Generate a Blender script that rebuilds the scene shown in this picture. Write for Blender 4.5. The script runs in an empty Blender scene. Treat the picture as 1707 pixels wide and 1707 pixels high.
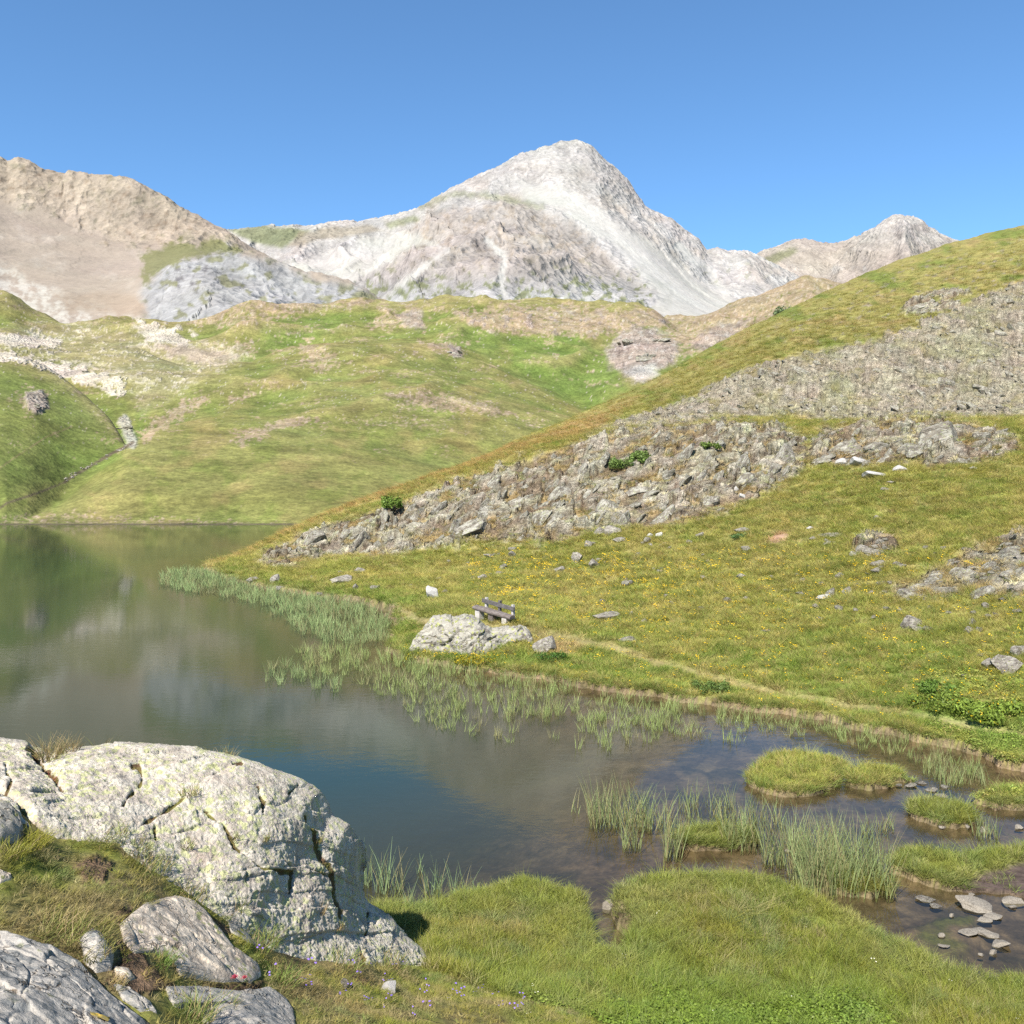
import bpy, math, random
import numpy as np
from mathutils import Vector, Matrix, Euler

# ------------------------------------------------------------------ camera, sky, sun, exposure
scene = bpy.context.scene
COL = scene.collection
PW = 1707.0            # photograph width used as angular unit
F = 1500.0             # focal length in those units
HOR = 812.0            # eye level line
H = 6.0                # eye height over the lake
CX = PW / 2
cam_data = bpy.data.cameras.new('camera')
cam = bpy.data.objects.new('camera', cam_data)
COL.objects.link(cam)
cam.location = (0, 0, H)
cam.rotation_euler = (math.pi / 2, 0, 0)
cam_data.sensor_width = 36.0
cam_data.lens = 36.0 * F / PW
cam_data.shift_y = (HOR - PW / 2) / PW
cam_data.clip_start = 0.1
cam_data.clip_end = 40000
scene.camera = cam

SUN_EL = math.radians(46)
SUN_AZ = math.radians(204)     # compass-like, measured from +Y clockwise: left and a little behind the camera
world = bpy.data.worlds.new('World')
scene.world = world
world.use_nodes = True
wn = world.node_tree.nodes
wl = world.node_tree.links
bg = wn['Background']
sky = wn.new('ShaderNodeTexSky')
sky.sky_type = 'NISHITA'
sky.sun_disc = False
sky.sun_elevation = SUN_EL
sky.sun_rotation = SUN_AZ
sky.altitude = 1500
sky.air_density = 1.0
sky.dust_density = 0.0
sky.ozone_density = 6.0
tone = wn.new('ShaderNodeMix')          # camera white balance for the blue
tone.data_type = 'RGBA'
tone.blend_type = 'MULTIPLY'
tone.inputs[0].default_value = 1.0
tone.inputs[7].default_value = (0.83, 1.0, 1.0, 1)
wl.new(sky.outputs[0], tone.inputs[6])
wl.new(tone.outputs[2], bg.inputs[0])
bg.inputs[1].default_value = 0.092

sd = bpy.data.lights.new('sun', 'SUN')
sd.energy = 4.8
sd.angle = math.radians(0.5)
sd.color = (1.0, 0.95, 0.88)
sun = bpy.data.objects.new('sun', sd)
COL.objects.link(sun)
sdir = Vector((math.sin(SUN_AZ) * math.cos(SUN_EL), math.cos(SUN_AZ) * math.cos(SUN_EL), math.sin(SUN_EL)))
sun.rotation_euler = sdir.to_track_quat('Z', 'Y').to_euler()
sun.location = (-30, -10, 40)

vs = scene.view_settings
vs.view_transform = 'Standard'
vs.look = 'None'
vs.gamma = 1.0
vs.use_curve_mapping = False
vs.exposure = 1.25
scene.render.engine = 'CYCLES'
scene.cycles.max_bounces = 8
scene.cycles.transparent_max_bounces = 8
scene.cycles.diffuse_bounces = 3
scene.cycles.use_denoising = False      # keeps turf and stone crisp; the scene is sunlit and clean at the final sample count
scene.cycles.sample_clamp_indirect = 4.0

rng = np.random.default_rng(7)
random.seed(7)

# ------------------------------------------------------------------ noise
_perm = np.random.default_rng(1).permutation(256).astype(np.int32)
_perm = np.concatenate([_perm, _perm])
_ga = np.random.default_rng(2).uniform(0, 2 * np.pi, 256)
_gx = np.cos(_ga).astype(np.float32)
_gy = np.sin(_ga).astype(np.float32)
_rv = np.random.default_rng(3).random((256, 4)).astype(np.float32)
_g3 = np.random.default_rng(4).normal(size=(256, 3)).astype(np.float32)
_g3 /= np.linalg.norm(_g3, axis=1)[:, None]


def noise2(x, y, seed=0):
    x = np.asarray(x, np.float32) + seed * 17.13
    y = np.asarray(y, np.float32) + seed * 9.71
    xi = np.floor(x).astype(np.int32)
    yi = np.floor(y).astype(np.int32)
    xf = x - xi
    yf = y - yi
    u = xf * xf * xf * (xf * (xf * 6 - 15) + 10)
    v = yf * yf * yf * (yf * (yf * 6 - 15) + 10)
    xa = xi & 255
    xb = (xi + 1) & 255
    ya = yi & 255
    yb = (yi + 1) & 255
    pa = _perm[xa]
    pb = _perm[xb]

    def g(p, yy, dx, dy):
        h = _perm[p + yy]
        return _gx[h] * dx + _gy[h] * dy
    n00 = g(pa, ya, xf, yf)
    n10 = g(pb, ya, xf - 1, yf)
    n01 = g(pa, yb, xf, yf - 1)
    n11 = g(pb, yb, xf - 1, yf - 1)
    a = n00 + u * (n10 - n00)
    b = n01 + u * (n11 - n01)
    return (a + v * (b - a)) * 1.4


def fbm2(x, y, octv=4, seed=0, gain=0.5, lac=2.03):
    s = 0
    a = 1.0
    t = 0
    for i in range(octv):
        s = s + a * noise2(x, y, seed + i)
        t += a
        a *= gain
        x = x * lac
        y = y * lac
    return s / t * 1.3


def ridged2(x, y, octv=5, seed=0, gain=0.55, lac=2.05):
    s = 0
    a = 1.0
    t = 0
    w = 1.0
    for i in range(octv):
        n = 1 - np.abs(noise2(x, y, seed + i)) * 1.6
        n = n * n * w
        w = np.clip(n * 1.3, 0, 1)
        s = s + a * n
        t += a
        a *= gain
        x = x * lac
        y = y * lac
    return s / t


def worley2(x, y, seed=0):
    """returns F1, F2 and a facet height (random level + random tilt of the nearest cell)"""
    x = np.asarray(x, np.float32) + seed * 5.3
    y = np.asarray(y, np.float32) + seed * 3.1
    xi = np.floor(x).astype(np.int32)
    yi = np.floor(y).astype(np.int32)
    f1 = np.full(x.shape, 9, np.float32)
    f2 = np.full(x.shape, 9, np.float32)
    hh = np.zeros(x.shape, np.float32)
    for dx in (-1, 0, 1):
        for dy in (-1, 0, 1):
            cx = xi + dx
            cy = yi + dy
            r = _rv[_perm[_perm[cx & 255] + (cy & 255)]]
            r2 = _rv[_perm[_perm[(cx + 71) & 255] + (cy & 255)]]
            px = cx + r[..., 0] * 0.9 - x
            py = cy + r[..., 1] * 0.9 - y
            d = np.sqrt(px * px + py * py)
            lvl = r[..., 2] - px * (r[..., 3] - 0.5) * 1.6 - py * (r2[..., 0] - 0.5) * 1.6
            near = d < f1
            f2 = np.where(near, f1, np.minimum(f2, d))
            hh = np.where(near, lvl, hh)
            f1 = np.where(near, d, f1)
    return f1, f2, hh


def noise3(p, seed=0):
    p = np.asarray(p, np.float32) + seed * 11.7
    i = np.floor(p).astype(np.int32)
    f = p - i
    u = f * f * (3 - 2 * f)
    out = 0
    for dx in (0, 1):
        for dy in (0, 1):
            for dz in (0, 1):
                h = _perm[_perm[_perm[(i[..., 0] + dx) & 255] + ((i[..., 1] + dy) & 255)] + ((i[..., 2] + dz) & 255)]
                g = _g3[h]
                d = g[..., 0] * (f[..., 0] - dx) + g[..., 1] * (f[..., 1] - dy) + g[..., 2] * (f[..., 2] - dz)
                w = (u[..., 0] if dx else 1 - u[..., 0]) * (u[..., 1] if dy else 1 - u[..., 1]) * (u[..., 2] if dz else 1 - u[..., 2])
                out = out + w * d
    return out * 1.5


def sstep(a, b, x):
    t = np.clip((x - a) / (b - a), 0, 1)
    return t * t * (3 - 2 * t)


def blur(a, n, axis, it=2):
    for _ in range(it):
        pad = [(0, 0), (0, 0)]
        pad[axis] = (n, n)
        b = np.pad(a, pad, mode='edge')
        c = np.cumsum(b, axis=axis)
        if axis == 0:
            c = np.vstack([np.zeros((1, c.shape[1])), c])
            a = (c[2 * n + 1:] - c[:-2 * n - 1]) / (2 * n + 1)
        else:
            c = np.hstack([np.zeros((c.shape[0], 1)), c])
            a = (c[:, 2 * n + 1:] - c[:, :-2 * n - 1]) / (2 * n + 1)
    return a


def poly_sdf(x, y, poly, closed=True):
    """signed distance, positive inside"""
    x = np.asarray(x, np.float32)
    y = np.asarray(y, np.float32)
    P = np.asarray(poly, np.float32)
    n = len(P)
    d = np.full(x.shape, 1e9, np.float32)
    ins = np.zeros(x.shape, bool)
    for i in range(n if closed else n - 1):
        ax, ay = P[i]
        bx, by = P[(i + 1) % n]
        ex, ey = bx - ax, by - ay
        wx = x - ax
        wy = y - ay
        t = np.clip((wx * ex + wy * ey) / (ex * ex + ey * ey + 1e-9), 0, 1)
        dx = wx - ex * t
        dy = wy - ey * t
        d = np.minimum(d, dx * dx + dy * dy)
        if closed:
            c = ((ay <= y) & (by > y)) | ((by <= y) & (ay > y))
            if ey != 0:
                ins ^= c & (x < ax + (y - ay) / ey * ex)
    d = np.sqrt(d)
    return np.where(ins, d, -d) if closed else d


def pmask(px, py, poly, soft=6, wob=None, amp=8):
    P = np.asarray(poly)
    m = soft + amp + 10
    out = np.zeros(px.shape, np.float32)
    bb = (px > P[:, 0].min() - m) & (px < P[:, 0].max() + m) & (py > P[:, 1].min() - m) & (py < P[:, 1].max() + m)
    if not bb.any():
        return out
    d = poly_sdf(px[bb], py[bb], poly)
    if wob is not None:
        d = d + wob[bb] * amp
    out[bb] = sstep(-soft, soft, d)
    return out


def lmask(px, py, line, width, soft=3, wob=None, amp=3):
    P = np.asarray(line)
    m = width + soft + amp + 10
    out = np.zeros(px.shape, np.float32)
    bb = (px > P[:, 0].min() - m) & (px < P[:, 0].max() + m) & (py > P[:, 1].min() - m) & (py < P[:, 1].max() + m)
    if not bb.any():
        return out
    d = poly_sdf(px[bb], py[bb], line, closed=False)
    if wob is not None:
        d = d + wob[bb] * amp
    out[bb] = 1 - sstep(width - soft, width + soft, d)
    return out


# ------------------------------------------------------------------ placing helpers
def W(px, py, z=0.0):
    """world point at height z seen under the angles px, py"""
    Y = (H - z) * F / (py - HOR)
    return ((px - CX) / F * Y, Y, z)


def WY(px, py, Y):
    return ((px - CX) / F * Y, Y, H + (HOR - py) / F * Y)


def tag(o, label=None, cat=None, group=None, kind=None):
    if label:
        o['label'] = label
    if cat:
        o['category'] = cat
    if group:
        o['group'] = group
    if kind:
        o['kind'] = kind
    return o


def empty(name, loc=(0, 0, 0)):
    o = bpy.data.objects.new(name, None)
    o.empty_display_size = 0.2
    o.location = loc
    COL.objects.link(o)
    return o


def link(name, mesh, parent=None, loc=None, rot=None, scl=None):
    o = bpy.data.objects.new(name, mesh)
    COL.objects.link(o)
    if parent:
        o.parent = parent
    if loc is not None:
        o.location = loc
    if rot is not None:
        o.rotation_euler = rot
    if scl is not None:
        o.scale = scl
    return o


def mesh_from(name, V, Fc, mat=None, smooth=True):
    """V (n,3); Fc (m,3) or (m,4) int array"""
    V = np.ascontiguousarray(V, np.float32).reshape(-1, 3)
    Fc = np.ascontiguousarray(Fc, np.int32)
    me = bpy.data.meshes.new(name)
    me.vertices.add(len(V))
    me.vertices.foreach_set('co', V.ravel())
    k = Fc.shape[1]
    me.loops.add(Fc.size)
    me.loops.foreach_set('vertex_index', Fc.ravel())
    me.polygons.add(len(Fc))
    me.polygons.foreach_set('loop_start', np.arange(0, Fc.size, k, dtype=np.int32))
    me.polygons.foreach_set('loop_total', np.full(len(Fc), k, np.int32))
    me.polygons.foreach_set('use_smooth', np.full(len(Fc), smooth, bool))
    me.update(calc_edges=True)
    if mat:
        me.materials.append(mat)
    return me


def grid_faces(R, C):
    i = np.arange((R - 1) * (C - 1))
    r = i // (C - 1)
    c = i % (C - 1)
    a = r * C + c
    return np.stack([a, a + 1, a + C + 1, a + C], 1)


def set_col(me, name, arr):
    a = me.attributes.new(name, 'FLOAT_COLOR', 'POINT')
    arr = np.asarray(arr, np.float32).reshape(-1, 3)
    a.data.foreach_set('color', np.hstack([arr, np.ones((len(arr), 1), np.float32)]).ravel())


def set_f(me, name, arr):
    a = me.attributes.new(name, 'FLOAT', 'POINT')
    a.data.foreach_set('value', np.asarray(arr, np.float32).ravel())


# ------------------------------------------------------------------ node helper
class NT:
    def __init__(s, name):
        s.m = bpy.data.materials.new(name)
        s.m.use_nodes = True
        s.t = s.m.node_tree
        s.t.nodes.clear()
        s.out = s.n('ShaderNodeOutputMaterial')

    def n(s, typ, **kw):
        nd = s.t.nodes.new(typ)
        for k, v in kw.items():
            setattr(nd, k, v)
        return nd

    def l(s, a, b):
        s.t.links.new(a, b)

    def inp(s, sock, v):
        if isinstance(v, bpy.types.NodeSocket):
            s.l(v, sock)
        elif v is not None:
            if isinstance(v, (tuple, list)) and len(v) == 3 and sock.type == 'RGBA':
                v = (*v, 1)
            sock.default_value = v

    def coord(s, kind='Object', scale=(1, 1, 1), rand=False, rot=(0, 0, 0)):
        tc = s.n('ShaderNodeTexCoord')
        mp = s.n('ShaderNodeMapping')
        mp.inputs['Scale'].default_value = scale
        mp.inputs['Rotation'].default_value = rot
        s.l(tc.outputs[kind], mp.inputs['Vector'])
        if rand:
            oi = s.n('ShaderNodeObjectInfo')
            mu = s.math('MULTIPLY', oi.outputs['Random'], 37.0)
            s.l(mu, mp.inputs['Location'])
        return mp.outputs[0]

    def noise(s, vec, scale, detail=4, rough=0.55, dist=0.0, col=False):
        nd = s.n('ShaderNodeTexNoise')
        s.inp(nd.inputs['Vector'], vec)
        s.inp(nd.inputs['Scale'], scale)
        nd.inputs['Detail'].default_value = detail
        nd.inputs['Roughness'].default_value = rough
        nd.inputs['Distortion'].default_value = dist
        return nd.outputs[1 if col else 0]

    def vor(s, vec, scale, feature='F1', out='Distance', rnd=1.0):
        nd = s.n('ShaderNodeTexVoronoi', feature=feature)
        s.inp(nd.inputs['Vector'], vec)
        s.inp(nd.inputs['Scale'], scale)
        nd.inputs['Randomness'].default_value = rnd
        return nd.outputs[out]

    def math(s, op, a, b=None, clamp=False):
        nd = s.n('ShaderNodeMath', operation=op, use_clamp=clamp)
        s.inp(nd.inputs[0], a)
        if b is not None:
            s.inp(nd.inputs[1], b)
        return nd.outputs[0]

    def rng(s, v, a, b, c=0.0, d=1.0, smooth=False):
        nd = s.n('ShaderNodeMapRange')
        if smooth:
            nd.interpolation_type = 'SMOOTHSTEP'
        s.inp(nd.inputs[0], v)
        for i, q in enumerate((a, b, c, d)):
            nd.inputs[i + 1].default_value = q
        return nd.outputs[0]

    def mix(s, f, a, b, mode='MIX'):
        nd = s.n('ShaderNodeMix', data_type='RGBA', blend_type=mode)
        s.inp(nd.inputs[0], f)
        s.inp(nd.inputs[6], a)
        s.inp(nd.inputs[7], b)
        return nd.outputs[2]

    def scale_col(s, c, v):
        """multiply colour by scalar"""
        nd = s.n('ShaderNodeVectorMath', operation='SCALE')
        s.inp(nd.inputs[0], c)
        s.inp(nd.inputs['Scale'], v)
        return nd.outputs[0]

    def attr(s, name, out='Color', typ='GEOMETRY'):
        nd = s.n('ShaderNodeAttribute', attribute_name=name, attribute_type=typ)
        return nd.outputs[out]

    def bump(s, h, strength, dist, normal=None):
        nd = s.n('ShaderNodeBump')
        s.inp(nd.inputs['Strength'], strength)
        s.inp(nd.inputs['Distance'], dist)
        s.inp(nd.inputs['Height'], h)
        if normal is not None:
            s.l(normal, nd.inputs['Normal'])
        return nd.outputs[0]

    def principled(s, col, rough=0.9, normal=None, spec=0.2, out=True):
        p = s.n('ShaderNodeBsdfPrincipled')
        s.inp(p.inputs['Base Color'], col)
        s.inp(p.inputs['Roughness'], rough)
        p.inputs['Specular IOR Level'].default_value = spec
        if normal is not None:
            s.l(normal, p.inputs['Normal'])
        if out:
            s.l(p.outputs[0], s.out.inputs[0])
        return p


# ------------------------------------------------------------------ materials
def mat_terrain(name, sc1, sc2, sc3, bumpd, bumps=0.6, var=0.35, hue_amt=0.12, gain=1.0, streak=0.0, crag=False):
    """albedo from the painted ground map, broken up by world-size grain; 'rk' raises the relief"""
    m = NT(name)
    v = m.coord('Object')
    n1 = m.noise(v, sc1, 5, 0.6)
    n2 = m.noise(v, sc2, 4, 0.6)
    vo = m.vor(v, sc3, 'F1', 'Distance')
    rk = m.attr('rk', 'Fac')
    a = m.rng(n1, 0.3, 0.7, 1 - var, 1 + var)
    b = m.rng(n2, 0.3, 0.7, 1 - var * 0.9, 1 + var * 0.9)
    f = m.math('MULTIPLY', a, b)
    n0 = m.noise(v, sc2 * 3.1, 3, 0.65)
    f = m.math('MULTIPLY', f, m.rng(n0, 0.3, 0.7, 1 - var * 0.8, 1 + var * 0.8))
    if streak:
        ns = m.noise(m.coord('Object', (1, 0.18, 0.35)), streak, 5, 0.65, 0.5)
        f = m.math('MULTIPLY', f, m.rng(ns, 0.35, 0.65, 0.86, 1.12))
    if streak:
        f = m.math('ADD', 1.0, m.math('MULTIPLY', m.math('SUBTRACT', f, 1.0), m.rng(rk, 0.2, 0.9, 0.35, 1.0)))
        cr = m.noise(m.coord('Object', (1, 1, 1.6)), sc2 * 0.6, 8, 0.72, 1.0)
        dk = m.math('MULTIPLY', m.rng(cr, 0.42, 0.33), rk)
        f = m.math('MULTIPLY', f, m.rng(dk, 0, 1, 1.0, 0.68))
    if crag:
        # fractured bedrock: crevices, lichen patches and slanting strata wherever 'rk' says bare rock
        k1 = m.noise(v, 0.9, 8, 0.74, 0.8)
        k2 = m.noise(m.coord('Object', (0.55, 1.0, 2.2), rot=(0, 0.75, 0)), 1.4, 6, 0.7, 0.4)
        dk = m.math('MULTIPLY', m.math('MAXIMUM', m.rng(k1, 0.43, 0.34), m.rng(k2, 0.43, 0.34)), rk)
        pl = m.math('MULTIPLY', m.rng(m.noise(v, 1.7, 7, 0.75), 0.53, 0.60), rk)
        f = m.math('MULTIPLY', f, m.rng(dk, 0, 1, 1.0, 0.48))
        f = m.math('MULTIPLY', f, m.rng(pl, 0, 1, 1.0, 1.5))
    c = m.scale_col(m.attr('col'), m.math('MULTIPLY', f, gain))
    # slight hue wander
    hue = m.noise(v, sc1 * 0.43, 3, 0.5, col=True)
    c = m.mix(hue_amt, c, m.mix(1.0, c, m.scale_col(hue, 2.0), 'MULTIPLY'))
    hgt = m.math('ADD', m.math('MULTIPLY', n2, 0.6), m.math('MULTIPLY', vo, rk))
    hgt = m.math('ADD', hgt, m.math('MULTIPLY', n1, 0.5))
    if crag:
        hc = m.math('MULTIPLY', m.math('ADD', k1, k2), m.math('MULTIPLY', rk, 1.0))
        base_n = m.bump(hc, m.rng(rk, 0.1, 0.6), 0.9)
    nrm = m.bump(hgt, m.math('ADD', m.math('MULTIPLY', rk, 0.4), bumps), bumpd, base_n if crag else None)
    m.principled(c, 0.95, nrm, 0.1)
    return m.m


def mat_rock(name, base, pale, lich, dark, scale=1.0, lich_amt=0.5, pale_amt=0.5, bumpd=0.03, crack=True, moss=0.0):
    m = NT(name)
    v = m.coord('Object', (scale, scale, scale), rand=True)
    big = m.noise(v, 0.9, 5, 0.6, 0.4)
    mid = m.noise(v, 3.5, 6, 0.65, 0.6)
    fine = m.noise(v, 16, 6, 0.7)
    c = m.mix(m.rng(big, 0.35, 0.65), base, tuple(x * 0.72 for x in base))
    pm = m.rng(m.math('ADD', mid, m.math('MULTIPLY', fine, 0.35)), 0.78 - pale_amt * 0.3, 0.84 - pale_amt * 0.3)
    c = m.mix(pm, c, pale)
    # rounded lichen spots
    vs_ = m.vor(m.coord('Object', (scale,) * 3, rand=True), 7.0, 'F1', 'Distance')
    sp = m.math('ADD', vs_, m.math('MULTIPLY', m.noise(v, 9, 4, 0.6), 0.8))
    reg = m.noise(v, 1.7, 3, 0.5)
    lm = m.math('MULTIPLY', m.rng(sp, 0.74, 0.66), m.rng(reg, 0.62 - lich_amt * 0.3, 0.72 - lich_amt * 0.3))
    c = m.mix(lm, c, lich)
    ds = m.vor(v, 19.0, 'F1', 'Distance')
    dm = m.math('MULTIPLY', m.rng(m.math('ADD', ds, fine), 0.66, 0.56), m.rng(m.noise(v, 2.6, 3), 0.42, 0.58))
    c = m.mix(m.math('MULTIPLY', dm, 0.85), c, dark)
    c = m.mix(m.rng(fine, 0.35, 0.75, 0.0, 0.45), c, m.scale_col(c, 0.55))
    vf = m.noise(v, 55, 4, 0.75)
    c = m.mix(m.rng(vf, 0.35, 0.7, 0.0, 0.4), c, m.scale_col(c, 0.6))
    fol = m.noise(m.coord('Object', (scale * 1.2, scale * 9, scale * 9), rand=True, rot=(0.3, 0.5, 0.6)), 1.2, 5, 0.65, 0.5)
    c = m.scale_col(c, m.rng(fol, 0.35, 0.65, 0.82, 1.15))
    h = m.math('ADD', m.math('MULTIPLY', mid, 0.8), m.math('ADD', m.math('MULTIPLY', fine, 0.45), m.math('ADD', m.math('MULTIPLY', vf, 0.15), m.math('MULTIPLY', fol, 0.5))))
    if crack:
        vd = m.n('ShaderNodeVectorMath', operation='ADD')
        m.l(m.coord('Object', (scale * 0.7, scale * 0.7, scale * 1.6), rand=True, rot=(0.2, 0.6, 0.3)), vd.inputs[0])
        m.l(m.scale_col(m.noise(v, 2.0, 4, 0.6, col=True), 0.7), vd.inputs[1])
        cr = m.math('ABSOLUTE', m.math('SUBTRACT', m.noise(vd.outputs[0], 1.3, 3, 0.5, 0.6), 0.5))
        h = m.math('ADD', h, m.math('MULTIPLY', m.rng(cr, 0.0, 0.02), 0.5))
        cmk = m.math('MULTIPLY', m.rng(cr, 0.012, 0.0), m.rng(m.noise(v, 1.3, 3), 0.45, 0.6))
        c = m.mix(cmk, c, (0.10, 0.075, 0.05))
    nrm = m.bump(h, 0.9, bumpd)
    m.principled(c, 0.9, nrm, 0.15)
    return m.m


M = {}
M['mountain'] = mat_terrain('mountain_stone', 0.012, 0.06, 0.07, 5.0, 0.75, 0.15, 0.05, 0.65, 0.05)
M['hills'] = mat_terrain('hill_turf', 0.09, 0.6, 0.8, 0.6, 0.9, 0.34, 0.10)
M['ground'] = mat_terrain('meadow_ground', 0.9, 6.0, 2.5, 0.06, 0.7, 0.34, 0.10, crag=True)
M['rock_pale'] = mat_rock('lichen_rock_pale', (0.22, 0.195, 0.165), (0.33, 0.305, 0.255), (0.27, 0.27, 0.10), (0.055, 0.05, 0.045), 2.0, 0.75, 0.85, 0.03)
M['rock_grey'] = mat_rock('lichen_rock_grey', (0.205, 0.18, 0.153), (0.31, 0.285, 0.24), (0.23, 0.235, 0.12), (0.05, 0.045, 0.04), 1.0, 0.55, 0.45, 0.05)
M['rock_crag'] = mat_rock('crag_rock', (0.195, 0.172, 0.138), (0.315, 0.298, 0.245), (0.24, 0.245, 0.135), (0.05, 0.042, 0.035), 0.8, 0.7, 0.4, 0.08)
M['rock_blue'] = mat_rock('blue_grey_slab_rock', (0.245, 0.245, 0.23), (0.37, 0.34, 0.295), (0.20, 0.205, 0.12), (0.06, 0.06, 0.058), 1.6, 0.1, 0.6, 0.025)
M['rock_tan'] = mat_rock('tan_slab_rock', (0.46, 0.38, 0.295), (0.54, 0.46, 0.36), (0.26, 0.26, 0.12), (0.08, 0.07, 0.055), 2.0, 0.45, 0.5, 0.02)
M['rock_stream'] = mat_rock('flat_stream_stone', (0.20, 0.175, 0.14), (0.27, 0.24, 0.195), (0.20, 0.185, 0.12), (0.09, 0.08, 0.06), 2.5, 0.05, 0.5, 0.01, crack=False)
M['rock_white'] = mat_rock('white_quartz_stone', (0.31, 0.30, 0.27), (0.42, 0.40, 0.37), (0.4, 0.38, 0.3), (0.2, 0.18, 0.15), 3.0, 0.1, 0.6, 0.01, crack=False)


# ------------------------------------------------------------------ layered height fields
def zof(py, Y):
    return H + (HOR - py) / F * Y


def pchip_cols(Yk, Zk, Y):
    K, C = Yk.shape
    h = np.maximum(np.diff(Yk, axis=0), 1e-3)
    d = np.diff(Zk, axis=0) / h
    m = np.zeros((K, C))
    m[0] = d[0]
    m[-1] = d[-1]
    for k in range(1, K - 1):
        same = d[k - 1] * d[k] > 0
        m[k] = np.where(same, 2 * d[k - 1] * d[k] / (d[k - 1] + d[k] + 1e-12), 0)
    Yg = Y[:, None] * np.ones((1, C))
    Z = np.where(Yg < Yk[0], Zk[0] + (Yg - Yk[0]) * np.maximum(m[0], 0.05), Zk[-1] + (Yg - Yk[-1]) * np.minimum(m[-1], -0.05))
    for k in range(K - 1):
        t = (Yg - Yk[k]) / h[k]
        s = (t >= 0) & (t < 1)
        t2 = t * t
        t3 = t2 * t
        z = (2 * t3 - 3 * t2 + 1) * Zk[k] + (t3 - 2 * t2 + t) * h[k] * m[k] + (-2 * t3 + 3 * t2) * Zk[k + 1] + (t3 - t2) * h[k] * m[k + 1]
        Z = np.where(s, z, Z)
    return Z


def sheet(lines, us, Y):
    """each line: list of (px, py, Y), near to far; returns heights on the Y x us grid"""
    Yk = []
    Zk = []
    for ln in lines:
        a = np.array(ln, float)
        z = zof(a[:, 1], a[:, 2])
        Yk.append(np.interp(us, a[:, 0], a[:, 2]))
        # interpolate in screen height, then convert, so outlines stay straight between knots
        pyi = np.interp(us, a[:, 0], a[:, 1])
        Zk.append(zof(pyi, Yk[-1]))
    return pchip_cols(np.array(Yk), np.array(Zk), Y)


def smax(a, b, k):
    h = np.clip(0.5 + 0.5 * (a - b) / k, 0, 1)
    return b + (a - b) * h + k * h * (1 - h)


class Grid:
    def __init__(s, us, Y, Z):
        s.us, s.Y, s.Z = us, Y, Z
        s.X = (us[None, :] - CX) / F * Y[:, None]
        s.YY = np.broadcast_to(Y[:, None], Z.shape)
        s.upd()

    def upd(s):
        s.px = np.broadcast_to(s.us[None, :], s.Z.shape).astype(np.float32)
        s.py = (HOR - (s.Z - H) * F / s.Y[:, None]).astype(np.float32)
        s.runmin = np.minimum.accumulate(s.py, axis=0)
        s.vis = s.py <= s.runmin + 2.5

    def verts(s):
        return np.stack([s.X, s.YY, s.Z], -1).reshape(-1, 3)

    def z_at(s, x, y):
        y = np.clip(np.asarray(y, float), s.Y[0], s.Y[-1] - 1e-3)
        u = np.asarray(x, float) / y * F + CX
        r = np.interp(y, s.Y, np.arange(len(s.Y)))
        c = np.interp(u, s.us, np.arange(len(s.us)))
        r0 = np.minimum(r.astype(int), len(s.Y) - 2)
        c0 = np.minimum(c.astype(int), len(s.us) - 2)
        fr = r - r0
        fc = c - c0
        Z = s.Z
        return (Z[r0, c0] * (1 - fr) * (1 - fc) + Z[r0 + 1, c0] * fr * (1 - fc) + Z[r0, c0 + 1] * (1 - fr) * fc + Z[r0 + 1, c0 + 1] * fr * fc)

    def hit(s, px, py):
        """first terrain point seen under the angles px, py"""
        c = int(np.clip(np.searchsorted(s.us, px), 1, len(s.us) - 1))
        col = s.py[:, c]
        start = int(np.searchsorted(s.Y, 3.2))
        k = np.nonzero(col[start:] <= py)[0]
        if len(k) == 0:
            return None
        k = int(k[0]) + start
        Y = s.Y[k]
        if k > start and col[k - 1] > py:
            f = (col[k - 1] - py) / max(col[k - 1] - col[k], 1e-6)
            Y = s.Y[k - 1] + (s.Y[k] - s.Y[k - 1]) * f
        x = (px - CX) / F * Y
        return (float(x), float(Y), float(s.z_at(x, Y)))


def columns(lo, hi, step, ext_lo, ext_hi, n_ext=26):
    mid = np.arange(lo, hi + 1, step, dtype=float)
    a = lo - (lo - ext_lo) * (np.linspace(1, 0, n_ext, endpoint=False)) ** 1.6
    b = hi + (ext_hi - hi) * (np.linspace(0, 1, n_ext + 1)[1:]) ** 1.6
    return np.concatenate([a, mid, b])


def lerp(a, b, t):
    return a + (np.asarray(b, np.float32) - a) * t[..., None]


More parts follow.
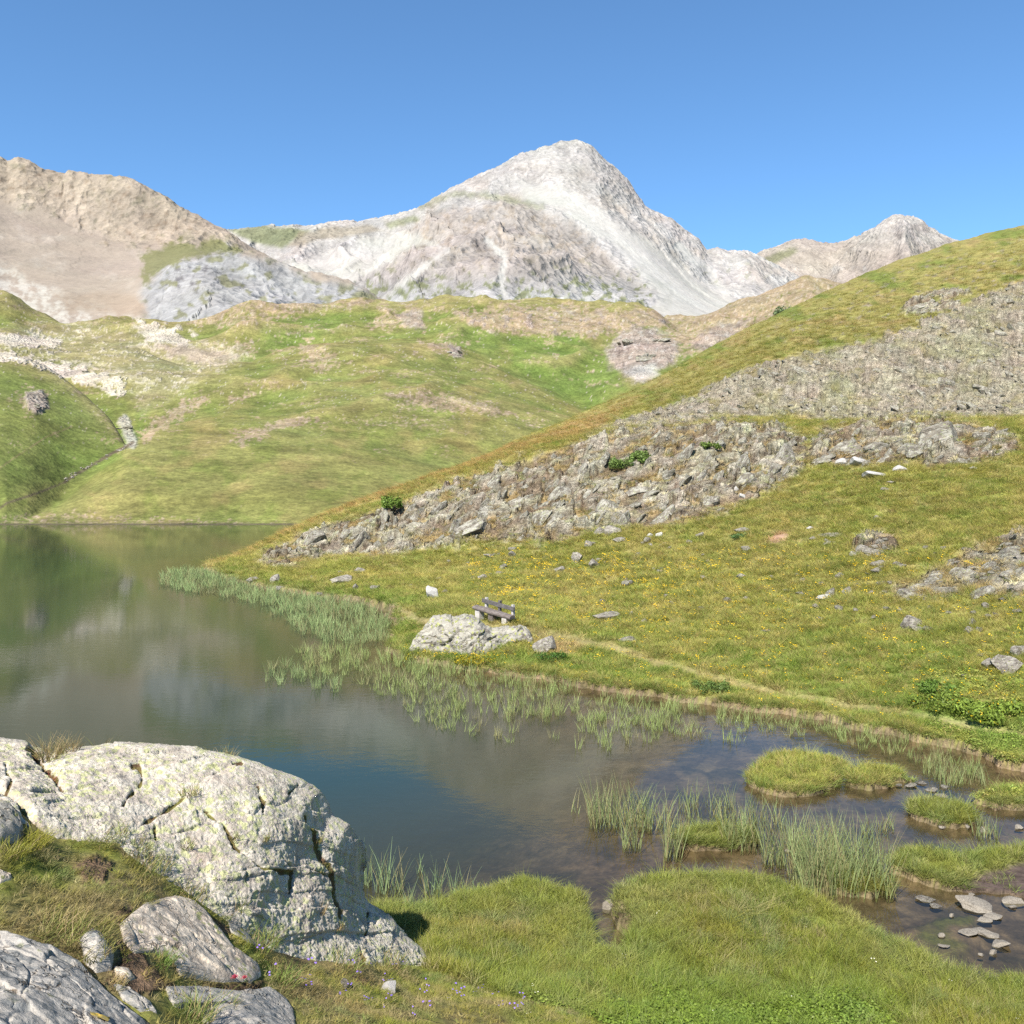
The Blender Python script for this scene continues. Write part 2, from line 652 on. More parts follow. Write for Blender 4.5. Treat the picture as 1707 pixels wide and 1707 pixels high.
# ------------------------------------------------------------------ mountains
def build_mountain(name, us, Yr, layers, k, amp, kind_seed, paint, jag=3.0, ampfun=None):
    Z = None
    for ls in layers:
        z = sheet(ls, us, Yr)
        Z = z if Z is None else smax(Z, z, k)
    g = Grid(us, Yr, Z)
    # keep the traced skyline: relief fades at the crest
    cr = g.py.min(axis=0)[None, :]
    below = g.py - cr
    wgt_ = sstep(15, 110, below)
    Z = Z * (1 - wgt_) + blur(Z, 20, 1, 2) * wgt_
    fade = sstep(0, 45, below) * 0.85 + 0.15
    fade = np.where(np.arange(len(Yr))[:, None] > g.py.argmin(axis=0)[None, :], 0.15, fade)
    ar = amp if ampfun is None else amp * ampfun(g)
    X, YY = g.X, g.YY
    wx = fbm2(X / 420, YY / 420, 3, kind_seed + 3) * 120
    gul = ridged2((X + wx) / 210, (YY + wx) / 520, 6, kind_seed, 0.56)
    fin = fbm2(X / 42, YY / 60, 4, kind_seed + 9, 0.62)
    f1, f2, hh = worley2((X + Z * 0.5) / 55 + fin * 0.5, (YY * 0.5 - Z * 0.6) / 60, kind_seed)
    g.Z = Z + fade * ar * ((gul - 0.45) * 1.25 + (hh - 0.5) * 0.20 + fin * 0.20)
    g.Z += jag * sstep(60, 0, below) * (fbm2(X / 30, YY / 30, 4, kind_seed + 20, 0.6) + 0.5 * hh)
    g.upd()
    g.gul, g.fin, g.hh = gul, fin, hh
    col, rk = paint(g)
    me = mesh_from(name, g.verts(), grid_faces(*g.Z.shape), M['mountain'])
    set_col(me, 'col', col)
    set_f(me, 'rk', rk)
    o = link(name, me)
    tag(o, kind='structure')
    return g


def wobble(g, s=60, seed=5):
    return fbm2(g.px / s, g.py / s * 1.4, 5, seed, 0.6).astype(np.float32)


# main peak ---------------------------------------------------------------
SKY_MAIN = [(200, 560), (300, 430), (360, 392), (400, 388), (470, 386), (540, 383), (620, 373), (690, 358), (745, 325), (800, 297), (830, 282), (860, 267), (885, 256), (910, 246),
            (935, 240), (957, 239), (985, 244), (1000, 259), (1012, 273), (1030, 290), (1045, 303), (1058, 326), (1075, 351), (1098, 364), (1122, 372), (1140, 390),
            (1165, 404), (1178, 424), (1196, 421), (1215, 427), (1240, 428), (1262, 434), (1330, 470), (1420, 540), (1600, 640)]


def lineY(pts, Y):
    return [(p[0], p[1], Y if not callable(Y) else Y(p[0])) for p in pts]


us = columns(330, 1420, 1.75, 150, 1620, 6)
Yr = np.concatenate([np.linspace(1150, 2700, 300), np.linspace(2715, 3300, 12)])
foot = [(150, 640), (600, 600), (1100, 560), (1130, 545), (1280, 545), (1620, 700)]
mid = [(150, 610), (330, 520), (470, 455), (560, 450), (640, 440), (760, 400), (860, 370), (950, 360), (1050, 400), (1120, 450), (1190, 505), (1260, 500), (1330, 530), (1620, 690)]
body = [lineY(foot, 1200), lineY(mid, 1950), lineY(SKY_MAIN, 2600), lineY([(p[0], p[1] + 60) for p in SKY_MAIN], 3100)]
but_crest = [(420, 700), (560, 520), (620, 455), (660, 405), (700, 366), (760, 338), (820, 331), (880, 341), (940, 362), (1000, 398), (1050, 440), (1085, 490), (1105, 540), (1180, 700)]
buttress = [lineY([(p[0], p[1] + 130) for p in but_crest], 1250), lineY([(p[0], p[1] + 45) for p in but_crest], 1750), lineY(but_crest, 2080), lineY([(p[0], p[1] + 130) for p in but_crest], 2250)]


def paint_main(g):
    w1 = wobble(g, 50, 31)
    w2 = wobble(g, 18, 32)
    col = np.zeros(g.Z.shape + (3,), np.float32)
    col[:] = (0.385, 0.365, 0.34)
    px, py = g.px, g.py
    pink = sstep(-0.1, 0.35, w1)
    col = lerp(col, (0.385, 0.34, 0.295), pink * 0.7)
    rib = pmask(px, py, [(600, 470), (660, 400), (700, 365), (760, 345), (820, 338), (900, 352), (960, 380), (1010, 420), (1060, 465), (1090, 540), (560, 560)], 14, w1, 16)
    col = lerp(col, (0.315, 0.28, 0.25), rib * 0.9)
    col = lerp(col, (0.325, 0.275, 0.225), rib * sstep(0.0, 0.3, w2) * sstep(480, 400, py))
    col = lerp(col, (0.30, 0.295, 0.285), rib * sstep(430, 500, py) * 0.8)
    # dark joints
    col = lerp(col, (0.20, 0.175, 0.15), rib * sstep(0.28, 0.5, w2 + w1 * 0.4) * 0.6)
    # scree
    scr = pmask(px, py, [(860, 300), (930, 305), (1000, 350), (1080, 400), (1140, 450), (1220, 500), (1290, 505), (1240, 540), (1060, 545), (1095, 500), (1065, 450), (1010, 405), (940, 355), (880, 335)], 8, w1, 14)
    scr = np.maximum(scr, pmask(px, py, [(600, 400), (700, 385), (700, 400), (640, 440), (590, 470), (520, 480), (470, 450), (520, 430)], 8, w1, 12) * 0.8)
    scr = np.maximum(scr, lmask(px, py, [(812, 400), (842, 430), (835, 470), (850, 540)], 5, 4, w2, 6))
    scr = np.maximum(scr, lmask(px, py, [(1130, 410), (1180, 450), (1215, 500)], 7, 4, w2, 6) * 0.9)
    scr = np.maximum(scr, lmask(px, py, [(700, 400), (745, 415), (700, 450), (640, 500)], 5, 4, w2, 6) * 0.6)
    col = lerp(col, (0.44, 0.425, 0.385), scr)
    apron = sstep(455, 520, py + w1 * 26) * (1 - scr)
    col = lerp(col, (0.38, 0.375, 0.36), apron * 0.8)
    top = sstep(330, 250, py) * sstep(-0.3, 0.3, w1)
    col = lerp(col, (0.405, 0.39, 0.36), top * 0.8)
    # thin strata on the summit
    st = np.sin((py * 0.9 + px * 0.28 + w1 * 12)) * sstep(380, 300, py)
    col = col * (1 - 0.10 * np.clip(st, 0, 1))[..., None]
    # alpine grass
    gr = sstep(0.18, 0.42, w2 + 0.55 * w1 + 0.25 * sstep(440, 520, py)) * sstep(415, 480, py) * (px < 1120)
    gr = gr * (1 - scr * 0.9)
    gr = np.maximum(gr, lmask(px, py, [(700, 345), (760, 322), (830, 328), (900, 345)], 5, 5, w2, 9) * 0.6)
    gr = np.maximum(gr, pmask(px, py, [(380, 382), (440, 374), (520, 384), (500, 395), (470, 415), (420, 405)], 5, w1, 6))
    gr = np.maximum(gr, pmask(px, py, [(640, 372), (690, 358), (700, 366), (650, 382)], 4, w2, 4) * 0.8)
    gr = np.maximum(gr, sstep(0.2, 0.5, w2) * pmask(px, py, [(1150, 420), (1280, 440), (1300, 500), (1230, 500), (1170, 460)], 10, w1, 10) * 0.5)
    col = lerp(col, (0.165, 0.18, 0.085), gr * 0.85)
    col = lerp(col, (0.27, 0.225, 0.16), pmask(px, py, [(500, 386), (620, 373), (640, 385), (540, 400), (480, 412)], 4, w1, 5) * 0.7)
    rk = 1 - scr * 0.75
    return np.clip(col * (1 + 0.16 * (g.hh - 0.5) + 0.20 * g.fin * (1 - scr))[..., None], 0.02, 0.7), rk


def amp_main(g):
    sc = pmask(g.px, g.py, [(860, 300), (930, 305), (1000, 350), (1080, 400), (1140, 450), (1220, 500), (1290, 505), (1240, 540), (1060, 545), (1095, 500), (1065, 450), (1010, 405), (940, 355), (880, 335)], 14)
    rib = pmask(g.px, g.py, [(600, 470), (660, 400), (700, 365), (760, 345), (820, 338), (900, 352), (960, 380), (1010, 420), (1060, 465), (1090, 540), (560, 560)], 20)
    return (1 - sc * 0.8) * (0.75 + rib * 0.25)


g_main = build_mountain('mountain_peak', us, Yr, [body, buttress], 40, 42, 40, paint_main, 9.0, amp_main)

# right peaks ---------------------------------------------------------------
SKY_R = [(1000, 640), (1100, 520), (1180, 455), (1235, 440), (1262, 431), (1290, 420), (1320, 409), (1345, 406), (1370, 410), (1395, 413), (1415, 411), (1440, 397), (1460, 385), (1475, 374), (1490, 366), (1505, 364),
         (1522, 369), (1538, 376), (1550, 388), (1562, 394), (1575, 402), (1600, 415), (1700, 425), (1850, 400), (2300, 300)]
us = columns(1150, 1720, 2.0, 1000, 2300, 8)
Yr = np.concatenate([np.linspace(1700, 3650, 190), np.linspace(3670, 4200, 8)])
body = [lineY([(p[0], 600) for p in SKY_R], 1700), lineY([(1000, 660), (1200, 500), (1300, 470), (1380, 475), (1420, 440), (1480, 425), (1550, 450), (1700, 480), (2300, 400)], 2900), lineY(SKY_R, 3600), lineY([(p[0], p[1] + 60) for p in SKY_R], 4200)]
rid = [(1300, 560), (1370, 500), (1400, 455), (1430, 415), (1470, 385), (1505, 372), (1560, 410), (1620, 450)]
ridg = [lineY([(p[0], p[1] + 150) for p in rid], 2200), lineY(rid, 3200), lineY([(p[0], p[1] + 60) for p in rid], 3500)]


def paint_right(g):
    w1 = wobble(g, 40, 51)
    w2 = wobble(g, 14, 52)
    col = np.zeros(g.Z.shape + (3,), np.float32)
    col[:] = (0.36, 0.315, 0.265)
    px, py = g.px, g.py
    col = lerp(col, (0.41, 0.38, 0.34), sstep(1400, 1450, px) * sstep(430, 385, py))
    col = lerp(col, (0.30, 0.265, 0.235), sstep(1400, 1440, px) * sstep(0.0, 0.3, w1) * 0.8)
    st = np.sin((py * 1.0 - px * 0.45 + w1 * 12)) * sstep(1400, 1440, px)
    col = col * (1 - 0.16 * np.clip(st, 0, 1))[..., None]
    col = lerp(col, (0.17, 0.175, 0.09), pmask(px, py, [(1262, 432), (1325, 412), (1330, 420), (1290, 440)], 4, w2, 5) * 0.8)
    col = lerp(col, (0.43, 0.41, 0.37), sstep(0.1, 0.4, w1) * sstep(430, 450, py) * 0.6)
    return np.clip(col * (1 + 0.16 * (g.hh - 0.5) + 0.2 * g.fin)[..., None], 0.02, 0.7), np.ones(g.Z.shape)


g_right = build_mountain('mountain_far_right', us, Yr, [body, ridg], 40, 50, 80, paint_right, 11.0)

# left mountain ---------------------------------------------------------------
SKY_L = [(-900, 120), (-500, 180), (-300, 225), (-120, 250), (0, 262), (12, 270), (30, 264), (50, 271), (75, 285), (105, 289), (130, 292), (170, 292), (205, 296), (225, 300), (245, 311), (270, 325), (300, 345), (330, 362),
         (350, 374), (375, 390), (395, 403), (430, 425), (480, 450), (560, 500), (700, 600)]
us = columns(-40, 640, 1.8, -900, 760, 10)
Yr = np.concatenate([np.linspace(820, 1860, 250), np.linspace(1875, 2300, 10)])
mid_L = [(-900, 260), (-300, 330), (0, 345), (100, 380), (180, 400), (250, 402), (320, 400), (380, 415), (450, 450), (560, 520), (700, 640)]
low_L = [(-900, 400), (-300, 450), (0, 470), (100, 480), (180, 485), (240, 480), (300, 470), (400, 480), (500, 520), (700, 660)]
foot_L = [(-900, 560), (0, 560), (280, 570), (400, 600), (700, 700)]
bodyL = [lineY(foot_L, 850), lineY(low_L, 1200), lineY(mid_L, 1620), lineY(SKY_L, 1800), lineY([(p[0], p[1] + 80) for p in SKY_L], 2200)]
spur = [(150, 640), (215, 540), (240, 470), (275, 437), (310, 424), (345, 416), (385, 416), (420, 424), (460, 440), (500, 455), (560, 468), (600, 482), (640, 505), (700, 560), (760, 640)]
spurL = [lineY([(p[0], p[1] + 120) for p in spur], 850), lineY([(p[0], p[1] + 55) for p in spur], 1050), lineY(spur, 1240), lineY([(p[0], p[1] + 70) for p in spur], 1420)]


def paint_left(g):
    w1 = wobble(g, 50, 61)
    w2 = wobble(g, 16, 62)
    px, py = g.px, g.py
    col = np.zeros(g.Z.shape + (3,), np.float32)
    col[:] = (0.325, 0.27, 0.215)                                   # mauve-grey scree
    cliff = pmask(px, py, [(-900, 100), (0, 255), (130, 280), (230, 290), (345, 365), (420, 420), (330, 405), (250, 408), (180, 400), (130, 370), (60, 340), (0, 330), (-900, 300)], 16, w1 + w2 * 0.5, 26)
    col = lerp(col, (0.335, 0.28, 0.215), cliff)
    col = lerp(col, (0.285, 0.225, 0.165), cliff * sstep(0.05, 0.4, w2) * 0.8)
    col = lerp(col, (0.22, 0.205, 0.14), cliff * sstep(0.15, 0.4, w2 * 0.6 + w1 * 0.7) * 0.55)
    col = lerp(col, (0.20, 0.15, 0.105), cliff * sstep(0.3, 0.5, w2 - w1 * 0.3) * 0.5)
    col = lerp(col, (0.40, 0.35, 0.29), (1 - cliff) * sstep(0.05, 0.5, w1) * 0.5)
    pale = pmask(px, py, [(-900, 400), (0, 440), (60, 470), (130, 500), (200, 520), (300, 535), (300, 600), (-900, 600)], 8, w1, 14)
    col = lerp(col, (0.46, 0.425, 0.36), pale * sstep(-0.3, 0.25, w2))
    br = pmask(px, py, [(90, 490), (200, 485), (260, 510), (260, 530), (120, 525)], 8, w1, 12)
    col = lerp(col, (0.31, 0.24, 0.175), br * 0.7)
    grey = pmask(px, py, [(238, 470), (262, 452), (300, 432), (345, 418), (400, 420), (450, 436), (500, 455), (600, 480), (650, 510), (640, 600), (250, 600)], 12, w1, 16)
    col = lerp(col, (0.315, 0.31, 0.30), grey)
    col = lerp(col, (0.20, 0.20, 0.20), grey * sstep(0.2, 0.45, w2) * 0.7)
    drk = grey * pmask(px, py, [(290, 450), (340, 425), (350, 435), (335, 490), (315, 480), (296, 478)], 6, w2, 10)
    col = lerp(col, (0.12, 0.11, 0.11), drk * sstep(0.0, 0.35, w2) * 0.7)
    gr = pmask(px, py, [(238, 425), (300, 400), (330, 410), (350, 395), (380, 405), (420, 420), (345, 424), (300, 436), (262, 455), (238, 475)], 5, w2, 12) * 0.9
    gr = np.maximum(gr, grey * sstep(0.12, 0.34, fbm2(px / 34, py / 20, 4, 66)) * 0.75)
    gr = np.maximum(gr, pmask(px, py, [(590, 485), (620, 485), (640, 520), (580, 510)], 6, w2, 8) * 0.8)
    col = lerp(col, (0.165, 0.165, 0.07), gr)
    rk = np.clip(cliff + grey, 0, 1) * 0.75 + 0.2
    return np.clip(col * (1 + 0.16 * (g.hh - 0.5) * rk + 0.22 * g.fin * rk)[..., None], 0.02, 0.7), rk


def amp_left(g):
    cl = pmask(g.px, g.py, [(-900, 100), (0, 240), (230, 270), (345, 355), (420, 420), (330, 405), (250, 408), (180, 400), (130, 370), (60, 340), (0, 330), (-900, 300)], 12)
    gy = pmask(g.px, g.py, [(238, 470), (300, 432), (345, 418), (450, 436), (600, 480), (650, 600), (250, 600)], 12)
    return 0.22 + cl * 0.8 + gy * 0.5


g_left = build_mountain('mountain_left', us, Yr, [bodyL, spurL], 25, 26, 120, paint_left, 6.0, amp_left)

# ------------------------------------------------------------------ green hills between the lake and the mountains
us = columns(-60, 1480, 2.0, -1500, 2200, 14)
Yr = np.concatenate([np.geomspace(128, 147, 22), np.geomspace(147.6, 900, 350)])


def hump(crest, foot_dy=None, foot=None, fy=0.5, back=1.25, cy=400, bulge=0.55, bdrop=50):
    """crest: (px, py[, Y]); foot: line or offset"""
    cr = [(p[0], p[1], p[2] if len(p) > 2 else cy) for p in crest]
    ft = foot if foot else [(p[0], p[1] + foot_dy, p[2] * fy) for p in cr]
    xs = sorted(set([p[0] for p in cr] + [p[0] for p in ft]))
    ca = np.array(cr)
    fa = np.array(ft)
    cr2, ft2, md = [], [], []
    for x in xs:
        c = [np.interp(x, ca[:, 0], ca[:, k]) for k in (1, 2)]
        f = [np.interp(x, fa[:, 0], fa[:, k]) for k in (1, 2)]
        Ym = f[1] + (c[1] - f[1]) * 0.55
        zm = zof(f[0], f[1]) + (zof(c[0], c[1]) - zof(f[0], f[1])) * (0.55 + (bulge - 0.5) * 0.9)
        md.append((x, HOR - (zm - H) * F / Ym, Ym))
        cr2.append((x, c[0], c[1]))
        ft2.append((x, f[0], f[1]))
    bk = [(p[0], p[1] + bdrop, p[2] * back) for p in cr2]
    return [ft2, md, cr2, bk]


shore = [(-1500, 885, 124), (0, 880, 133), (60, 877, 139), (300, 875.5, 142), (495, 875, 143.5), (800, 873, 146), (2200, 873, 146)]
humps = [
    # low flat strip behind the shore
    ([(-1500, 850, 190), (0, 848, 190), (60, 855, 185), (150, 850, 190), (400, 850, 190), (900, 850, 200), (2200, 850, 200)], shore, 6),
    # front hump
    ([(-200, 930, 150), (0, 880, 150), (40, 866, 165), (100, 836, 180), (160, 791, 200), (215, 744, 225), (250, 717, 255), (330, 697, 300), (480, 688, 330), (560, 696, 330), (640, 722, 320), (720, 752, 310), (850, 795, 300), (1000, 860, 290), (2200, 960, 290)], shore, 6),
    # second
    ([(100, 860, 300), (190, 760, 320), (225, 716, 340), (245, 690, 370), (300, 655, 400), (400, 603, 450), (480, 574, 480), (600, 566, 500), (720, 572, 500), (800, 600, 480), (900, 640, 450), (1000, 684, 420), (1100, 740, 400), (2200, 960, 400)], None, 8),
    # fold inside the second
    ([(380, 760, 330), (450, 690, 345), (520, 650, 360), (640, 630, 375), (760, 640, 380), (860, 668, 375), (960, 705, 365), (1060, 760, 350), (2200, 1000, 350)], None, 8),
    # upper
    ([(150, 700, 560), (300, 560, 640), (345, 532, 660), (400, 506, 680), (460, 505, 690), (520, 508, 700), (580, 505, 700), (625, 513, 700), (660, 512, 690), (700, 511, 690), (708, 514, 690), (750, 501, 700), (800, 501, 705), (850, 504, 710), (950, 509, 715), (1050, 513, 720), (1095, 522, 720), (1120, 545, 715), (1180, 600, 700), (1300, 700, 690), (2200, 900, 690)], None, 8),
    # brown hill far right
    ([(950, 620, 800), (1050, 570, 800), (1118, 536, 800), (1150, 531, 805), (1200, 521, 820), (1250, 503, 830), (1300, 484, 840), (1340, 465, 850), (1365, 468, 850), (1400, 482, 850), (1500, 500, 850), (2200, 520, 850)], None, 10),
    # right valley side under the brown hill
    ([(900, 700, 520), (1000, 600, 560), (1060, 555, 600), (1110, 552, 610), (1160, 566, 600), (1200, 560, 590), (1300, 570, 560), (1500, 640, 520), (2200, 700, 500)], None, 8),
    # left green slope
    ([(-1500, 380, 330), (-500, 500, 320), (-200, 555, 310), (0, 590, 300), (60, 606, 290), (100, 624, 280), (150, 663, 265), (190, 704, 245), (212, 738, 230), (226, 775, 220), (260, 860, 200), (2200, 1000, 200)],
     [(-1500, 870, 130), (0, 845, 155), (50, 838, 165), (110, 803, 190), (170, 765, 210), (215, 744, 225), (260, 900, 190), (2200, 1000, 190)], 4),
    # rocky rolling ground upper left
    ([(-1500, 440, 640), (-200, 498, 640), (0, 500, 640), (20, 503, 640), (60, 527, 630), (110, 541, 620), (180, 536, 640), (250, 531, 650), (330, 538, 650), (400, 560, 640), (500, 600, 600), (600, 660, 560), (2200, 900, 560)], None, 8),
    ([(-1500, 560, 460), (0, 565, 460), (100, 590, 450), (200, 585, 450), (300, 600, 440), (400, 600, 445), (430, 612, 445), (520, 680, 430), (2200, 900, 430)], None, 8),
]
Z = None
for cr, ft, kk in humps:
    ls = hump(cr, 150, ft, 0.62, 1.18, 400, 0.6, 70)
    z = sheet(ls, us, Yr)
    z = blur(z, 4, 1, 2)
    Z = z if Z is None else smax(Z, z, 0.15 + kk * sstep(146, 230, Yr)[:, None])
g = Grid(us, Yr, Z)
und = fbm2(g.X / 60, g.YY / 80, 4, 200) * sstep(147, 260, g.YY)
cre = ridged2(g.X / 95 + 3, g.YY / 130, 4, 230) - 0.45
Z = Z + cre * 6.5 * sstep(150, 330, g.YY) * np.clip(g.YY / 450, 0.3, 1.3)
Z = Z + und * 3.0 * np.clip(g.YY / 400, 0.2, 1.6)
rocky = fbm2(g.X / 14, g.YY / 20, 4, 210)
g.Z = Z
g.upd()
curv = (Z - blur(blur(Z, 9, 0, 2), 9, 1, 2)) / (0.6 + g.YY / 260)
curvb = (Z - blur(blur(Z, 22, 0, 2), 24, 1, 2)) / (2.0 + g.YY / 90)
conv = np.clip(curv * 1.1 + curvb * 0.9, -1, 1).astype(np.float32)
w1 = wobble(g, 60, 71)
w2 = wobble(g, 20, 72)
w3 = fbm2(g.px / 46, g.py / 13, 4, 73)
px, py = g.px, g.py
col = np.zeros(Z.shape + (3,), np.float32)
col[:] = (0.128, 0.126, 0.040)
col = lerp(col, (0.098, 0.112, 0.028), sstep(-0.05, 0.4, w1) * 0.8)
col = lerp(col, (0.160, 0.134, 0.050), sstep(0.05, 0.45, fbm2(px / 90, py / 45, 4, 75)) * 0.8)
green = pmask(px, py, [(0, 600), (110, 640), (200, 710), (210, 745), (110, 800), (0, 840), (-1500, 900), (-1500, 500)], 14, w1, 12)
col = lerp(col, (0.088, 0.112, 0.027), green * 0.75)
for pl, s in [([(850, 560), (960, 560), (1020, 600), (1050, 650), (980, 680), (900, 640), (850, 600)], 0.9), ([(660, 530), (780, 520), (840, 560), (820, 590), (720, 560)], 0.6),
              ([(240, 590), (330, 600), (330, 625), (260, 625)], 0.8), ([(430, 540), (560, 530), (620, 520), (560, 560), (440, 590)], 0.7), ([(230, 680), (260, 660), (250, 690), (225, 740)], 0.9),
              ([(1120, 560), (1180, 560), (1160, 600), (1130, 610)], 0.9), ([(1290, 505), (1320, 510), (1320, 530), (1285, 530)], 0.6)]:
    col = lerp(col, (0.090, 0.122, 0.028), pmask(px, py, pl, 12, w1, 12) * s)
# heath and bare brown patches
heath = np.zeros(Z.shape, np.float32)
for pl, s in [([(230, 720), (300, 672), (345, 655), (350, 668), (290, 705), (240, 740)], 0.75), ([(385, 735), (420, 715), (500, 695), (530, 700), (480, 712), (410, 740)], 0.85), ([(380, 665), (430, 650), (470, 640), (430, 660), (390, 672)], 0.7),
              ([(500, 580), (545, 575), (570, 610), (530, 620), (505, 600)], 0.6), ([(640, 655), (740, 655), (860, 690), (820, 694), (700, 680)], 0.8), ([(640, 525), (700, 512), (708, 545), (650, 550), (600, 540)], 0.7),
              ([(760, 520), (850, 510), (1100, 518), (1120, 540), (1000, 560), (880, 560), (800, 550)], 0.85), ([(740, 568), (770, 575), (772, 597), (755, 590), (700, 570)], 0.7), ([(330, 570), (420, 565), (430, 590), (340, 600)], 0.5),
              ([(300, 520), (400, 505), (560, 515), (450, 540), (330, 545)], 0.5), ([(30, 655), (75, 650), (85, 685), (45, 690)], 0.6), ([(380, 500), (640, 500), (560, 516), (400, 516)], 0.55),
              ([(0, 860), (200, 845), (490, 868), (300, 876), (0, 880)], 0.35), ([(560, 700), (700, 690), (760, 720), (600, 712)], 0.3)]:
    heath = np.maximum(heath, pmask(px, py, pl, 7, w2, 14) * s)
fine1 = fbm2(px / 9, py / 4.5, 4, 90, 0.65)
heath = np.maximum(heath, sstep(0.12, 0.42, fbm2(px / 70, py / 16, 5, 91, 0.62)) * sstep(830, 700, py) * 0.36)
heath = np.maximum(heath, sstep(0.28, 0.5, w3) * sstep(690, 560, py + w1 * 60) * 0.5)
heath = np.maximum(heath, sstep(1095, 1130, px) * sstep(620, 560, py) * 0.85)
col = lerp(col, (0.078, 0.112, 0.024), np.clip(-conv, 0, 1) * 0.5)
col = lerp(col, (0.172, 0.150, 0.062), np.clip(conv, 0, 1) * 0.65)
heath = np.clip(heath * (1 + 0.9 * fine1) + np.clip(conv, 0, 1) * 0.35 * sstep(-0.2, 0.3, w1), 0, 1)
heath = sstep(0.22, 0.72, heath + 0.55 * fine1) * 0.9
col = lerp(col, (0.195, 0.150, 0.095), heath)
col = lerp(col, (0.25, 0.205, 0.155), heath * sstep(0.15, 0.4, fbm2(px / 6, py / 3, 3, 95, 0.65)) * 0.8)
col = col * (1 + 0.16 * fine1 + 0.10 * w3)[..., None]
stony = pmask(px, py, [(-200, 560), (0, 548), (100, 540), (300, 560), (420, 590), (300, 650), (240, 690), (215, 640), (100, 600), (0, 580)], 16, w1, 16)
col = lerp(col, (0.175, 0.155, 0.080), stony * 0.8)
rockm = sstep(0.10, 0.32, fbm2(px / 30, py / 11, 5, 76, 0.62)) * pmask(px, py, [(-200, 560), (0, 545), (60, 555), (120, 600), (250, 640), (200, 660), (100, 610), (0, 590)], 10, w1, 14)
rockm = np.maximum(rockm, sstep(0.02, 0.25, w2) * pmask(px, py, [(225, 545), (290, 540), (330, 560), (310, 580), (240, 575)], 6, w2, 10))
rockm = np.maximum(rockm, sstep(0.12, 0.3, w2) * pmask(px, py, [(200, 560), (400, 570), (400, 610), (250, 600)], 10, w1, 10) * 0.6)
rockm = np.maximum(rockm, sstep(0.0, 0.25, w2) * pmask(px, py, [(100, 600), (230, 620), (190, 650), (130, 635)], 8, w1, 10))
rock2 = pmask(px, py, [(1010, 590), (1040, 550), (1090, 545), (1130, 575), (1125, 605), (1060, 635), (1020, 615)], 8, w2, 12)
rock2 = np.maximum(rock2, pmask(px, py, [(1150, 570), (1200, 540), (1250, 535), (1220, 565), (1170, 590)], 7, w2, 12) * 0.8)
rock2 = np.maximum(rock2, pmask(px, py, [(745, 575), (768, 578), (772, 597), (758, 596)], 3, w2, 4))
rock2 = np.maximum(rock2, pmask(px, py, [(42, 655), (70, 650), (82, 680), (60, 690), (45, 680)], 4, w2, 6))
rock2 = np.maximum(rock2, sstep(0.15, 0.35, w2) * pmask(px, py, [(760, 522), (850, 512), (1100, 520), (1120, 540), (1000, 560), (880, 560), (800, 550)], 8, w1, 8) * 0.8)
rock2 = np.maximum(rock2, pmask(px, py, [(660, 525), (704, 515), (708, 552), (680, 548)], 5, w2, 8) * 0.7)
pal = np.zeros(Z.shape, np.float32)
for pl in ([(-200, 560), (0, 556), (60, 558), (115, 566), (105, 578), (50, 580), (0, 576), (-200, 580)], [(-200, 585), (0, 582), (60, 598), (110, 608), (165, 622), (218, 630), (185, 648), (120, 634), (60, 612), (0, 600), (-200, 604)],
           [(222, 530), (280, 545), (322, 570), (300, 576), (240, 570), (235, 548)], [(100, 612), (160, 640), (215, 655), (200, 662), (130, 640)]):
    pal = np.maximum(pal, pmask(px, py, pl, 5, w2, 10))
fineb = fbm2(px / 7, py / 3.2, 4, 96, 0.65)
rockm = np.maximum(rockm, sstep(0.35, 0.6, pal * 0.75 + 0.5 * fineb))
mauve = pmask(px, py, [(265, 575), (330, 580), (400, 592), (395, 602), (330, 604), (285, 592)], 6, w2, 8)
scr2 = pmask(px, py, [(1040, 620), (1090, 605), (1100, 625), (1060, 640)], 6, w2, 8)
strm = lmask(px, py, [(207, 700), (214, 720), (220, 738)], 9, 4, w2, 7)
scatter_px = sstep(0.42, 0.55, fbm2(px / 9, py / 5, 3, 78, 0.6)) * sstep(780, 600, py) * 0.55
rockm = np.maximum(rockm, sstep(0.10, 0.3, fbm2(px / 12, py / 5, 4, 79, 0.65) + 0.5 * w1 - 0.05) * stony * 0.7)
rockm = np.maximum(rockm, scatter_px * np.clip(heath + stony + 0.15, 0, 1))
col = lerp(col, (0.33, 0.29, 0.23), np.clip(rockm, 0, 1))
col = lerp(col, (0.22, 0.175, 0.14), mauve * 0.8)
col = lerp(col, (0.215, 0.175, 0.142), rock2)
col = lerp(col, (0.10, 0.08, 0.065), rock2 * sstep(0.1, 0.35, fbm2(px / 8, py / 6, 4, 97, 0.65)) * 0.8)
col = lerp(col, (0.29, 0.265, 0.23), rock2 * sstep(0.1, 0.35, fbm2(px / 9, py / 5, 4, 98, 0.65)) * 0.7)
col = lerp(col, (0.26, 0.245, 0.215), np.maximum(scr2, strm) * 0.85)
speck = (rng.random(Z.shape) < 0.02 + 0.10 * sstep(0.1, 0.45, fbm2(px / 26, py / 9, 3, 93))) * sstep(790, 640, py + 30 * w1) * (rng.random(Z.shape) < 0.4)
col = lerp(col, (0.27, 0.235, 0.185), speck.astype(np.float32) * 0.8)
bed = lmask(px, py, [(222, 738), (195, 752), (160, 772), (128, 790), (108, 803)], 2.4, 1.5, w2, 2)
bed = np.maximum(bed, lmask(px, py, [(108, 803), (80, 815), (40, 830), (0, 842)], 1.6, 1.2, w2, 1))
col = lerp(col, (0.085, 0.065, 0.045), bed * 0.9)
tr = lmask(px, py, [(0, 780), (40, 752), (75, 730), (120, 710)], 1.0, 1.0, w2, 1) * 0.6
col = lerp(col, (0.17, 0.12, 0.07), tr)
edge = sstep(874.0, 875.5, py) * sstep(147, 144, g.YY)
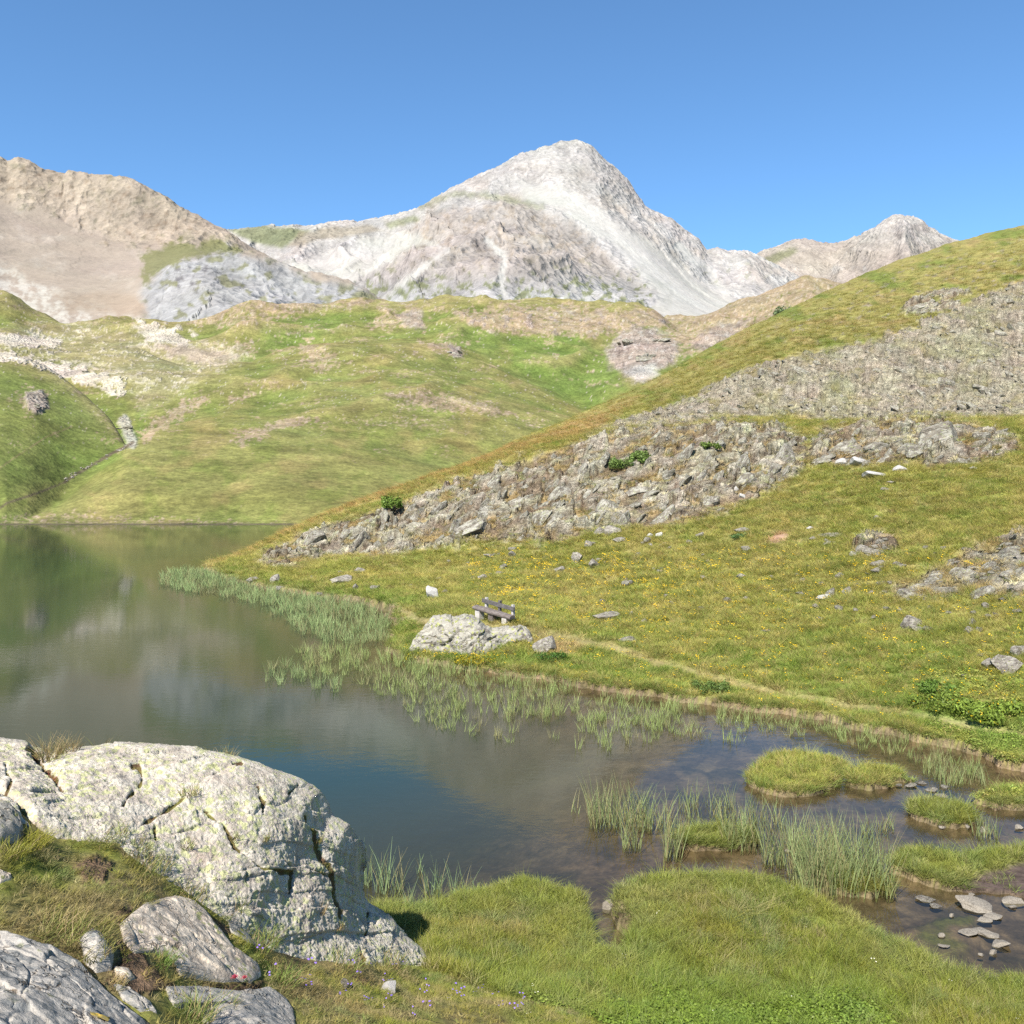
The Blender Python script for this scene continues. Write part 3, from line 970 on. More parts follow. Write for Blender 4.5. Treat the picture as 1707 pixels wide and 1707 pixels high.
col = lerp(col, (0.07, 0.06, 0.035), sstep(146.5, 144.5, g.YY) * (py < 890))
rk = np.clip(rockm + rock2 + strm, 0, 1)
g.Z = Z + rock2 * worley2(g.X / 9, (g.YY * 0.6 + Z) / 9, 12)[2] * 0.5 + rk * (rocky * 0.6 + worley2(g.X / 5, g.YY / 7, 5)[2] * 0.5) * np.clip(g.YY / 450, 0.3, 1.5) + (rocky * 0.35) * np.clip(g.YY / 400, 0.1, 1) 
g.Z = np.where(g.YY < 190, np.minimum(g.Z, (g.YY - 143.2) * 0.025 + np.maximum(g.YY - 143.2, 0) ** 2 * 0.012), g.Z)
g.Z = np.where(g.YY < 143, np.minimum(g.Z, -0.4 - (143 - g.YY) * 0.1), g.Z)
g.upd()
g_hills = g
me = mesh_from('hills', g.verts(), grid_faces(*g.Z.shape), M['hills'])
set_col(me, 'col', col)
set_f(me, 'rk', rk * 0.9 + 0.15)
tag(link('hills', me), kind='structure')


# ------------------------------------------------------------------ near ground, lake bed and the right-hand slope
us = columns(-110, 1820, 3.0, -2600, 4300, 22)
Yr = np.concatenate([np.linspace(0.35, 3.9, 22), np.geomspace(4.0, 17.0, 430), np.geomspace(17.06, 175, 520), np.geomspace(176, 320, 70)])
KN = [-2600, -200, 0, 100, 200, 300, 400, 450, 500, 600, 700, 850, 1000, 1150, 1340, 1500, 1707, 1950, 4300]


def gl(vals):
    """vals: {px: (Y, z)}"""
    return [(p, HOR - (z - H) * F / Y, Y) for p, (Y, z) in sorted(vals.items())]


def gp(vals):
    """vals: {px: (py, Y)}"""
    return [(p, py, Y) for p, (py, Y) in sorted(vals.items())]


L0 = gl({-2600: (0.4, 4.5), -200: (0.4, 4.5), 500: (0.4, 4.3), 850: (0.4, 4.2), 1707: (0.4, 4.0), 4300: (0.4, 4.0)})
L1 = gl({-2600: (2.6, 3.9), -200: (2.6, 3.95), 0: (2.8, 3.9), 400: (3.3, 3.4), 700: (4.0, 2.7), 850: (4.6, 2.2), 1300: (5.5, 1.35), 1707: (5.5, 1.2), 4300: (5.5, 1.2)})
L2 = gp({-2600: (1707, 4.0), -200: (1707, 4.3), 0: (1707, 4.5), 250: (1707, 5.0), 500: (1707, 6.2), 700: (1707, 7.3), 850: (1707, 8.0), 1100: (1707, 8.9), 1300: (1707, 9.2), 1500: (1707, 9.35), 1707: (1707, 9.4), 4300: (1707, 9.4)})
L3 = gp({-2600: (1335, 6.6), -200: (1335, 6.6), 0: (1338, 6.7), 100: (1385, 6.9), 200: (1412, 7.0), 300: (1478, 7.1), 400: (1540, 7.3), 450: (1585, 7.5), 500: (1604, 7.8), 600: (1606, 8.5), 700: (1617, 9.6), 850: (1600, 10.6),
         1100: (1600, 10.8), 1300: (1622, 10.6), 1500: (1652, 10.2), 1707: (1680, 9.95), 4300: (1680, 9.95)})
L4 = gl({-2600: (8.0, 2.9), -200: (8.0, 2.9), 0: (8.2, 3.0), 300: (8.5, 2.3), 450: (8.9, 1.5), 600: (10, 0.8), 700: (11, 0.5), 850: (12.3, 0.32), 1000: (12.8, 0.28), 1200: (13.0, 0.28), 1500: (12.2, 0.22), 1707: (11.6, 0.2), 4300: (11.6, 0.2)})
L5 = gl({-2600: (16, 0.2), 600: (15, 0.18), 1950: (15, 0.18), 4300: (14, 0.2)})
LS = gl({-2600: (62, 0.18), 350: (62, 0.18), 450: (51, 0.18), 600: (45, 0.2), 655: (36, 0.2), 700: (31.5, 0.2), 960: (27.6, 0.2), 1140: (25.8, 0.2), 1340: (24.0, 0.2), 1530: (21.7, 0.2), 1707: (19.7, 0.2), 1950: (18, 0.2), 4300: (14.5, 0.25)})
LP = gl({-2600: (64, 0.2), 350: (64, 0.25), 450: (54, 0.3), 600: (48, 0.35), 700: (38, 0.7), 850: (33.5, 0.9), 960: (32, 0.62), 1100: (28.8, 0.45), 1300: (25.6, 0.38), 1500: (23.0, 0.38), 1707: (20.9, 0.4), 1950: (19, 0.45), 4300: (15.5, 0.6)})
LU = gl({-2600: (66, 0.2), 350: (65, 0.25), 450: (60, 0.5), 600: (55, 0.65), 800: (50, 1.0), 1000: (42, 1.1), 1150: (39, 1.5), 1300: (37, 1.85), 1500: (33, 2.15), 1707: (29, 2.4), 1950: (27, 2.7), 4300: (22, 4)})
LV = gl({-2600: (68, 0.2), 350: (66, 0.3), 450: (65, 0.85), 600: (63, 1.3), 800: (57, 1.7), 1000: (55, 2.9), 1150: (54.5, 4.0), 1300: (55, 5.2), 1400: (55, 6.4), 1500: (52, 6.6), 1707: (50, 7.0), 1950: (48, 7.6), 4300: (40, 11)})
LW = gp({-2600: (930, 72), 350: (945, 68), 400: (930, 69), 450: (918, 71), 500: (890, 73), 560: (868, 73.5), 640: (845, 74), 700: (822, 74), 760: (800, 73.5), 850: (772, 72.5), 900: (755, 72), 1000: (727, 71.5), 1100: (706, 71), 1200: (700, 70),
         1290: (713, 70), 1340: (728, 68), 1400: (712, 67), 1500: (703, 66), 1600: (703, 65.5), 1707: (708, 65), 1950: (708, 62), 4300: (650, 50)})
LX = gp({-2600: (930, 78), 350: (946, 70), 400: (924, 73), 450: (901, 77), 500: (876.5, 81), 560: (853, 85), 640: (824, 91), 700: (803, 96), 760: (783, 101), 850: (752, 108), 950: (725, 108), 1000: (717, 106), 1100: (704, 104), 1230: (698, 102),
         1340: (700, 101), 1500: (698, 101), 1707: (694, 101), 1950: (690, 100), 4300: (600, 90)})
LY = gp({-2600: (930, 84), 350: (947, 72), 400: (926, 76), 450: (903, 80), 500: (878, 85), 560: (855, 90), 640: (826, 98), 700: (805, 104), 760: (783, 110), 850: (750, 119), 900: (734, 121), 985: (715, 119), 1060: (692, 118), 1150: (660, 118), 1250: (612, 119),
         1330: (588, 120), 1420: (572, 122), 1500: (548, 124), 1560: (528, 127), 1640: (490, 132), 1720: (455, 137), 1950: (380, 145), 4300: (150, 150)})
LZ = gp({-2600: (940, 90), 350: (949, 76), 400: (930, 80), 450: (908, 86), 500: (883, 92), 560: (860, 98), 640: (832, 107), 700: (810, 116), 760: (785, 126), 850: (745, 145), 900: (722, 155), 950: (701, 163), 1000: (681, 170), 1050: (659, 176), 1100: (634, 181), 1150: (609, 186),
         1200: (584, 191), 1250: (560, 196), 1300: (539, 200), 1350: (517, 204), 1400: (491, 207), 1450: (466, 210), 1500: (447, 213), 1550: (429, 216), 1600: (412, 219), 1650: (400, 222), 1707: (388, 226), 1950: (340, 236), 4300: (60, 240)})
LE = [(p, py + (60 if p > 600 else 30), Y * 1.25) for p, py, Y in LZ]
LF = [(p, py + 700, max(Y * 1.5, 300)) for p, py, Y in LZ]
base = sheet([L0, L1, L2, L3, L4, L5, LS, LP, LU, LV, LW, LX, LY, LZ, LE, LF], us, Yr)
base = 0.45 * blur(blur(base, 4, 0, 2), 3, 1, 2) + 0.55 * blur(base, 2, 0, 2)
g = Grid(us, Yr, base)
X, YY = g.X.astype(np.float32), g.YY.astype(np.float32)


def Wl(pts, z=0.0):
    out = []
    for p in pts:
        zz = p[2] if len(p) > 2 else z
        w = W(p[0], p[1], zz)
        out.append((w[0], w[1]))
    return out


LAND_R = Wl([(347, 946), (343, 951), (360, 958), (400, 970), (450, 983), (520, 993), (600, 1005), (648, 1022), (666, 1045), (655, 1070), (648, 1085), (675, 1100), (720, 1108), (800, 1120), (880, 1130), (930, 1136), (960, 1144), (1000, 1150), (1040, 1158), (1080, 1160),
            (1140, 1170), (1190, 1176), (1240, 1184), (1300, 1190), (1340, 1197), (1380, 1202), (1420, 1214), (1440, 1219), (1490, 1226), (1530, 1236), (1600, 1250), (1640, 1262), (1665, 1280), (1720, 1290), (1800, 1296), (2100, 1310), (4300, 1400)]) + \
    [(900, 60), (900, 340), (-10, 340)] + [(-24, 138), (-29.5, 136), (-30.5, 124), (-26.8, 104), (-24.5, 86), (-24.2, 76), (-23.7, 69)]
LAND_N = Wl([(-2600, 1700, 0.3), (-300, 1760, 0.3), (0, 1745, 0.3), (300, 1660, 0.3), (560, 1545, 0.3), (640, 1530), (670, 1527), (740, 1514), (800, 1500), (835, 1483), (870, 1474), (905, 1477), (935, 1487), (962, 1494), (982, 1508), (974, 1518), (966, 1530), (968, 1545, .42),
             (990, 1572, .42), (1040, 1580, .42), (1062, 1556, .35), (1052, 1532), (1030, 1515), (1020, 1500), (1030, 1482), (1055, 1470), (1100, 1463), (1150, 1460), (1200, 1458), (1245, 1462), (1290, 1470), (1335, 1484), (1370, 1500), (1400, 1517), (1440, 1535), (1475, 1556),
             (1500, 1570), (1535, 1590), (1570, 1608), (1610, 1616), (1650, 1622), (1707, 1628), (1800, 1634), (2200, 1650), (4300, 1660)], 0.28) + [(30, 0.1), (-30, 0.1)]
ISL = [
    Wl([(1245, 1302), (1262, 1318), (1300, 1328), (1345, 1327), (1380, 1320), (1402, 1309), (1398, 1298), (1405, 1280, .2), (1400, 1262, .2), (1375, 1252, .2), (1335, 1247, .2), (1290, 1250, .2), (1258, 1266, .2), (1246, 1285, .2)]),
    Wl([(1402, 1302), (1415, 1313), (1450, 1318), (1478, 1312), (1490, 1303), (1518, 1303), (1516, 1290, .2), (1490, 1276, .2), (1450, 1272, .2), (1415, 1278, .2), (1405, 1290, .2)]),
    Wl([(1514, 1345), (1520, 1363), (1550, 1374), (1590, 1382), (1618, 1374), (1625, 1358, .15), (1605, 1340, .15), (1570, 1330, .15), (1530, 1330, .15)]),
    Wl([(1130, 1400), (1133, 1412), (1160, 1419), (1210, 1416), (1255, 1414), (1262, 1400), (1240, 1385, .12), (1200, 1376, .15), (1150, 1378, .15)]),
    Wl([(1486, 1440), (1490, 1456), (1520, 1466), (1560, 1480), (1580, 1482), (1610, 1488), (1650, 1492), (1700, 1498), (1800, 1500), (2300, 1540), (2300, 1410, .2), (1800, 1395, .2), (1707, 1402, .2), (1660, 1404, .2), (1625, 1416, .2), (1600, 1422, .2), (1575, 1414, .2), (1545, 1408, .2), (1505, 1412, .2), (1487, 1425, .2)]),
    Wl([(1632, 1338), (1660, 1350), (1700, 1352), (1800, 1360), (2300, 1380), (2300, 1310, .15), (1750, 1300, .15), (1690, 1304, .15), (1655, 1316, .15)]),
    Wl([(1330, 1470), (1345, 1480), (1400, 1492), (1450, 1500), (1475, 1496), (1480, 1478), (1440, 1462), (1380, 1458), (1345, 1460)]),
]
near_cols = (YY > 1)
wig = (fbm2(X * 1.3, YY * 1.3, 3, 301) * 0.16 + fbm2(X * 5, YY * 5, 3, 302) * 0.07).astype(np.float32)
dR = poly_sdf(X, YY, LAND_R)
dN = poly_sdf(X, YY, LAND_N)
dI = np.full(X.shape, -99, np.float32)
bb = (YY > 12) & (YY < 24)
for k, p in enumerate(ISL):
    q = poly_sdf(X[bb], YY[bb], p)
    if k == 6:
        q = q - 0.02
    dI[bb] = np.maximum(dI[bb], q)
d0 = np.maximum(np.maximum(dR, dN), dI)
scale_w = np.clip(YY / 20, 1.0, 3.0)
d = d0 + wig * scale_w
land = sstep(-0.05, 0.05, d / np.clip(YY / 20, 1, 5))
slopeup = fbm2(X / 9, YY / 9, 4, 310) * 0.35 + fbm2(X / 2.2, YY / 2.2, 3, 311) * 0.10
fade = sstep(0.3, 6, d0) * sstep(18, 30, YY)
tus = fbm2(X * 1.1, YY * 1.1, 4, 312) * 0.06
top = np.maximum(base, 0.16) + slopeup * fade * np.clip(YY / 60, 0.3, 1.6) + tus * sstep(0.0, 0.6, d0)
inner = sstep(0.0, 1.2, d0)
isl = (dI > -0.3) & (dI >= dR) & (dI >= dN)
top = np.where(isl, 0.115 + 0.05 * inner + tus * 0.6, top)
mud = pmask(g.px, (HOR + H * F / YY).astype(np.float32), [(1590, 1488), (1640, 1462), (1700, 1445), (1900, 1435), (2300, 1440), (2300, 1560), (1700, 1510)], 8)
top = np.where(isl, top * (1 - 0.55 * mud), top)
top = np.where(dI >= np.maximum(dR, dN), top, top)
# island tuft 6 is only a low muddy root mat
shall = sstep(600, 1150, us)[None, :] * np.ones_like(X)
wd = np.maximum(-d, 0)
bedz = -(0.07 + wd * (0.30 - 0.24 * shall))
bedz = np.maximum(bedz, -3.2 + 2.3 * shall)
bedz = bedz + fbm2(X * 0.8, YY * 0.8, 3, 320) * 0.04 * np.clip(wd, 0, 1)
bedn = worley2(X * 2.2 + fbm2(X * 1.5, YY * 1.5, 3, 325) * 0.9, YY * 2.2 + fbm2(X * 1.5, YY * 1.5, 3, 326) * 0.9, 9)
Z = bedz * (1 - land) + top * land
# creek gravel bar under thin water
pyw = (HOR + H * F / YY).astype(np.float32)
bar = pmask(g.px, pyw, [(1500, 1545), (1560, 1525), (1620, 1520), (1640, 1560), (1590, 1595), (1530, 1590)], 10, wobble(g, 30, 5), 8) * (1 - land)
Z = Z * (1 - bar) + bar * (-0.035)
g.Z = Z
g.upd()

# crags: blocky relief in the outcrops
OC1 = [(430, 935), (500, 893), (560, 872), (640, 848), (700, 826), (760, 803), (830, 782), (900, 758), (1000, 730), (1100, 707), (1200, 701), (1290, 714), (1340, 732), (1345, 770), (1320, 800), (1280, 815), (1210, 855), (1120, 873), (1000, 880), (900, 905), (800, 900), (740, 912), (640, 925), (560, 925), (520, 932), (470, 950)]
OC2 = [(1345, 752), (1370, 715), (1440, 705), (1560, 700), (1640, 712), (1690, 722), (1700, 750), (1640, 772), (1560, 776), (1480, 772), (1400, 778), (1350, 772)]
OC3 = [(985, 724), (1060, 697), (1150, 664), (1250, 616), (1330, 592), (1420, 577), (1500, 552), (1560, 532), (1640, 494), (1720, 458), (2000, 400), (2600, 300), (2600, 705), (1707, 695), (1560, 699), (1480, 703), (1380, 704), (1320, 690), (1230, 699), (1150, 705), (1060, 716)]
OC4 = [(1478, 985), (1530, 965), (1600, 925), (1660, 900), (1720, 885), (2000, 860), (2000, 1010), (1707, 1000), (1620, 990), (1560, 1000), (1500, 1000)]
OC5 = [(1500, 520), (1530, 495), (1580, 480), (1620, 487), (1600, 512), (1540, 525)]
OC6 = [(1420, 915), (1450, 895), (1495, 905), (1500, 915), (1470, 925), (1430, 925)]
w1 = wobble(g, 60, 81)
w2 = wobble(g, 17, 82)
px, py = g.px, g.py
m1 = pmask(px, py, OC1, 7, w2, 16)
m2 = pmask(px, py, OC2, 6, w2, 10)
m3 = pmask(px, py, OC3, 6, w2, 12)
m4 = pmask(px, py, OC4, 6, w2, 16)
m5 = pmask(px, py, OC5, 4, w2, 8)
m6 = pmask(px, py, OC6, 4, w2, 6)
far = (YY > 25)
crag = np.maximum.reduce([m1, m2, m3 * 0.95, m4, m5, m6]) * far
gap = sstep(0.05, 0.35, fbm2(px / 38, py / 16, 4, 330, 0.6))
crag = crag * (1 - 0.92 * gap * (1 - 0.5 * m3))
a_ = (X * 0.80 + g.Z * 0.9)
b_ = (-X * 0.55 + g.Z * 1.2 + YY * 0.35)
n_ = fbm2(X / 1.1, YY / 1.6, 4, 340)
sc_ = np.clip(YY / 60, 0.5, 2.0)
f1, f2, hh1 = worley2(a_ / 2.6 + n_ * 0.30, b_ / 1.15 + n_ * 0.3, 41)
f1b, f2b, hh2 = worley2(a_ / 0.9 + n_ * 0.25, b_ / 0.5, 42)
a3 = (X * 0.75 - g.Z * 1.1 + YY * 0.1)
b3 = (X * 0.62 + g.Z * 1.35 - YY * 0.25)
s1, s2, hs1 = worley2(a3 / 5.5 + n_ * 0.25, b3 / 1.15 + n_ * 0.25, 45)
s1b, s2b, hs2 = worley2(a3 / 2.0 + n_ * 0.25, b3 / 0.5, 46)
f1c, f2c, hh3 = worley2(a_ / 6.5 + n_ * 0.15, b_ / 3.0, 43)
rel = (hh1 - 0.3) * 0.50 + (hh2 - 0.5) * 0.20 + (hh3 - 0.4) * 0.75 + n_ * 0.12
rel = rel * (1 - m3) + 0.85 * m3 * ((hs1 - 0.4) * 0.75 + (hs2 - 0.5) * 0.3 + n_ * 0.15 + (hh3 - 0.4) * 0.5)
g.Z = g.Z + crag * rel * np.clip(YY / 68, 0.35, 1.5)
g.upd()
px, py = g.px, g.py

# paths as shallow hollows
path = lmask(px, py, [(655, 1010), (700, 1035), (760, 1040), (880, 1052), (960, 1066), (1040, 1084), (1090, 1102), (1150, 1118), (1230, 1142), (1300, 1156), (1400, 1173), (1500, 1190), (1600, 1206), (1707, 1226), (1900, 1250)], 7, 4, w2, 4)
path = path * (1 + 0 * px)
path2 = lmask(px, py, [(1385, 770), (1395, 800), (1390, 830), (1370, 870), (1330, 905), (1270, 930), (1200, 960), (1130, 990)], 2.5, 3, w2, 3) * 0.6
path3 = lmask(px, py, [(345, 952), (430, 968), (520, 988), (600, 998), (655, 1010)], 2, 2, w2, 2) * 0.7
path = np.maximum(path, np.maximum(path2, path3)) * (YY > 15)
g.Z = g.Z - path * 0.05

# albedo ---------------------------------------------------------------
nA = fbm2(X / 3.2, YY / 4.5, 4, 350)
nB = fbm2(X / 0.8, YY / 1.1, 4, 351)
nC = fbm2(px / 110, py / 50, 4, 352)
col = np.zeros(Z.shape + (3,), np.float32)
col[:] = (0.160, 0.158, 0.042)
dry = sstep(-0.25, 0.45, nC + nA * 0.5) * sstep(15, 40, YY)
col = lerp(col, (0.205, 0.175, 0.066), dry * 0.6)
lush = sstep(1010, 1120, py + nA * 40) * (YY > 17) * sstep(0.2, 0.8, d0)
col = lerp(col, (0.080, 0.125, 0.022), lush * 0.75 * sstep(-0.3, 0.3, nA + 0.15))
col = lerp(col, (0.070, 0.118, 0.020), sstep(2.2, 0.3, d0) * (YY > 30) * land * 0.7)
col = lerp(col, (0.090, 0.125, 0.030), sstep(0.1, 0.5, fbm2(px / 50, py / 22, 4, 353)) * (YY > 25) * sstep(1000, 860, py) * 0.45)
rid = pmask(px, py, [(345, 950), (500, 882), (640, 830), (860, 756), (990, 722), (1100, 640), (860, 740), (860, 700), (300, 900)], 9, w2, 7)
col = lerp(col, (0.235, 0.135, 0.070), rid * (YY > 50) * 0.75)
patchy = fbm2(px / 34, py / 12, 4, 357)
col = lerp(col, (0.245, 0.205, 0.085), sstep(0.05, 0.4, patchy) * (YY > 24) * 0.5)
col = lerp(col, (0.105, 0.130, 0.030), sstep(0.1, 0.45, -patchy) * (YY > 24) * 0.5)
upper = sstep(720, 640, py) * (YY > 90)
col = lerp(col, (0.160, 0.140, 0.046), upper * 0.8)
col = lerp(col, (0.085, 0.110, 0.022), upper * sstep(0.0, 0.4, fbm2(px / 80, py / 30, 4, 354)) * 0.8)
col = lerp(col, (0.190, 0.140, 0.062), upper * sstep(0.1, 0.45, fbm2(px / 60 + 9, py / 22, 4, 355)) * 0.6)
orange = sstep(0.12, 0.5, fbm2(px / 60, py / 22, 4, 356)) * (YY > 24) * (1 - upper)
col = lerp(col, (0.225, 0.175, 0.050), orange * 0.35)
soil = pmask(px, py, [(1272, 908), (1290, 890), (1322, 888), (1310, 900), (1285, 912)], 3, w2, 4)
soil = np.maximum(soil, pmask(px, py, [(885, 1065), (960, 1070), (975, 1085), (930, 1095), (895, 1090)], 5, w2, 6) * 0.6 * (YY > 20))
col = lerp(col, (0.27, 0.17, 0.115), soil)
col = lerp(col, (0.205, 0.168, 0.078), np.clip(path, 0, 1) * 0.85)
# near knoll and meadow
near = (YY < 17)
knoll = near * sstep(0.75, 1.6, base)
col = np.where(near[..., None], np.float32((0.124, 0.134, 0.025)), col)
col = lerp(col, (0.170, 0.125, 0.060), knoll * sstep(-0.25, 0.4, nB + nA * 0.4) * 0.9)
kn_soil = knoll * sstep(0.25, 0.5, fbm2(X * 1.7, YY * 1.7, 4, 360))
for pl in ([(120, 1440), (160, 1425), (190, 1440), (175, 1470), (140, 1470)], [(190, 1560), (240, 1590), (300, 1650), (230, 1660), (170, 1640), (200, 1600)], [(195, 1510), (225, 1515), (210, 1545), (190, 1535)], [(340, 1640), (440, 1635), (430, 1660), (350, 1655)]):
    kn_soil = np.maximum(kn_soil, pmask(px, py, pl, 8, w2, 8) * near)
col = lerp(col, (0.115, 0.070, 0.048), kn_soil * 0.9)
# peat bank edge
bank = land * sstep(0.09, 0.0, d / np.clip(YY / 20, 1, 4)) * (d0 < 0.6)
col = lerp(col, (0.12, 0.085, 0.05), bank * 0.9)
bank2 = land * sstep(0.10, 0.0, d / np.clip(YY / 20, 1, 4)) * (YY > 12)
col = lerp(col, (0.185, 0.135, 0.085), bank2 * sstep(0.03, 0.09, Z) * 0.9)
col = lerp(col, (0.05, 0.035, 0.022), bank2 * sstep(0.07, 0.02, Z) * 0.95)
mudw = mud * land * isl
col = lerp(col, (0.060, 0.044, 0.036), mudw)
# lake bed
wet = 1 - land
bedc = np.float32((0.088, 0.064, 0.042)) * np.ones_like(col)
bedc = lerp(bedc, (0.135, 0.098, 0.062), sstep(0.15, 0.6, bedn[2]))
bedc = lerp(bedc, (0.034, 0.027, 0.020), sstep(0.12, 0.02, bedn[1] - bedn[0] + 0.15 * nB) * sstep(0.0, 0.3, nA) * 0.7)
bedc = lerp(bedc, (0.03, 0.028, 0.018), sstep(0.1, 0.4, nB) * 0.6)
bedc = lerp(bedc, (0.10, 0.10, 0.025), bar * sstep(-0.2, 0.3, nB))
bedc = lerp(bedc, (0.055, 0.075, 0.03), sstep(1.5, 6, wd) * 0.8)
col = lerp(col, bedc, wet)
rockc = np.float32((0.150, 0.129, 0.100)) * np.ones_like(col)
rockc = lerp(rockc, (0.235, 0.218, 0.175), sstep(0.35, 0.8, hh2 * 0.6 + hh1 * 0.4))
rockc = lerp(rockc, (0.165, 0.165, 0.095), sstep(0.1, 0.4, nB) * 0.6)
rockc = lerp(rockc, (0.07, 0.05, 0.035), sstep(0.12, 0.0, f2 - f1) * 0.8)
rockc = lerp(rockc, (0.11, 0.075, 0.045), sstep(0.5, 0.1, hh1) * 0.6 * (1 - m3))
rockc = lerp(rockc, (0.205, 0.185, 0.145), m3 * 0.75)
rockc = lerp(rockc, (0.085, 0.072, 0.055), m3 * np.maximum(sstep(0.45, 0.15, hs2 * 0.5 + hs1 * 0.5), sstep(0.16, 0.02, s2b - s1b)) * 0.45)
rockc = lerp(rockc, (0.15, 0.15, 0.085), m3 * sstep(0.1, 0.4, nC) * 0.5)
rockc = rockc * np.float32((1.72, 1.68, 1.58))
cragc = np.clip(crag * 1.2, 0, 1)
heat = np.maximum.reduce([m1, m2, m4]) * far * (1 - cragc)
col = lerp(col, (0.200, 0.128, 0.068), heat * 0.8)
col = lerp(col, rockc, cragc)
st = m3 * gap
col = lerp(col, (0.165, 0.145, 0.060), st * 0.5 * sstep(0.0, 0.3, w1))
debris = sstep(0.3, 0.5, fbm2(px / 14, py / 5, 3, 370)) * pmask(px, py, [(1250, 560), (1500, 440), (1707, 400), (1707, 560), (1400, 580)], 20) * (YY > 100)
col = lerp(col, (0.165, 0.14, 0.11), debris * 0.8)
g.col = col
g.crag = cragc
g.land = land
g.d0 = d0
g.d = d
g.path = path
g.bank = bank
g.upd()
g_gr = g
rkv = np.clip(cragc * 0.9 + 0.08 + kn_soil * 0.4 + bank * 0.5, 0, 1)
me = mesh_from('ground', g.verts(), grid_faces(*g.Z.shape), M['ground'])
set_col(me, 'col', col)
set_f(me, 'rk', rkv)
tag(link('ground', me), kind='structure')

# land sheet reaching the horizon, far below everything that is seen
s_ = 15000.0
vb = np.array([(-s_, -s_, -6), (s_, -s_, -6), (s_, s_, -6), (-s_, s_, -6)])
me = mesh_from('valley_floor', vb, np.array([[0, 1, 2, 3]]), M['hills'])
set_col(me, 'col', np.tile([0.12, 0.125, 0.035], (4, 1)))
set_f(me, 'rk', np.zeros(4))
tag(link('valley_floor', me), kind='structure')


def ground_z(x, y):
    return float(g_gr.z_at(x, y))


# ------------------------------------------------------------------ lake water
def mat_water():
    m = NT('lake_water')
    v = m.coord('Object')
    # wind ripples, longer across the view
    tc = m.coord('Object', (1.0, 1.0, 1.0))
    n1 = m.noise(m.coord('Object', (1.0, 1.5, 1.0)), 2.2, 3, 0.5, 0.3)
    n2 = m.noise(m.coord('Object', (1.0, 1.35, 1.0), rot=(0, 0, 0.35)), 9.0, 4, 0.6, 0.2)
    n3 = m.noise(m.coord('Object', (0.14, 0.3, 1.0)), 1.0, 3, 0.5)
    calm = m.attr('calm', 'Fac')
    patch = m.rng(m.noise(m.coord('Object', (0.05, 0.12, 1.0)), 1.0, 3, 0.5), 0.35, 0.65, 0.35, 1.0)
    h = m.math('ADD', m.math('MULTIPLY', n1, 0.55), m.math('MULTIPLY', n2, 0.22))
    amt = m.math('MULTIPLY', patch, m.math('SUBTRACT', 1.0, m.math('MULTIPLY', calm, 0.8)))
    nrm = m.bump(m.math('MULTIPLY', h, amt), 0.20, 0.024)
    fr = m.n('ShaderNodeFresnel')
    fr.inputs['IOR'].default_value = 1.33
    m.l(nrm, fr.inputs['Normal'])
    gl_ = m.n('ShaderNodeBsdfGlossy')
    gl_.inputs['Roughness'].default_value = 0.025
    m.l(nrm, gl_.inputs['Normal'])
    df = m.n('ShaderNodeBsdfDiffuse')
    silt = m.mix(m.attr('dep', 'Fac'), (0.056, 0.048, 0.023), (0.018, 0.033, 0.020))
    m.l(silt, df.inputs['Color'])
    tr = m.n('ShaderNodeBsdfTransparent')
    tr.inputs['Color'].default_value = (0.80, 0.80, 0.72, 1)
    under = m.n('ShaderNodeMixShader')
    m.l(m.attr('murk', 'Fac'), under.inputs[0])
    m.l(tr.outputs[0], under.inputs[1])
    m.l(df.outputs[0], under.inputs[2])
    top_ = m.n('ShaderNodeMixShader')
    m.l(fr.outputs[0], top_.inputs[0])
    m.l(under.outputs[0], top_.inputs[1])
    m.l(gl_.outputs[0], top_.inputs[2])
    m.l(top_.outputs[0], m.out.inputs[0])
    return m.m


wus = columns(-110, 1820, 8, -2600, 3600, 14)
wY = np.geomspace(6.5, 158, 260)
wx = (wus[None, :] - CX) / F * wY[:, None]
wy = np.broadcast_to(wY[:, None], wx.shape)
bz = g_gr.z_at(wx, wy)
dep = np.maximum(-bz, 0)
me = mesh_from('lake_water', np.stack([wx, wy, np.zeros_like(wx)], -1).reshape(-1, 3), grid_faces(*wx.shape), mat_water())
set_f(me, 'murk', 0.04 + 0.86 * (1 - np.exp(-dep * 1.15)))
set_f(me, 'dep', np.clip(dep / 2.0, 0, 1))
set_f(me, 'calm', sstep(24, 15, wy) * sstep(850, 1250, np.broadcast_to(wus[None, :], wx.shape)))
tag(link('lake_water', me), kind='structure')


# ------------------------------------------------------------------ rocks
def ico(sub):
    import bmesh
    bm = bmesh.new()
    bmesh.ops.create_icosphere(bm, subdivisions=sub, radius=1.0)
    V = np.array([v.co[:] for v in bm.verts], np.float32)
    Fc = np.array([[v.index for v in f.verts] for f in bm.faces], np.int32)
    bm.free()
    return V, Fc


ICO = {k: ico(k) for k in (2, 3, 4, 5)}


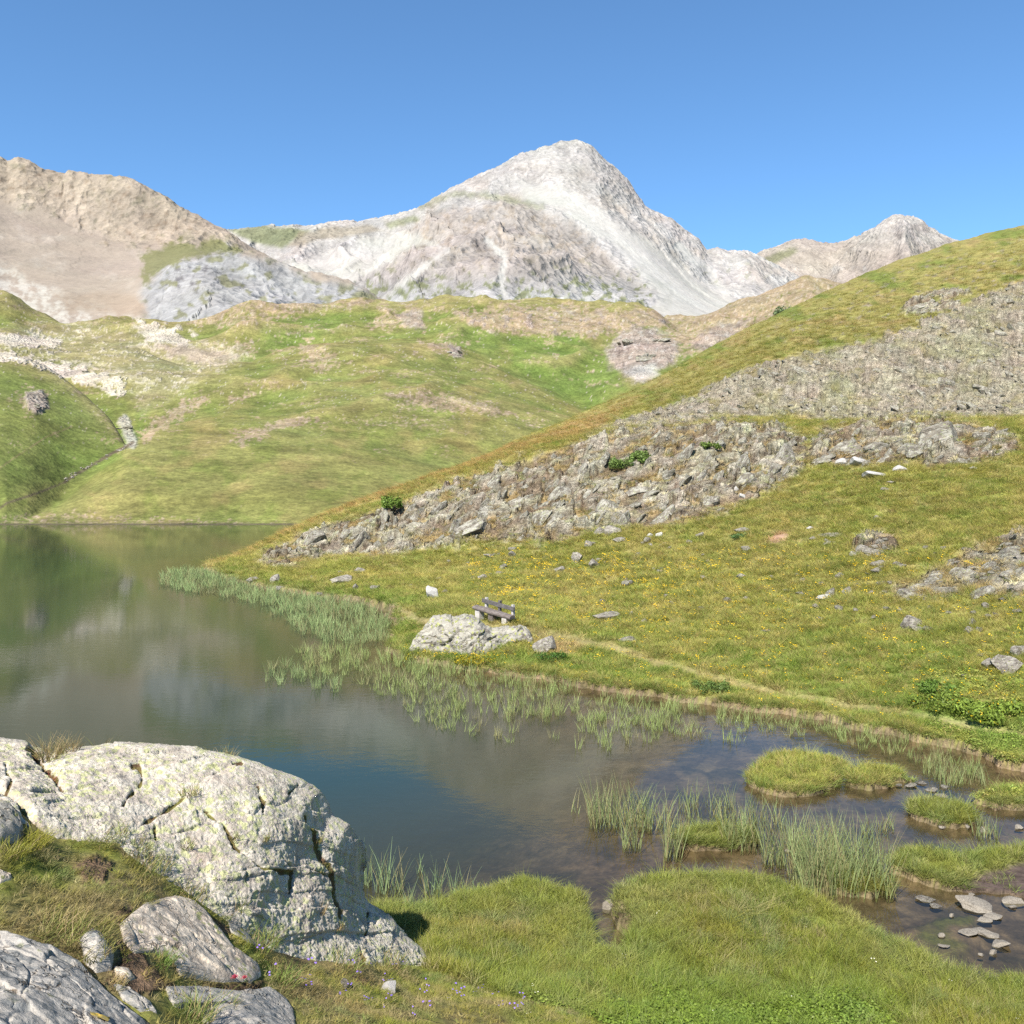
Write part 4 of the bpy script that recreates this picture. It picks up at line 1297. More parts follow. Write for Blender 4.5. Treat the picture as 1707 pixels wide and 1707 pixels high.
def rock_mesh(name, seed, mat, sub=3, cuts=18, rough=0.035, flat=1.0, slab=False):
    r = np.random.default_rng(seed)
    V, Fc = ICO[sub]
    V = V.copy()
    for i in range(cuts + 4):
        n = r.normal(size=3)
        if slab and i < 2:
            n = np.array([r.normal() * 0.12, r.normal() * 0.12, 1 if i else -1])
        n /= np.linalg.norm(n)
        dd = r.uniform(0.40, 0.80)
        s = V @ n - dd
        V = V - np.maximum(s, 0)[:, None] * n * 0.97
    V = V / np.abs(V).max(0)
    nz = noise3(V * 1.7, seed % 50) * 0.6 + noise3(V * 4.1, seed % 31) * 0.35 + noise3(V * 9.0, seed % 17) * 0.2
    nn = V / (np.linalg.norm(V, axis=1)[:, None] + 1e-6)
    V = V + nn * (nz * rough * 2.2)[:, None]
    V[:, 2] *= flat
    return mesh_from(name, V, Fc, M[mat], smooth=False) if sub < 4 else mesh_from(name, V, Fc, M[mat])


def set_rock_mats(meshes, mat):
    out = []
    for me in meshes:
        c = me.copy()
        c.materials.clear()
        c.materials.append(M[mat])
        out.append(c)
    return out


RV = {
    'crag': [rock_mesh('rock', 100 + i, 'rock_crag', 3, 16, 0.06) for i in range(12)],
    'slab': [rock_mesh('slab', 140 + i, 'rock_crag', 3, 13, 0.05, slab=True) for i in range(8)],
    'grey': [rock_mesh('stone', 160 + i, 'rock_grey', 3, 15, 0.05) for i in range(10)],
    'flat': [rock_mesh('flat_stone', 180 + i, 'rock_stream', 3, 12, 0.045, slab=True) for i in range(6)],
    'white': [rock_mesh('white_stone', 190 + i, 'rock_white', 3, 13, 0.05) for i in range(3)],
}


def px_of(o):
    return o[2]


# hero rock on the left: a whaleback that drops to the water behind
T = [(-420, 1190, 7.8), (-250, 1205, 8.0), (-60, 1226, 8.1), (0, 1230, 8.2), (45, 1236, 8.2), (62, 1250, 8.15), (85, 1258, 8.15), (105, 1249, 8.2), (160, 1247, 8.4), (230, 1245, 8.6), (330, 1252, 8.8), (400, 1266, 8.95), (450, 1285, 9.05), (495, 1303, 9.2), (525, 1322, 9.3),
     (538, 1345, 9.35), (548, 1365, 9.4), (575, 1382, 9.5), (588, 1410, 9.6), (592, 1450, 9.7), (597, 1492, 9.75), (612, 1515, 9.8), (640, 1532, 9.85), (665, 1560, 9.9), (690, 1586, 9.95), (712, 1612, 10.0)]
B = [(-420, 1360, 6.4), (-250, 1350, 6.5), (-60, 1352, 6.6), (10, 1358, 6.65), (60, 1372, 6.75), (85, 1384, 6.8), (110, 1392, 6.85), (135, 1398, 6.9), (175, 1405, 6.95), (225, 1425, 7.0), (275, 1462, 7.05), (315, 1496, 7.1), (350, 1518, 7.15), (385, 1535, 7.25), (405, 1553, 7.3),
     (425, 1575, 7.4), (450, 1590, 7.5), (480, 1605, 7.65), (515, 1610, 7.9), (550, 1610, 8.15), (585, 1606, 8.4), (610, 1602, 8.65), (635, 1602, 8.95), (660, 1608, 9.25), (685, 1613, 9.6), (706, 1618, 9.85)]
NS, NT_, NB = 620, 250, 60
Tw = np.array([WY(*p) for p in T])
Bw = np.array([WY(*p) for p in B])
s0 = np.linspace(0, 1, len(T))
# spread samples by length along the top edge
seg = np.concatenate([[0], np.cumsum(np.linalg.norm(np.diff(Tw, axis=0), axis=1) + np.linalg.norm(np.diff(Bw, axis=0), axis=1))])
ss = np.linspace(0, seg[-1], NS)
Ti = np.stack([np.interp(ss, seg, Tw[:, k]) for k in range(3)], 1)
Bi = np.stack([np.interp(ss, seg, Bw[:, k]) for k in range(3)], 1)
Bi = blur(Bi, 4, 0, 2)
Ti = 0.3 * Ti + 0.7 * blur(Ti, 2, 0, 1)
rows = []
tt = np.linspace(-0.10, 1, NT_)
for t in tt:
    p = Bi + (Ti - Bi) * t
    bul = math.sin(math.pi * min(max(t, 0), 1))
    hgt = np.maximum(np.linalg.norm(Ti - Bi, axis=1), 0.1)
    p = p.copy()
    p[:, 2] += bul * 0.045 * hgt
    p[:, 1] -= bul * 0.02 * hgt
    if t < 0:
        p[:, 2] += t * 1.5
    # the crest rolls over
    rows.append(p)
dirb = Ti - Bi
dirb[:, 2] = 0
dirb /= np.linalg.norm(dirb, axis=1)[:, None] + 1e-6
dirb = blur(dirb, 12, 0, 2)
for k in range(1, NB + 1):
    t = k / NB
    p = Ti.copy()
    p += dirb * (0.9 * t ** 0.5)
    p[:, 2] = Ti[:, 2] - (Ti[:, 2] + 0.8) * (t ** 1.5)
    rows.append(p)
P = np.stack(rows, 0)
RR, CC = P.shape[:2]


def grid_normals(P):
    du = np.gradient(P, axis=1)
    dv = np.gradient(P, axis=0)
    n = np.cross(du, dv)
    n /= np.linalg.norm(n, axis=2)[..., None] + 1e-9
    return n


N = grid_normals(P)
if N[RR // 3, CC // 2, 2] < 0:
    N = -N
q = P
ppx = (CX + P[..., 0] / P[..., 1] * F).astype(np.float32)
ppy = (HOR - (P[..., 2] - H) / P[..., 1] * F).astype(np.float32)
a1 = q[..., 0] * 0.9 + q[..., 2] * 0.5
b1 = -q[..., 0] * 0.5 + q[..., 2] * 0.9 + q[..., 1] * 0.6
nzz = noise3(q * 1.4, 3)
fa, fb, h1 = worley2(a1 / 0.75 + nzz * 0.4, b1 / 0.42 + nzz * 0.4, 61)
fc, fd, h2 = worley2(a1 / 0.26 + nzz * 0.6, b1 / 0.20, 62)
fine = noise3(q * 5, 8) * 0.35 + noise3(q * 11, 9) * 0.28 + np.abs(noise3(q * 24, 10)) * 0.30 + noise3(q * 50, 11) * 0.16
disp = (h1 - 0.5) * 0.032 + (h2 - 0.5) * 0.022 + fine * 0.055 + noise3(q * 0.8, 12) * 0.08
edge = np.clip(fb - fa, 0, 1)
disp -= 0.012 * sstep(0.05, 0.0, edge)
CR = [  # cracks seen on the face: line, half width, depth
    ([(343, 1352), (365, 1368), (380, 1392), (392, 1412), (402, 1418), (420, 1436), (440, 1448), (470, 1452), (492, 1454)], 4.5, 0.075),
    ([(492, 1450), (490, 1470), (489, 1486)], 3.5, 0.09),
    ([(426, 1318), (430, 1335), (435, 1362)], 4.0, 0.06),
    ([(512, 1362), (518, 1385), (530, 1412), (548, 1440), (560, 1470), (562, 1500), (566, 1530)], 7.0, 0.07),
    ([(206, 1342), (214, 1328), (226, 1312)], 3.5, 0.08),
    ([(222, 1385), (245, 1368), (275, 1352), (305, 1330)], 3.0, 0.045),
    ([(52, 1243), (68, 1262), (78, 1275), (92, 1292), (104, 1314)], 6.0, 0.14),
    ([(-20, 1300), (0, 1312), (20, 1335), (48, 1376), (60, 1395)], 8.0, 0.22),
    ([(455, 1410), (452, 1430), (448, 1440)], 2.5, 0.05),
    ([(408, 1440), (412, 1470)], 1.8, 0.035),
    ([(480, 1325), (492, 1312), (498, 1308)], 2.2, 0.05),
    ([(388, 1277), (402, 1272), (396, 1282)], 2.5, 0.06),
    ([(360, 1290), (372, 1294)], 4, 0.06),
    ([(262, 1375), (264, 1395), (258, 1402)], 2.0, 0.04),
    ([(470, 1425), (480, 1440), (500, 1447), (540, 1452), (555, 1462)], 2.2, 0.03),
    ([(222, 1275), (232, 1272), (240, 1292), (236, 1302)], 4.0, 0.05),
    ([(588, 1560), (600, 1585), (606, 1600)], 3, 0.05),
    ([(614, 1520), (615, 1545), (612, 1556)], 2.0, 0.04),
    ([(10, 1272), (20, 1300), (12, 1320)], 5, 0.06),
]
ckm = np.zeros(ppx.shape, np.float32)
front = np.zeros(ppx.shape, np.float32)
front[:NT_] = 1
wr = noise3(q * 7, 15).astype(np.float32)
for ln, wdt, dp in CR:
    mk = lmask(ppx, ppy, ln, wdt * 0.6, wdt * 0.7, wr, 4) * front
    disp = disp - mk * dp * 0.5
    ckm = np.maximum(ckm, mk * min(1, dp / 0.05))
tfade = np.ones((RR, 1))
tfade[NT_ - 14:NT_ + 6, 0] = 0.55
disp = disp * tfade
P2 = P + N * disp[..., None]
me = mesh_from('boulder_face', P2.reshape(-1, 3), grid_faces(RR, CC))


def mat_hero():
    m = NT('pale_lichen_boulder')
    v = m.coord('Object')
    big = m.noise(v, 1.1, 5, 0.6, 0.4)
    mid = m.noise(v, 4.0, 6, 0.65, 0.6)
    fine = m.noise(v, 17, 6, 0.72)
    vf = m.noise(v, 60, 4, 0.7)
    c = m.mix(m.rng(mid, 0.38, 0.62), (0.36, 0.312, 0.255), (0.46, 0.40, 0.325))
    pm = m.rng(m.math('ADD', mid, m.math('MULTIPLY', fine, 0.6)), 0.74, 0.86)
    c = m.mix(m.math('MULTIPLY', pm, 0.9), c, (0.50, 0.455, 0.375))
    pk = m.rng(m.noise(v, 2.3, 4, 0.6), 0.60, 0.72)
    c = m.mix(m.math('MULTIPLY', pk, 0.5), c, (0.38, 0.28, 0.215))
    # yellow-green lichen, blotches of many small thalli
    sp = m.math('ADD', m.vor(v, 13.0, 'F1', 'Distance'), m.math('MULTIPLY', fine, 0.9))
    reg = m.noise(v, 2.2, 4, 0.6)
    lm = m.math('MULTIPLY', m.rng(sp, 0.92, 0.80), m.rng(reg, 0.42, 0.52))
    c = m.mix(m.math('MULTIPLY', lm, 0.9), c, (0.42, 0.42, 0.21))
    sp2 = m.math('ADD', m.vor(v, 34.0, 'F1', 'Distance'), m.math('MULTIPLY', fine, 0.7))
    c = m.mix(m.math('MULTIPLY', m.rng(sp2, 0.66, 0.60), m.rng(m.noise(v, 3.1, 3), 0.40, 0.52)), c, (0.41, 0.41, 0.22))
    # black and grey crustose lichen
    dk = m.math('MULTIPLY', m.rng(m.math('ADD', m.vor(v, 42.0), m.math('MULTIPLY', fine, 1.0)), 0.74, 0.66), m.rng(m.noise(v, 3.7, 4, 0.6), 0.46, 0.56))
    c = m.mix(m.math('MULTIPLY', dk, 0.8), c, (0.09, 0.08, 0.07))
    gk = m.rng(m.noise(v, 1.9, 5, 0.7), 0.57, 0.66)
    c = m.mix(m.math('MULTIPLY', gk, 0.55), c, (0.19, 0.17, 0.155))
    c = m.mix(m.rng(vf, 0.3, 0.75, 0.0, 0.35), c, m.scale_col(c, 0.6))
    # earth and moss caught in the cracks
    ck = m.attr('ck', 'Fac')
    moss = m.mix(m.rng(m.noise(v, 8, 4), 0.4, 0.62), (0.10, 0.062, 0.035), (0.14, 0.13, 0.035))
    c = m.mix(m.rng(m.math('ADD', ck, m.math('MULTIPLY', m.math('SUBTRACT', fine, 0.5), 1.0)), 0.45, 0.62), c, moss)
    h = m.math('ADD', m.math('MULTIPLY', mid, 0.6), m.math('ADD', m.math('MULTIPLY', fine, 0.5), m.math('MULTIPLY', vf, 0.18)))
    wv = m.math('MULTIPLY', m.noise(v, 34, 4, 0.7), 0.35)
    nrm = m.bump(m.math('ADD', h, wv), 0.95, 0.035)
    m.principled(c, 0.92, nrm, 0.12)
    return m.m


me.materials.append(mat_hero())
set_f(me, 'ck', ckm)
hero = link('lakeside_rock', me)
tag(hero, 'huge pale rock spotted with yellow-green lichen, humped above the water in the left foreground', 'rock')
HERO_POLY = [(p[0], p[1]) for p in T[1:]] + [(p[0], p[1] + 2) for p in B[1:][::-1]]


# ground slabs: outline given where the slab meets the turf
def slab_rock(name, outline, hgt, mat, seed, dz=0.0, tilt=(0, 0), rough=1.0, res=(150, 60), power=0.35, strat=(0.9, 0.5)):
    pts = []
    for p in outline:
        h = g_gr.hit(p[0], p[1])
        pts.append(h)
    pts = np.array(pts)
    c = pts.mean(0)
    n = res[0]
    per = np.vstack([pts, pts[:1]])
    sg = np.concatenate([[0], np.cumsum(np.linalg.norm(np.diff(per[:, :2], axis=0), axis=1))])
    s = np.linspace(0, sg[-1], n, endpoint=False)
    ring = np.stack([np.interp(s, sg, per[:, k]) for k in range(3)], 1)
    ang = noise2(ring[:, 0] * 6, ring[:, 1] * 6, seed) * 0.03
    ring[:, :2] += (ring[:, :2] - c[:2]) * ang[:, None]
    V = []
    R = res[1]
    rr = np.concatenate([[1.03, 1.02], 1 - (np.linspace(0, 1, R - 2) ** 1.25)])
    for i, r in enumerate(rr):
        x = c[0] + (ring[:, 0] - c[0]) * r
        y = c[1] + (ring[:, 1] - c[1]) * r
        plane = c[2] + (x - c[0]) * ((ring[:, 2] - c[2]).mean() * 0) 
        zg = g_gr.z_at(x, y)
        zs = ring[:, 2] * r + c[2] * (1 - r) if r < 1 else ring[:, 2]
        prof = max(0.0, 1 - r) ** power
        z = zs + hgt * prof + tilt[0] * (x - c[0]) * prof + tilt[1] * (y - c[1]) * prof + dz
        if r > 1:
            z = zs - (0.12 if i == 0 else 0.02)
        V.append(np.stack([x, y, z], 1))
    V = np.stack(V, 0)
    pr = np.clip((1 - rr) * 6, 0, 1)[:, None]
    a = V[..., 0] * strat[0] + V[..., 1] * strat[1]
    b = -V[..., 0] * strat[1] + V[..., 1] * strat[0]
    nz = noise3(V * 3, seed)
    w_ = worley2(a / 0.55 + nz * 0.3, b / 0.22 + nz * 0.3, seed)
    w2_ = worley2(a / 0.2 + nz * 0.3, b / 0.10 + nz * 0.3, seed + 3)
    V[..., 2] += pr * rough * 0.5 * ((w_[2] - 0.5) * 0.045 + (w2_[2] - 0.5) * 0.016 + noise3(V * 14, seed) * 0.022 + noise3(V * 30, seed) * 0.010 + noise3(V * 1.3, seed + 1) * 0.05 - 0.02 * sstep(0.08, 0, w_[1] - w_[0]))
    Rn, Cn = V.shape[:2]
    i = np.arange((Rn - 1) * Cn)
    r_ = i // Cn
    c_ = i % Cn
    Fc = np.stack([r_ * Cn + c_, r_ * Cn + (c_ + 1) % Cn, (r_ + 1) * Cn + (c_ + 1) % Cn, (r_ + 1) * Cn + c_], 1)
    org = c.copy()
    me = mesh_from(name, V.reshape(-1, 3) - org, Fc, M[mat])
    o = link(name, me, loc=tuple(org))
    return o, V, org


SLAB_POLYS = []


def add_slab(outline, hgt, mat, seed, label, **kw):
    o, V, org = slab_rock('rock_slab', outline, hgt, mat, seed, **kw)
    tag(o, label, 'rock slab')
    SLAB_POLYS.append(outline)
    return o, V, org


sl1, V1, org1 = add_slab([(-60, 1555), (0, 1560), (40, 1572), (90, 1590), (130, 1612), (160, 1640), (185, 1668), (215, 1690), (255, 1720), (250, 1800), (-60, 1800)], 0.10, 'rock_blue', 5,
                        'blue-grey bedrock slab with a yellow paint stripe in the bottom left corner', res=(260, 110), power=0.3, strat=(0.8, -0.6))
add_slab([(200, 1545), (240, 1510), (290, 1498), (325, 1505), (348, 1530), (372, 1560), (395, 1592), (430, 1610), (436, 1628), (418, 1640), (360, 1638), (300, 1628), (285, 1600), (262, 1590), (225, 1590), (205, 1570)], 0.075, 'rock_tan', 9,
         'tan flat-topped rock slab lying in turf below the huge lichened rock', res=(220, 80), power=0.28)
add_slab([(275, 1650), (330, 1648), (400, 1655), (450, 1650), (480, 1668), (492, 1700), (505, 1780), (380, 1780), (330, 1690), (290, 1680)], 0.06, 'rock_blue', 13,
         'grey bedrock slab at the bottom edge beside the red succulents', res=(180, 60), power=0.3)
add_slab([(132, 1575), (150, 1560), (172, 1572), (190, 1595), (186, 1618), (160, 1622), (140, 1605)], 0.12, 'rock_blue', 17, 'small blocky grey rock between the painted slab and the tan slab', res=(110, 40))
add_slab([(-60, 1345), (0, 1330), (18, 1342), (34, 1368), (40, 1392), (28, 1405), (0, 1412), (-60, 1420)], 0.16, 'rock_pale', 21, 'pale rock at the left edge below the dark fissure', res=(120, 50))
add_slab([(-40, 1455), (0, 1452), (18, 1458), (20, 1468), (0, 1474), (-40, 1475)], 0.04, 'rock_tan', 25, 'low stone in the turf at the left edge', res=(80, 24))
add_slab([(190, 1612), (215, 1618), (226, 1632), (210, 1640), (192, 1630)], 0.03, 'rock_tan', 27, 'little flat stone in bare soil left of the tan slab', res=(60, 20))
add_slab([(188, 1645), (215, 1652), (250, 1672), (262, 1690), (235, 1688), (205, 1668)], 0.05, 'rock_blue', 29, 'narrow blue-grey rib of rock right of the painted slab', res=(80, 24))
add_slab([(375, 1528), (400, 1520), (440, 1535), (455, 1560), (440, 1585), (410, 1575), (385, 1555)], 0.07, 'rock_pale', 31, 'lichen-dotted stone half sunk in grass at the foot of the huge rock', res=(90, 30))

# yellow paint stripe on the slab
st_poly = [(150, 1686), (160, 1684), (184, 1695), (181, 1702), (171, 1701), (152, 1692)]


def slab_surface(V, px, py):
    vx = CX + V[..., 0] / V[..., 1] * F
    vy = HOR - (V[..., 2] - H) / V[..., 1] * F
    d_ = ((vx - px) ** 2 + (vy - py) ** 2).ravel()
    k = np.argsort(d_)[:5]
    w_ = 1 / (d_[k] + 0.3)
    return (V.reshape(-1, 3)[k] * w_[:, None]).sum(0) / w_.sum()


pv = []
for a in np.linspace(0, 1, 9):
    for b in np.linspace(0, 1, 5):
        l = np.array(st_poly[0]) * (1 - b) + np.array(st_poly[5]) * b + (0, 0)
        r_ = np.array(st_poly[2]) * (1 - b) + np.array(st_poly[3]) * b
        p_ = l * (1 - a) + r_ * a + (random.uniform(-.6, .6) if a in (0, 1) else 0, random.uniform(-.7, .7) if b in (0, 1) else 0)
        s3 = slab_surface(V1, p_[0], p_[1])
        Yd = s3[1]
        pt = np.array(WY(p_[0], p_[1], Yd))
        pv.append(pt * 0.992 + np.array([0, 0, H]) * 0.008)
pv = np.array(pv)
m = NT('yellow_trail_paint')
vv = m.coord('Object')
m.principled(m.mix(m.rng(m.noise(vv, 40, 4, 0.7), 0.5, 0.7), (0.72, 0.47, 0.09), (0.40, 0.32, 0.18)), 0.7)
me = mesh_from('paint_stripe', pv - org1, grid_faces(9, 5), m.m)
o = link('paint_stripe', me, sl1)
o['label'] = 'yellow painted trail mark on the slab'


# ------------------------------------------------------------------ boulders and stones lying about
def put_rock(meshes, px, py, wpx, hpx, label, cat='rock', name='boulder', group=None, sink=0.25, rot=None, aspect=0.8, lean=0.0, parent=None, wat=False, seedk=None):
    """stone whose foot is seen at (px, py), wpx wide and hpx tall in photograph pixels"""
    if wat:
        x, y, z = W(px, py, 0.0)
    else:
        h = g_gr.hit(px, py)
        if h is None:
            return None
        x, y, z = h
    k = y / F
    w = wpx * k * 0.5
    hh = hpx * k
    # a lying stone also shows its top: part of hpx is depth
    down = math.atan2(H - z, y)
    depth = w * aspect
    vis_h = max(hh - 2 * depth * math.sin(max(down, 0)) * 0.6, hh * 0.35)
    sz = vis_h * (0.5 + sink * 0.5)
    me = meshes[random.randrange(len(meshes))] if seedk is None else meshes[seedk % len(meshes)]
    o = link(name, me, parent)
    o.rotation_euler = (random.uniform(-0.12, 0.12), lean + random.uniform(-0.08, 0.08), rot if rot is not None else random.choice((0, math.pi)) + random.uniform(-0.25, 0.25))
    o.scale = (w * 1.04, depth, sz)
    loc = Vector((x, y + depth * 0.8, z + vis_h - sz))
    if not wat:
        zz = ground_z(x, y + depth * 0.8)
        loc.z = max(loc.z, zz + vis_h * 0.45 - sz * 0.6) if zz > z else loc.z
    o.location = loc - (parent.location if parent else Vector((0, 0, 0)))
    if parent is None:
        tag(o, label, cat, group)
    return o


BOULDERS = [
    (908, 1090, 40, 34, 'grey', 'grey lichened rock beside the right end of the bench boulder'),
    (720, 999, 20, 24, 'white', 'upright whitish stone in the meadow left of the bench'),
    (742, 990, 16, 8, 'grey', 'small low stone just behind the upright whitish stone'),
    (806, 969, 18, 13, 'grey', 'slanted grey stone in the meadow above the bench'),
    (729, 968, 15, 8, 'grey', 'low dark stone up the slope behind the upright whitish stone'),
    (1015, 1035, 52, 20, 'grey', 'long grey boulder in the meadow right of the bench'),
    (1052, 1029, 9, 11, 'grey', 'little stone at the right end of the long grey boulder'),
    (1073, 1040, 14, 9, 'grey', 'small stone to the right of the long grey boulder'),
    (1050, 1071, 40, 12, 'grey', 'low flat stone in grass above the trail'),
    (567, 975, 46, 18, 'grey', 'broad grey boulder near the shore, left part of the meadow'),
    (457, 972, 16, 17, 'grey', 'upright grey stone near the headland shore'),
    (417, 972, 28, 12, 'grey', 'low pale stone close to the tip of the headland'),
    (592, 984, 12, 12, 'grey', 'small rounded stone right of the broad grey boulder'),
    (622, 985, 18, 10, 'grey', 'small stone farther right of the broad grey boulder'),
    (465, 985, 18, 8, 'grey', 'low stone on the grassy bank by the reeds'),
    (532, 992, 14, 6, 'grey', 'tiny flat stone right at the edge of the reed bay'),
    (600, 955, 22, 10, 'grey', 'grey stone under the crag, above the reed bay'),
    (1529, 1050, 40, 26, 'grey', 'peaked tan boulder low on the right meadow'),
    (1618, 1056, 24, 13, 'grey', 'rounded stone right of the peaked tan boulder'),
    (1376, 1000, 22, 11, 'white', 'low white stone in the flowery meadow'),
    (1414, 992, 18, 16, 'grey', 'grey stone next to the low white stone in the flowery meadow'),
    (1688, 1122, 52, 34, 'grey', 'large split grey boulder at the right edge above the bushes'),
    (1655, 1117, 32, 22, 'grey', 'pale boulder touching the large one at the right edge'),
    (1700, 1096, 30, 22, 'grey', 'dark boulder at the right edge behind the large split one'),
    (1637, 1095, 14, 8, 'grey', 'small stone left of the boulders at the right edge'),
    (1607, 1128, 14, 7, 'grey', 'small pink-grey stone in the grass below the right-edge boulders'),
    (1277, 1054, 20, 6, 'grey', 'flat sunken stone in the middle of the flowery meadow'),
    (1467, 945, 36, 12, 'grey', 'flat-topped stone below the low outcrop on the right slope'),
    (1465, 957, 26, 12, 'grey', 'dark-sided stone under the flat-topped one on the right slope'),
    (1498, 945, 22, 10, 'grey', 'small stone beside the flat-topped stone on the right slope'),
    (1427, 928, 20, 11, 'grey', 'grey stone at the left foot of the low outcrop'),
    (1390, 897, 46, 10, 'grey', 'low whitish ledge stone left of the low outcrop'),
    (1358, 901, 18, 8, 'grey', 'small stone left of the whitish ledge stone'),
    (1352, 883, 15, 7, 'white', 'small white stone below the dirt patch level, mid slope'),
    (1465, 797, 42, 12, 'white', 'long white stone in the grass below the right crag'),
    (1503, 785, 24, 11, 'white', 'white stone just right of the long white stone'),
    (1530, 768, 34, 30, 'crag', 'dark-sided block standing in front of the right crag'),
    (1435, 776, 28, 15, 'white', 'pair-like pale stone at the foot of the right crag'),
    (1408, 777, 26, 11, 'white', 'flat pale stone at the left foot of the right crag'),
    (1488, 807, 22, 5, 'grey', 'flat stone below the long white stone'),
    (1478, 817, 18, 6, 'grey', 'lowest of the flat stones below the right crag'),
    (1606, 776, 22, 13, 'crag', 'grey stone at the right foot of the right crag'),
    (1624, 783, 14, 6, 'white', 'small white stone below the right crag foot'),
    (1238, 830, 10, 8, 'white', 'small white stone just below the right end of the long crag'),
    (1228, 819, 10, 9, 'white', 'small white stone tucked under the right end of the long crag'),
    (1085, 896, 12, 9, 'white', 'left of two small white stones under the long crag'),
    (1099, 895, 12, 8, 'white', 'right of two small white stones under the long crag'),
    (1026, 893, 34, 18, 'grey', 'grey stone of the rubble group below the middle of the long crag'),
    (1000, 892, 26, 14, 'grey', 'low stone on the left of the rubble group below the long crag'),
    (1035, 904, 26, 9, 'grey', 'flat stone in front of the rubble group below the long crag'),
    (982, 912, 16, 13, 'grey', 'small upright stone below the rubble group'),
    (964, 938, 22, 20, 'grey', 'slanting stone in the meadow between two others below the long crag'),
    (990, 948, 20, 18, 'grey', 'grey stone right of the slanting stone below the long crag'),
    (935, 955, 22, 12, 'grey', 'flat grey stone in the meadow under the slanting stones'),
    (1168, 897, 16, 12, 'grey', 'lone grey stone in the middle of the right meadow'),
    (1240, 890, 30, 14, 'grey', 'dark stones with green plants in the middle of the right meadow'),
    (1466, 866, 14, 8, 'grey', 'lone small stone high on the meadow right of the low outcrop'),
    (737, 1615, 20, 12, 'white', 'white stone in the grass at the foot of the huge rock'),
    (752, 1620, 14, 9, 'white', 'smaller white stone touching the white one at the foot of the huge rock'),
    (647, 1656, 26, 22, 'white', 'bright white stone in the grass near the bottom edge'),
    (1090, 1652, 16, 14, 'grey', 'small brown stone in the near meadow'),
    (575, 1650, 16, 20, 'grey', 'pinkish stone hidden in grass left of the bright white stone'),
]
for i, (bx, by, bw, bh, kd, lab) in enumerate(BOULDERS):
    put_rock(RV[kd], bx, by, bw, bh, lab, 'stone' if bw < 26 else 'boulder', 'stone' if bw < 26 else 'boulder', seedk=i * 7 + 3, lean=(-0.25 if 'slant' in lab else 0))

# flat stones in the creek
CREEK = [
    (1548, 1502, 34, 12, 'grey-brown flat stone, farthest left of the big creek stones'), (1500 + 63, 1512, 26, 9, 'dark wet stone in the creek under the farthest-left flat one'),
    (1638, 1520, 72, 24, 'largest flat pale stone in the creek'), (1660, 1532, 38, 12, 'flat stone overlapping the lower right of the largest creek stone'),
    (1644, 1536, 28, 9, 'small flat stone below the largest creek stone'), (1640, 1556, 42, 10, 'long thin stone leaning in the lower creek'), (1656, 1562, 34, 12, 'wedge-shaped stone at the end of the long thin one'),
    (1622, 1560, 40, 9, 'narrow flat stone left of the wedge-shaped creek stone'), (1675, 1578, 34, 15, 'pale block nearest the lower bank of the creek'), (1658, 1589, 14, 11, 'small stone below the pale block in the creek'),
    (1637, 1592, 10, 6, 'tiny stone by the lower bank of the creek'), (1570, 1560, 14, 8, 'small white stone on the weedy creek bar'), (1692, 1505, 34, 16, 'pale stone at the right edge of the creek'),
    (1690, 1513, 16, 7, 'small stone under the pale one at the right edge of the creek'), (1621, 1493, 12, 8, 'small round stone behind the largest creek stone'), (1588, 1526, 10, 7, 'small stone left of the largest creek stone'),
    (1578, 1578, 22, 4, 'thin barely emerging stone in the lower creek'),
    (1013, 1515, 24, 20, 'grey stone on the lip of the little inlet'),
    (1522, 1310, 22, 8, 'dark stepping stone left of the row behind the small tussock'), (1540, 1306, 18, 7, 'dark stepping stone nearest the long tussock'), (1555, 1318, 22, 8, 'dark stepping stone in the middle of the row'), (1577, 1312, 18, 8, 'dark stepping stone right of the row'),
    (1570, 1328, 26, 9, 'dark stepping stone nearest the small tussock'), (1500, 1308, 12, 5, 'tiny dark stone off the end of the long tussock'),
    (1610, 1378, 22, 11, 'grey stone at the right end of the small tussock'), (1628, 1368, 14, 9, 'grey stone right of the small tussock'), (1640, 1386, 10, 10, 'small upright stone in reeds right of the small tussock'),
    (1702, 1381, 18, 10, 'grey stone in the channel at the right edge'), (1573, 1379, 12, 5, 'flat stone at the front of the small tussock'), (1312, 1418, 12, 5, 'flat stone between the reed clumps'), (1340, 1408, 12, 14, 'brown stone among the tall reeds'),
    (1518, 1229, 30, 4, 'thin flat stone at the foot of the far bank'), (1085, 1500, 1, 1, ''),
]
for i, (bx, by, bw, bh, lab) in enumerate(CREEK):
    if not lab:
        continue
    dark_ = 'dark' in lab or 'brown' in lab
    put_rock(RV['grey'] if dark_ else RV['flat'], bx, by + 2, bw, bh, lab, 'stone', 'stream_stone', wat=True, sink=0.6, seedk=i, aspect=0.75, lean=0.1)

# the large bench boulder
BB, BF = [], []
V5, F5 = ICO[5]


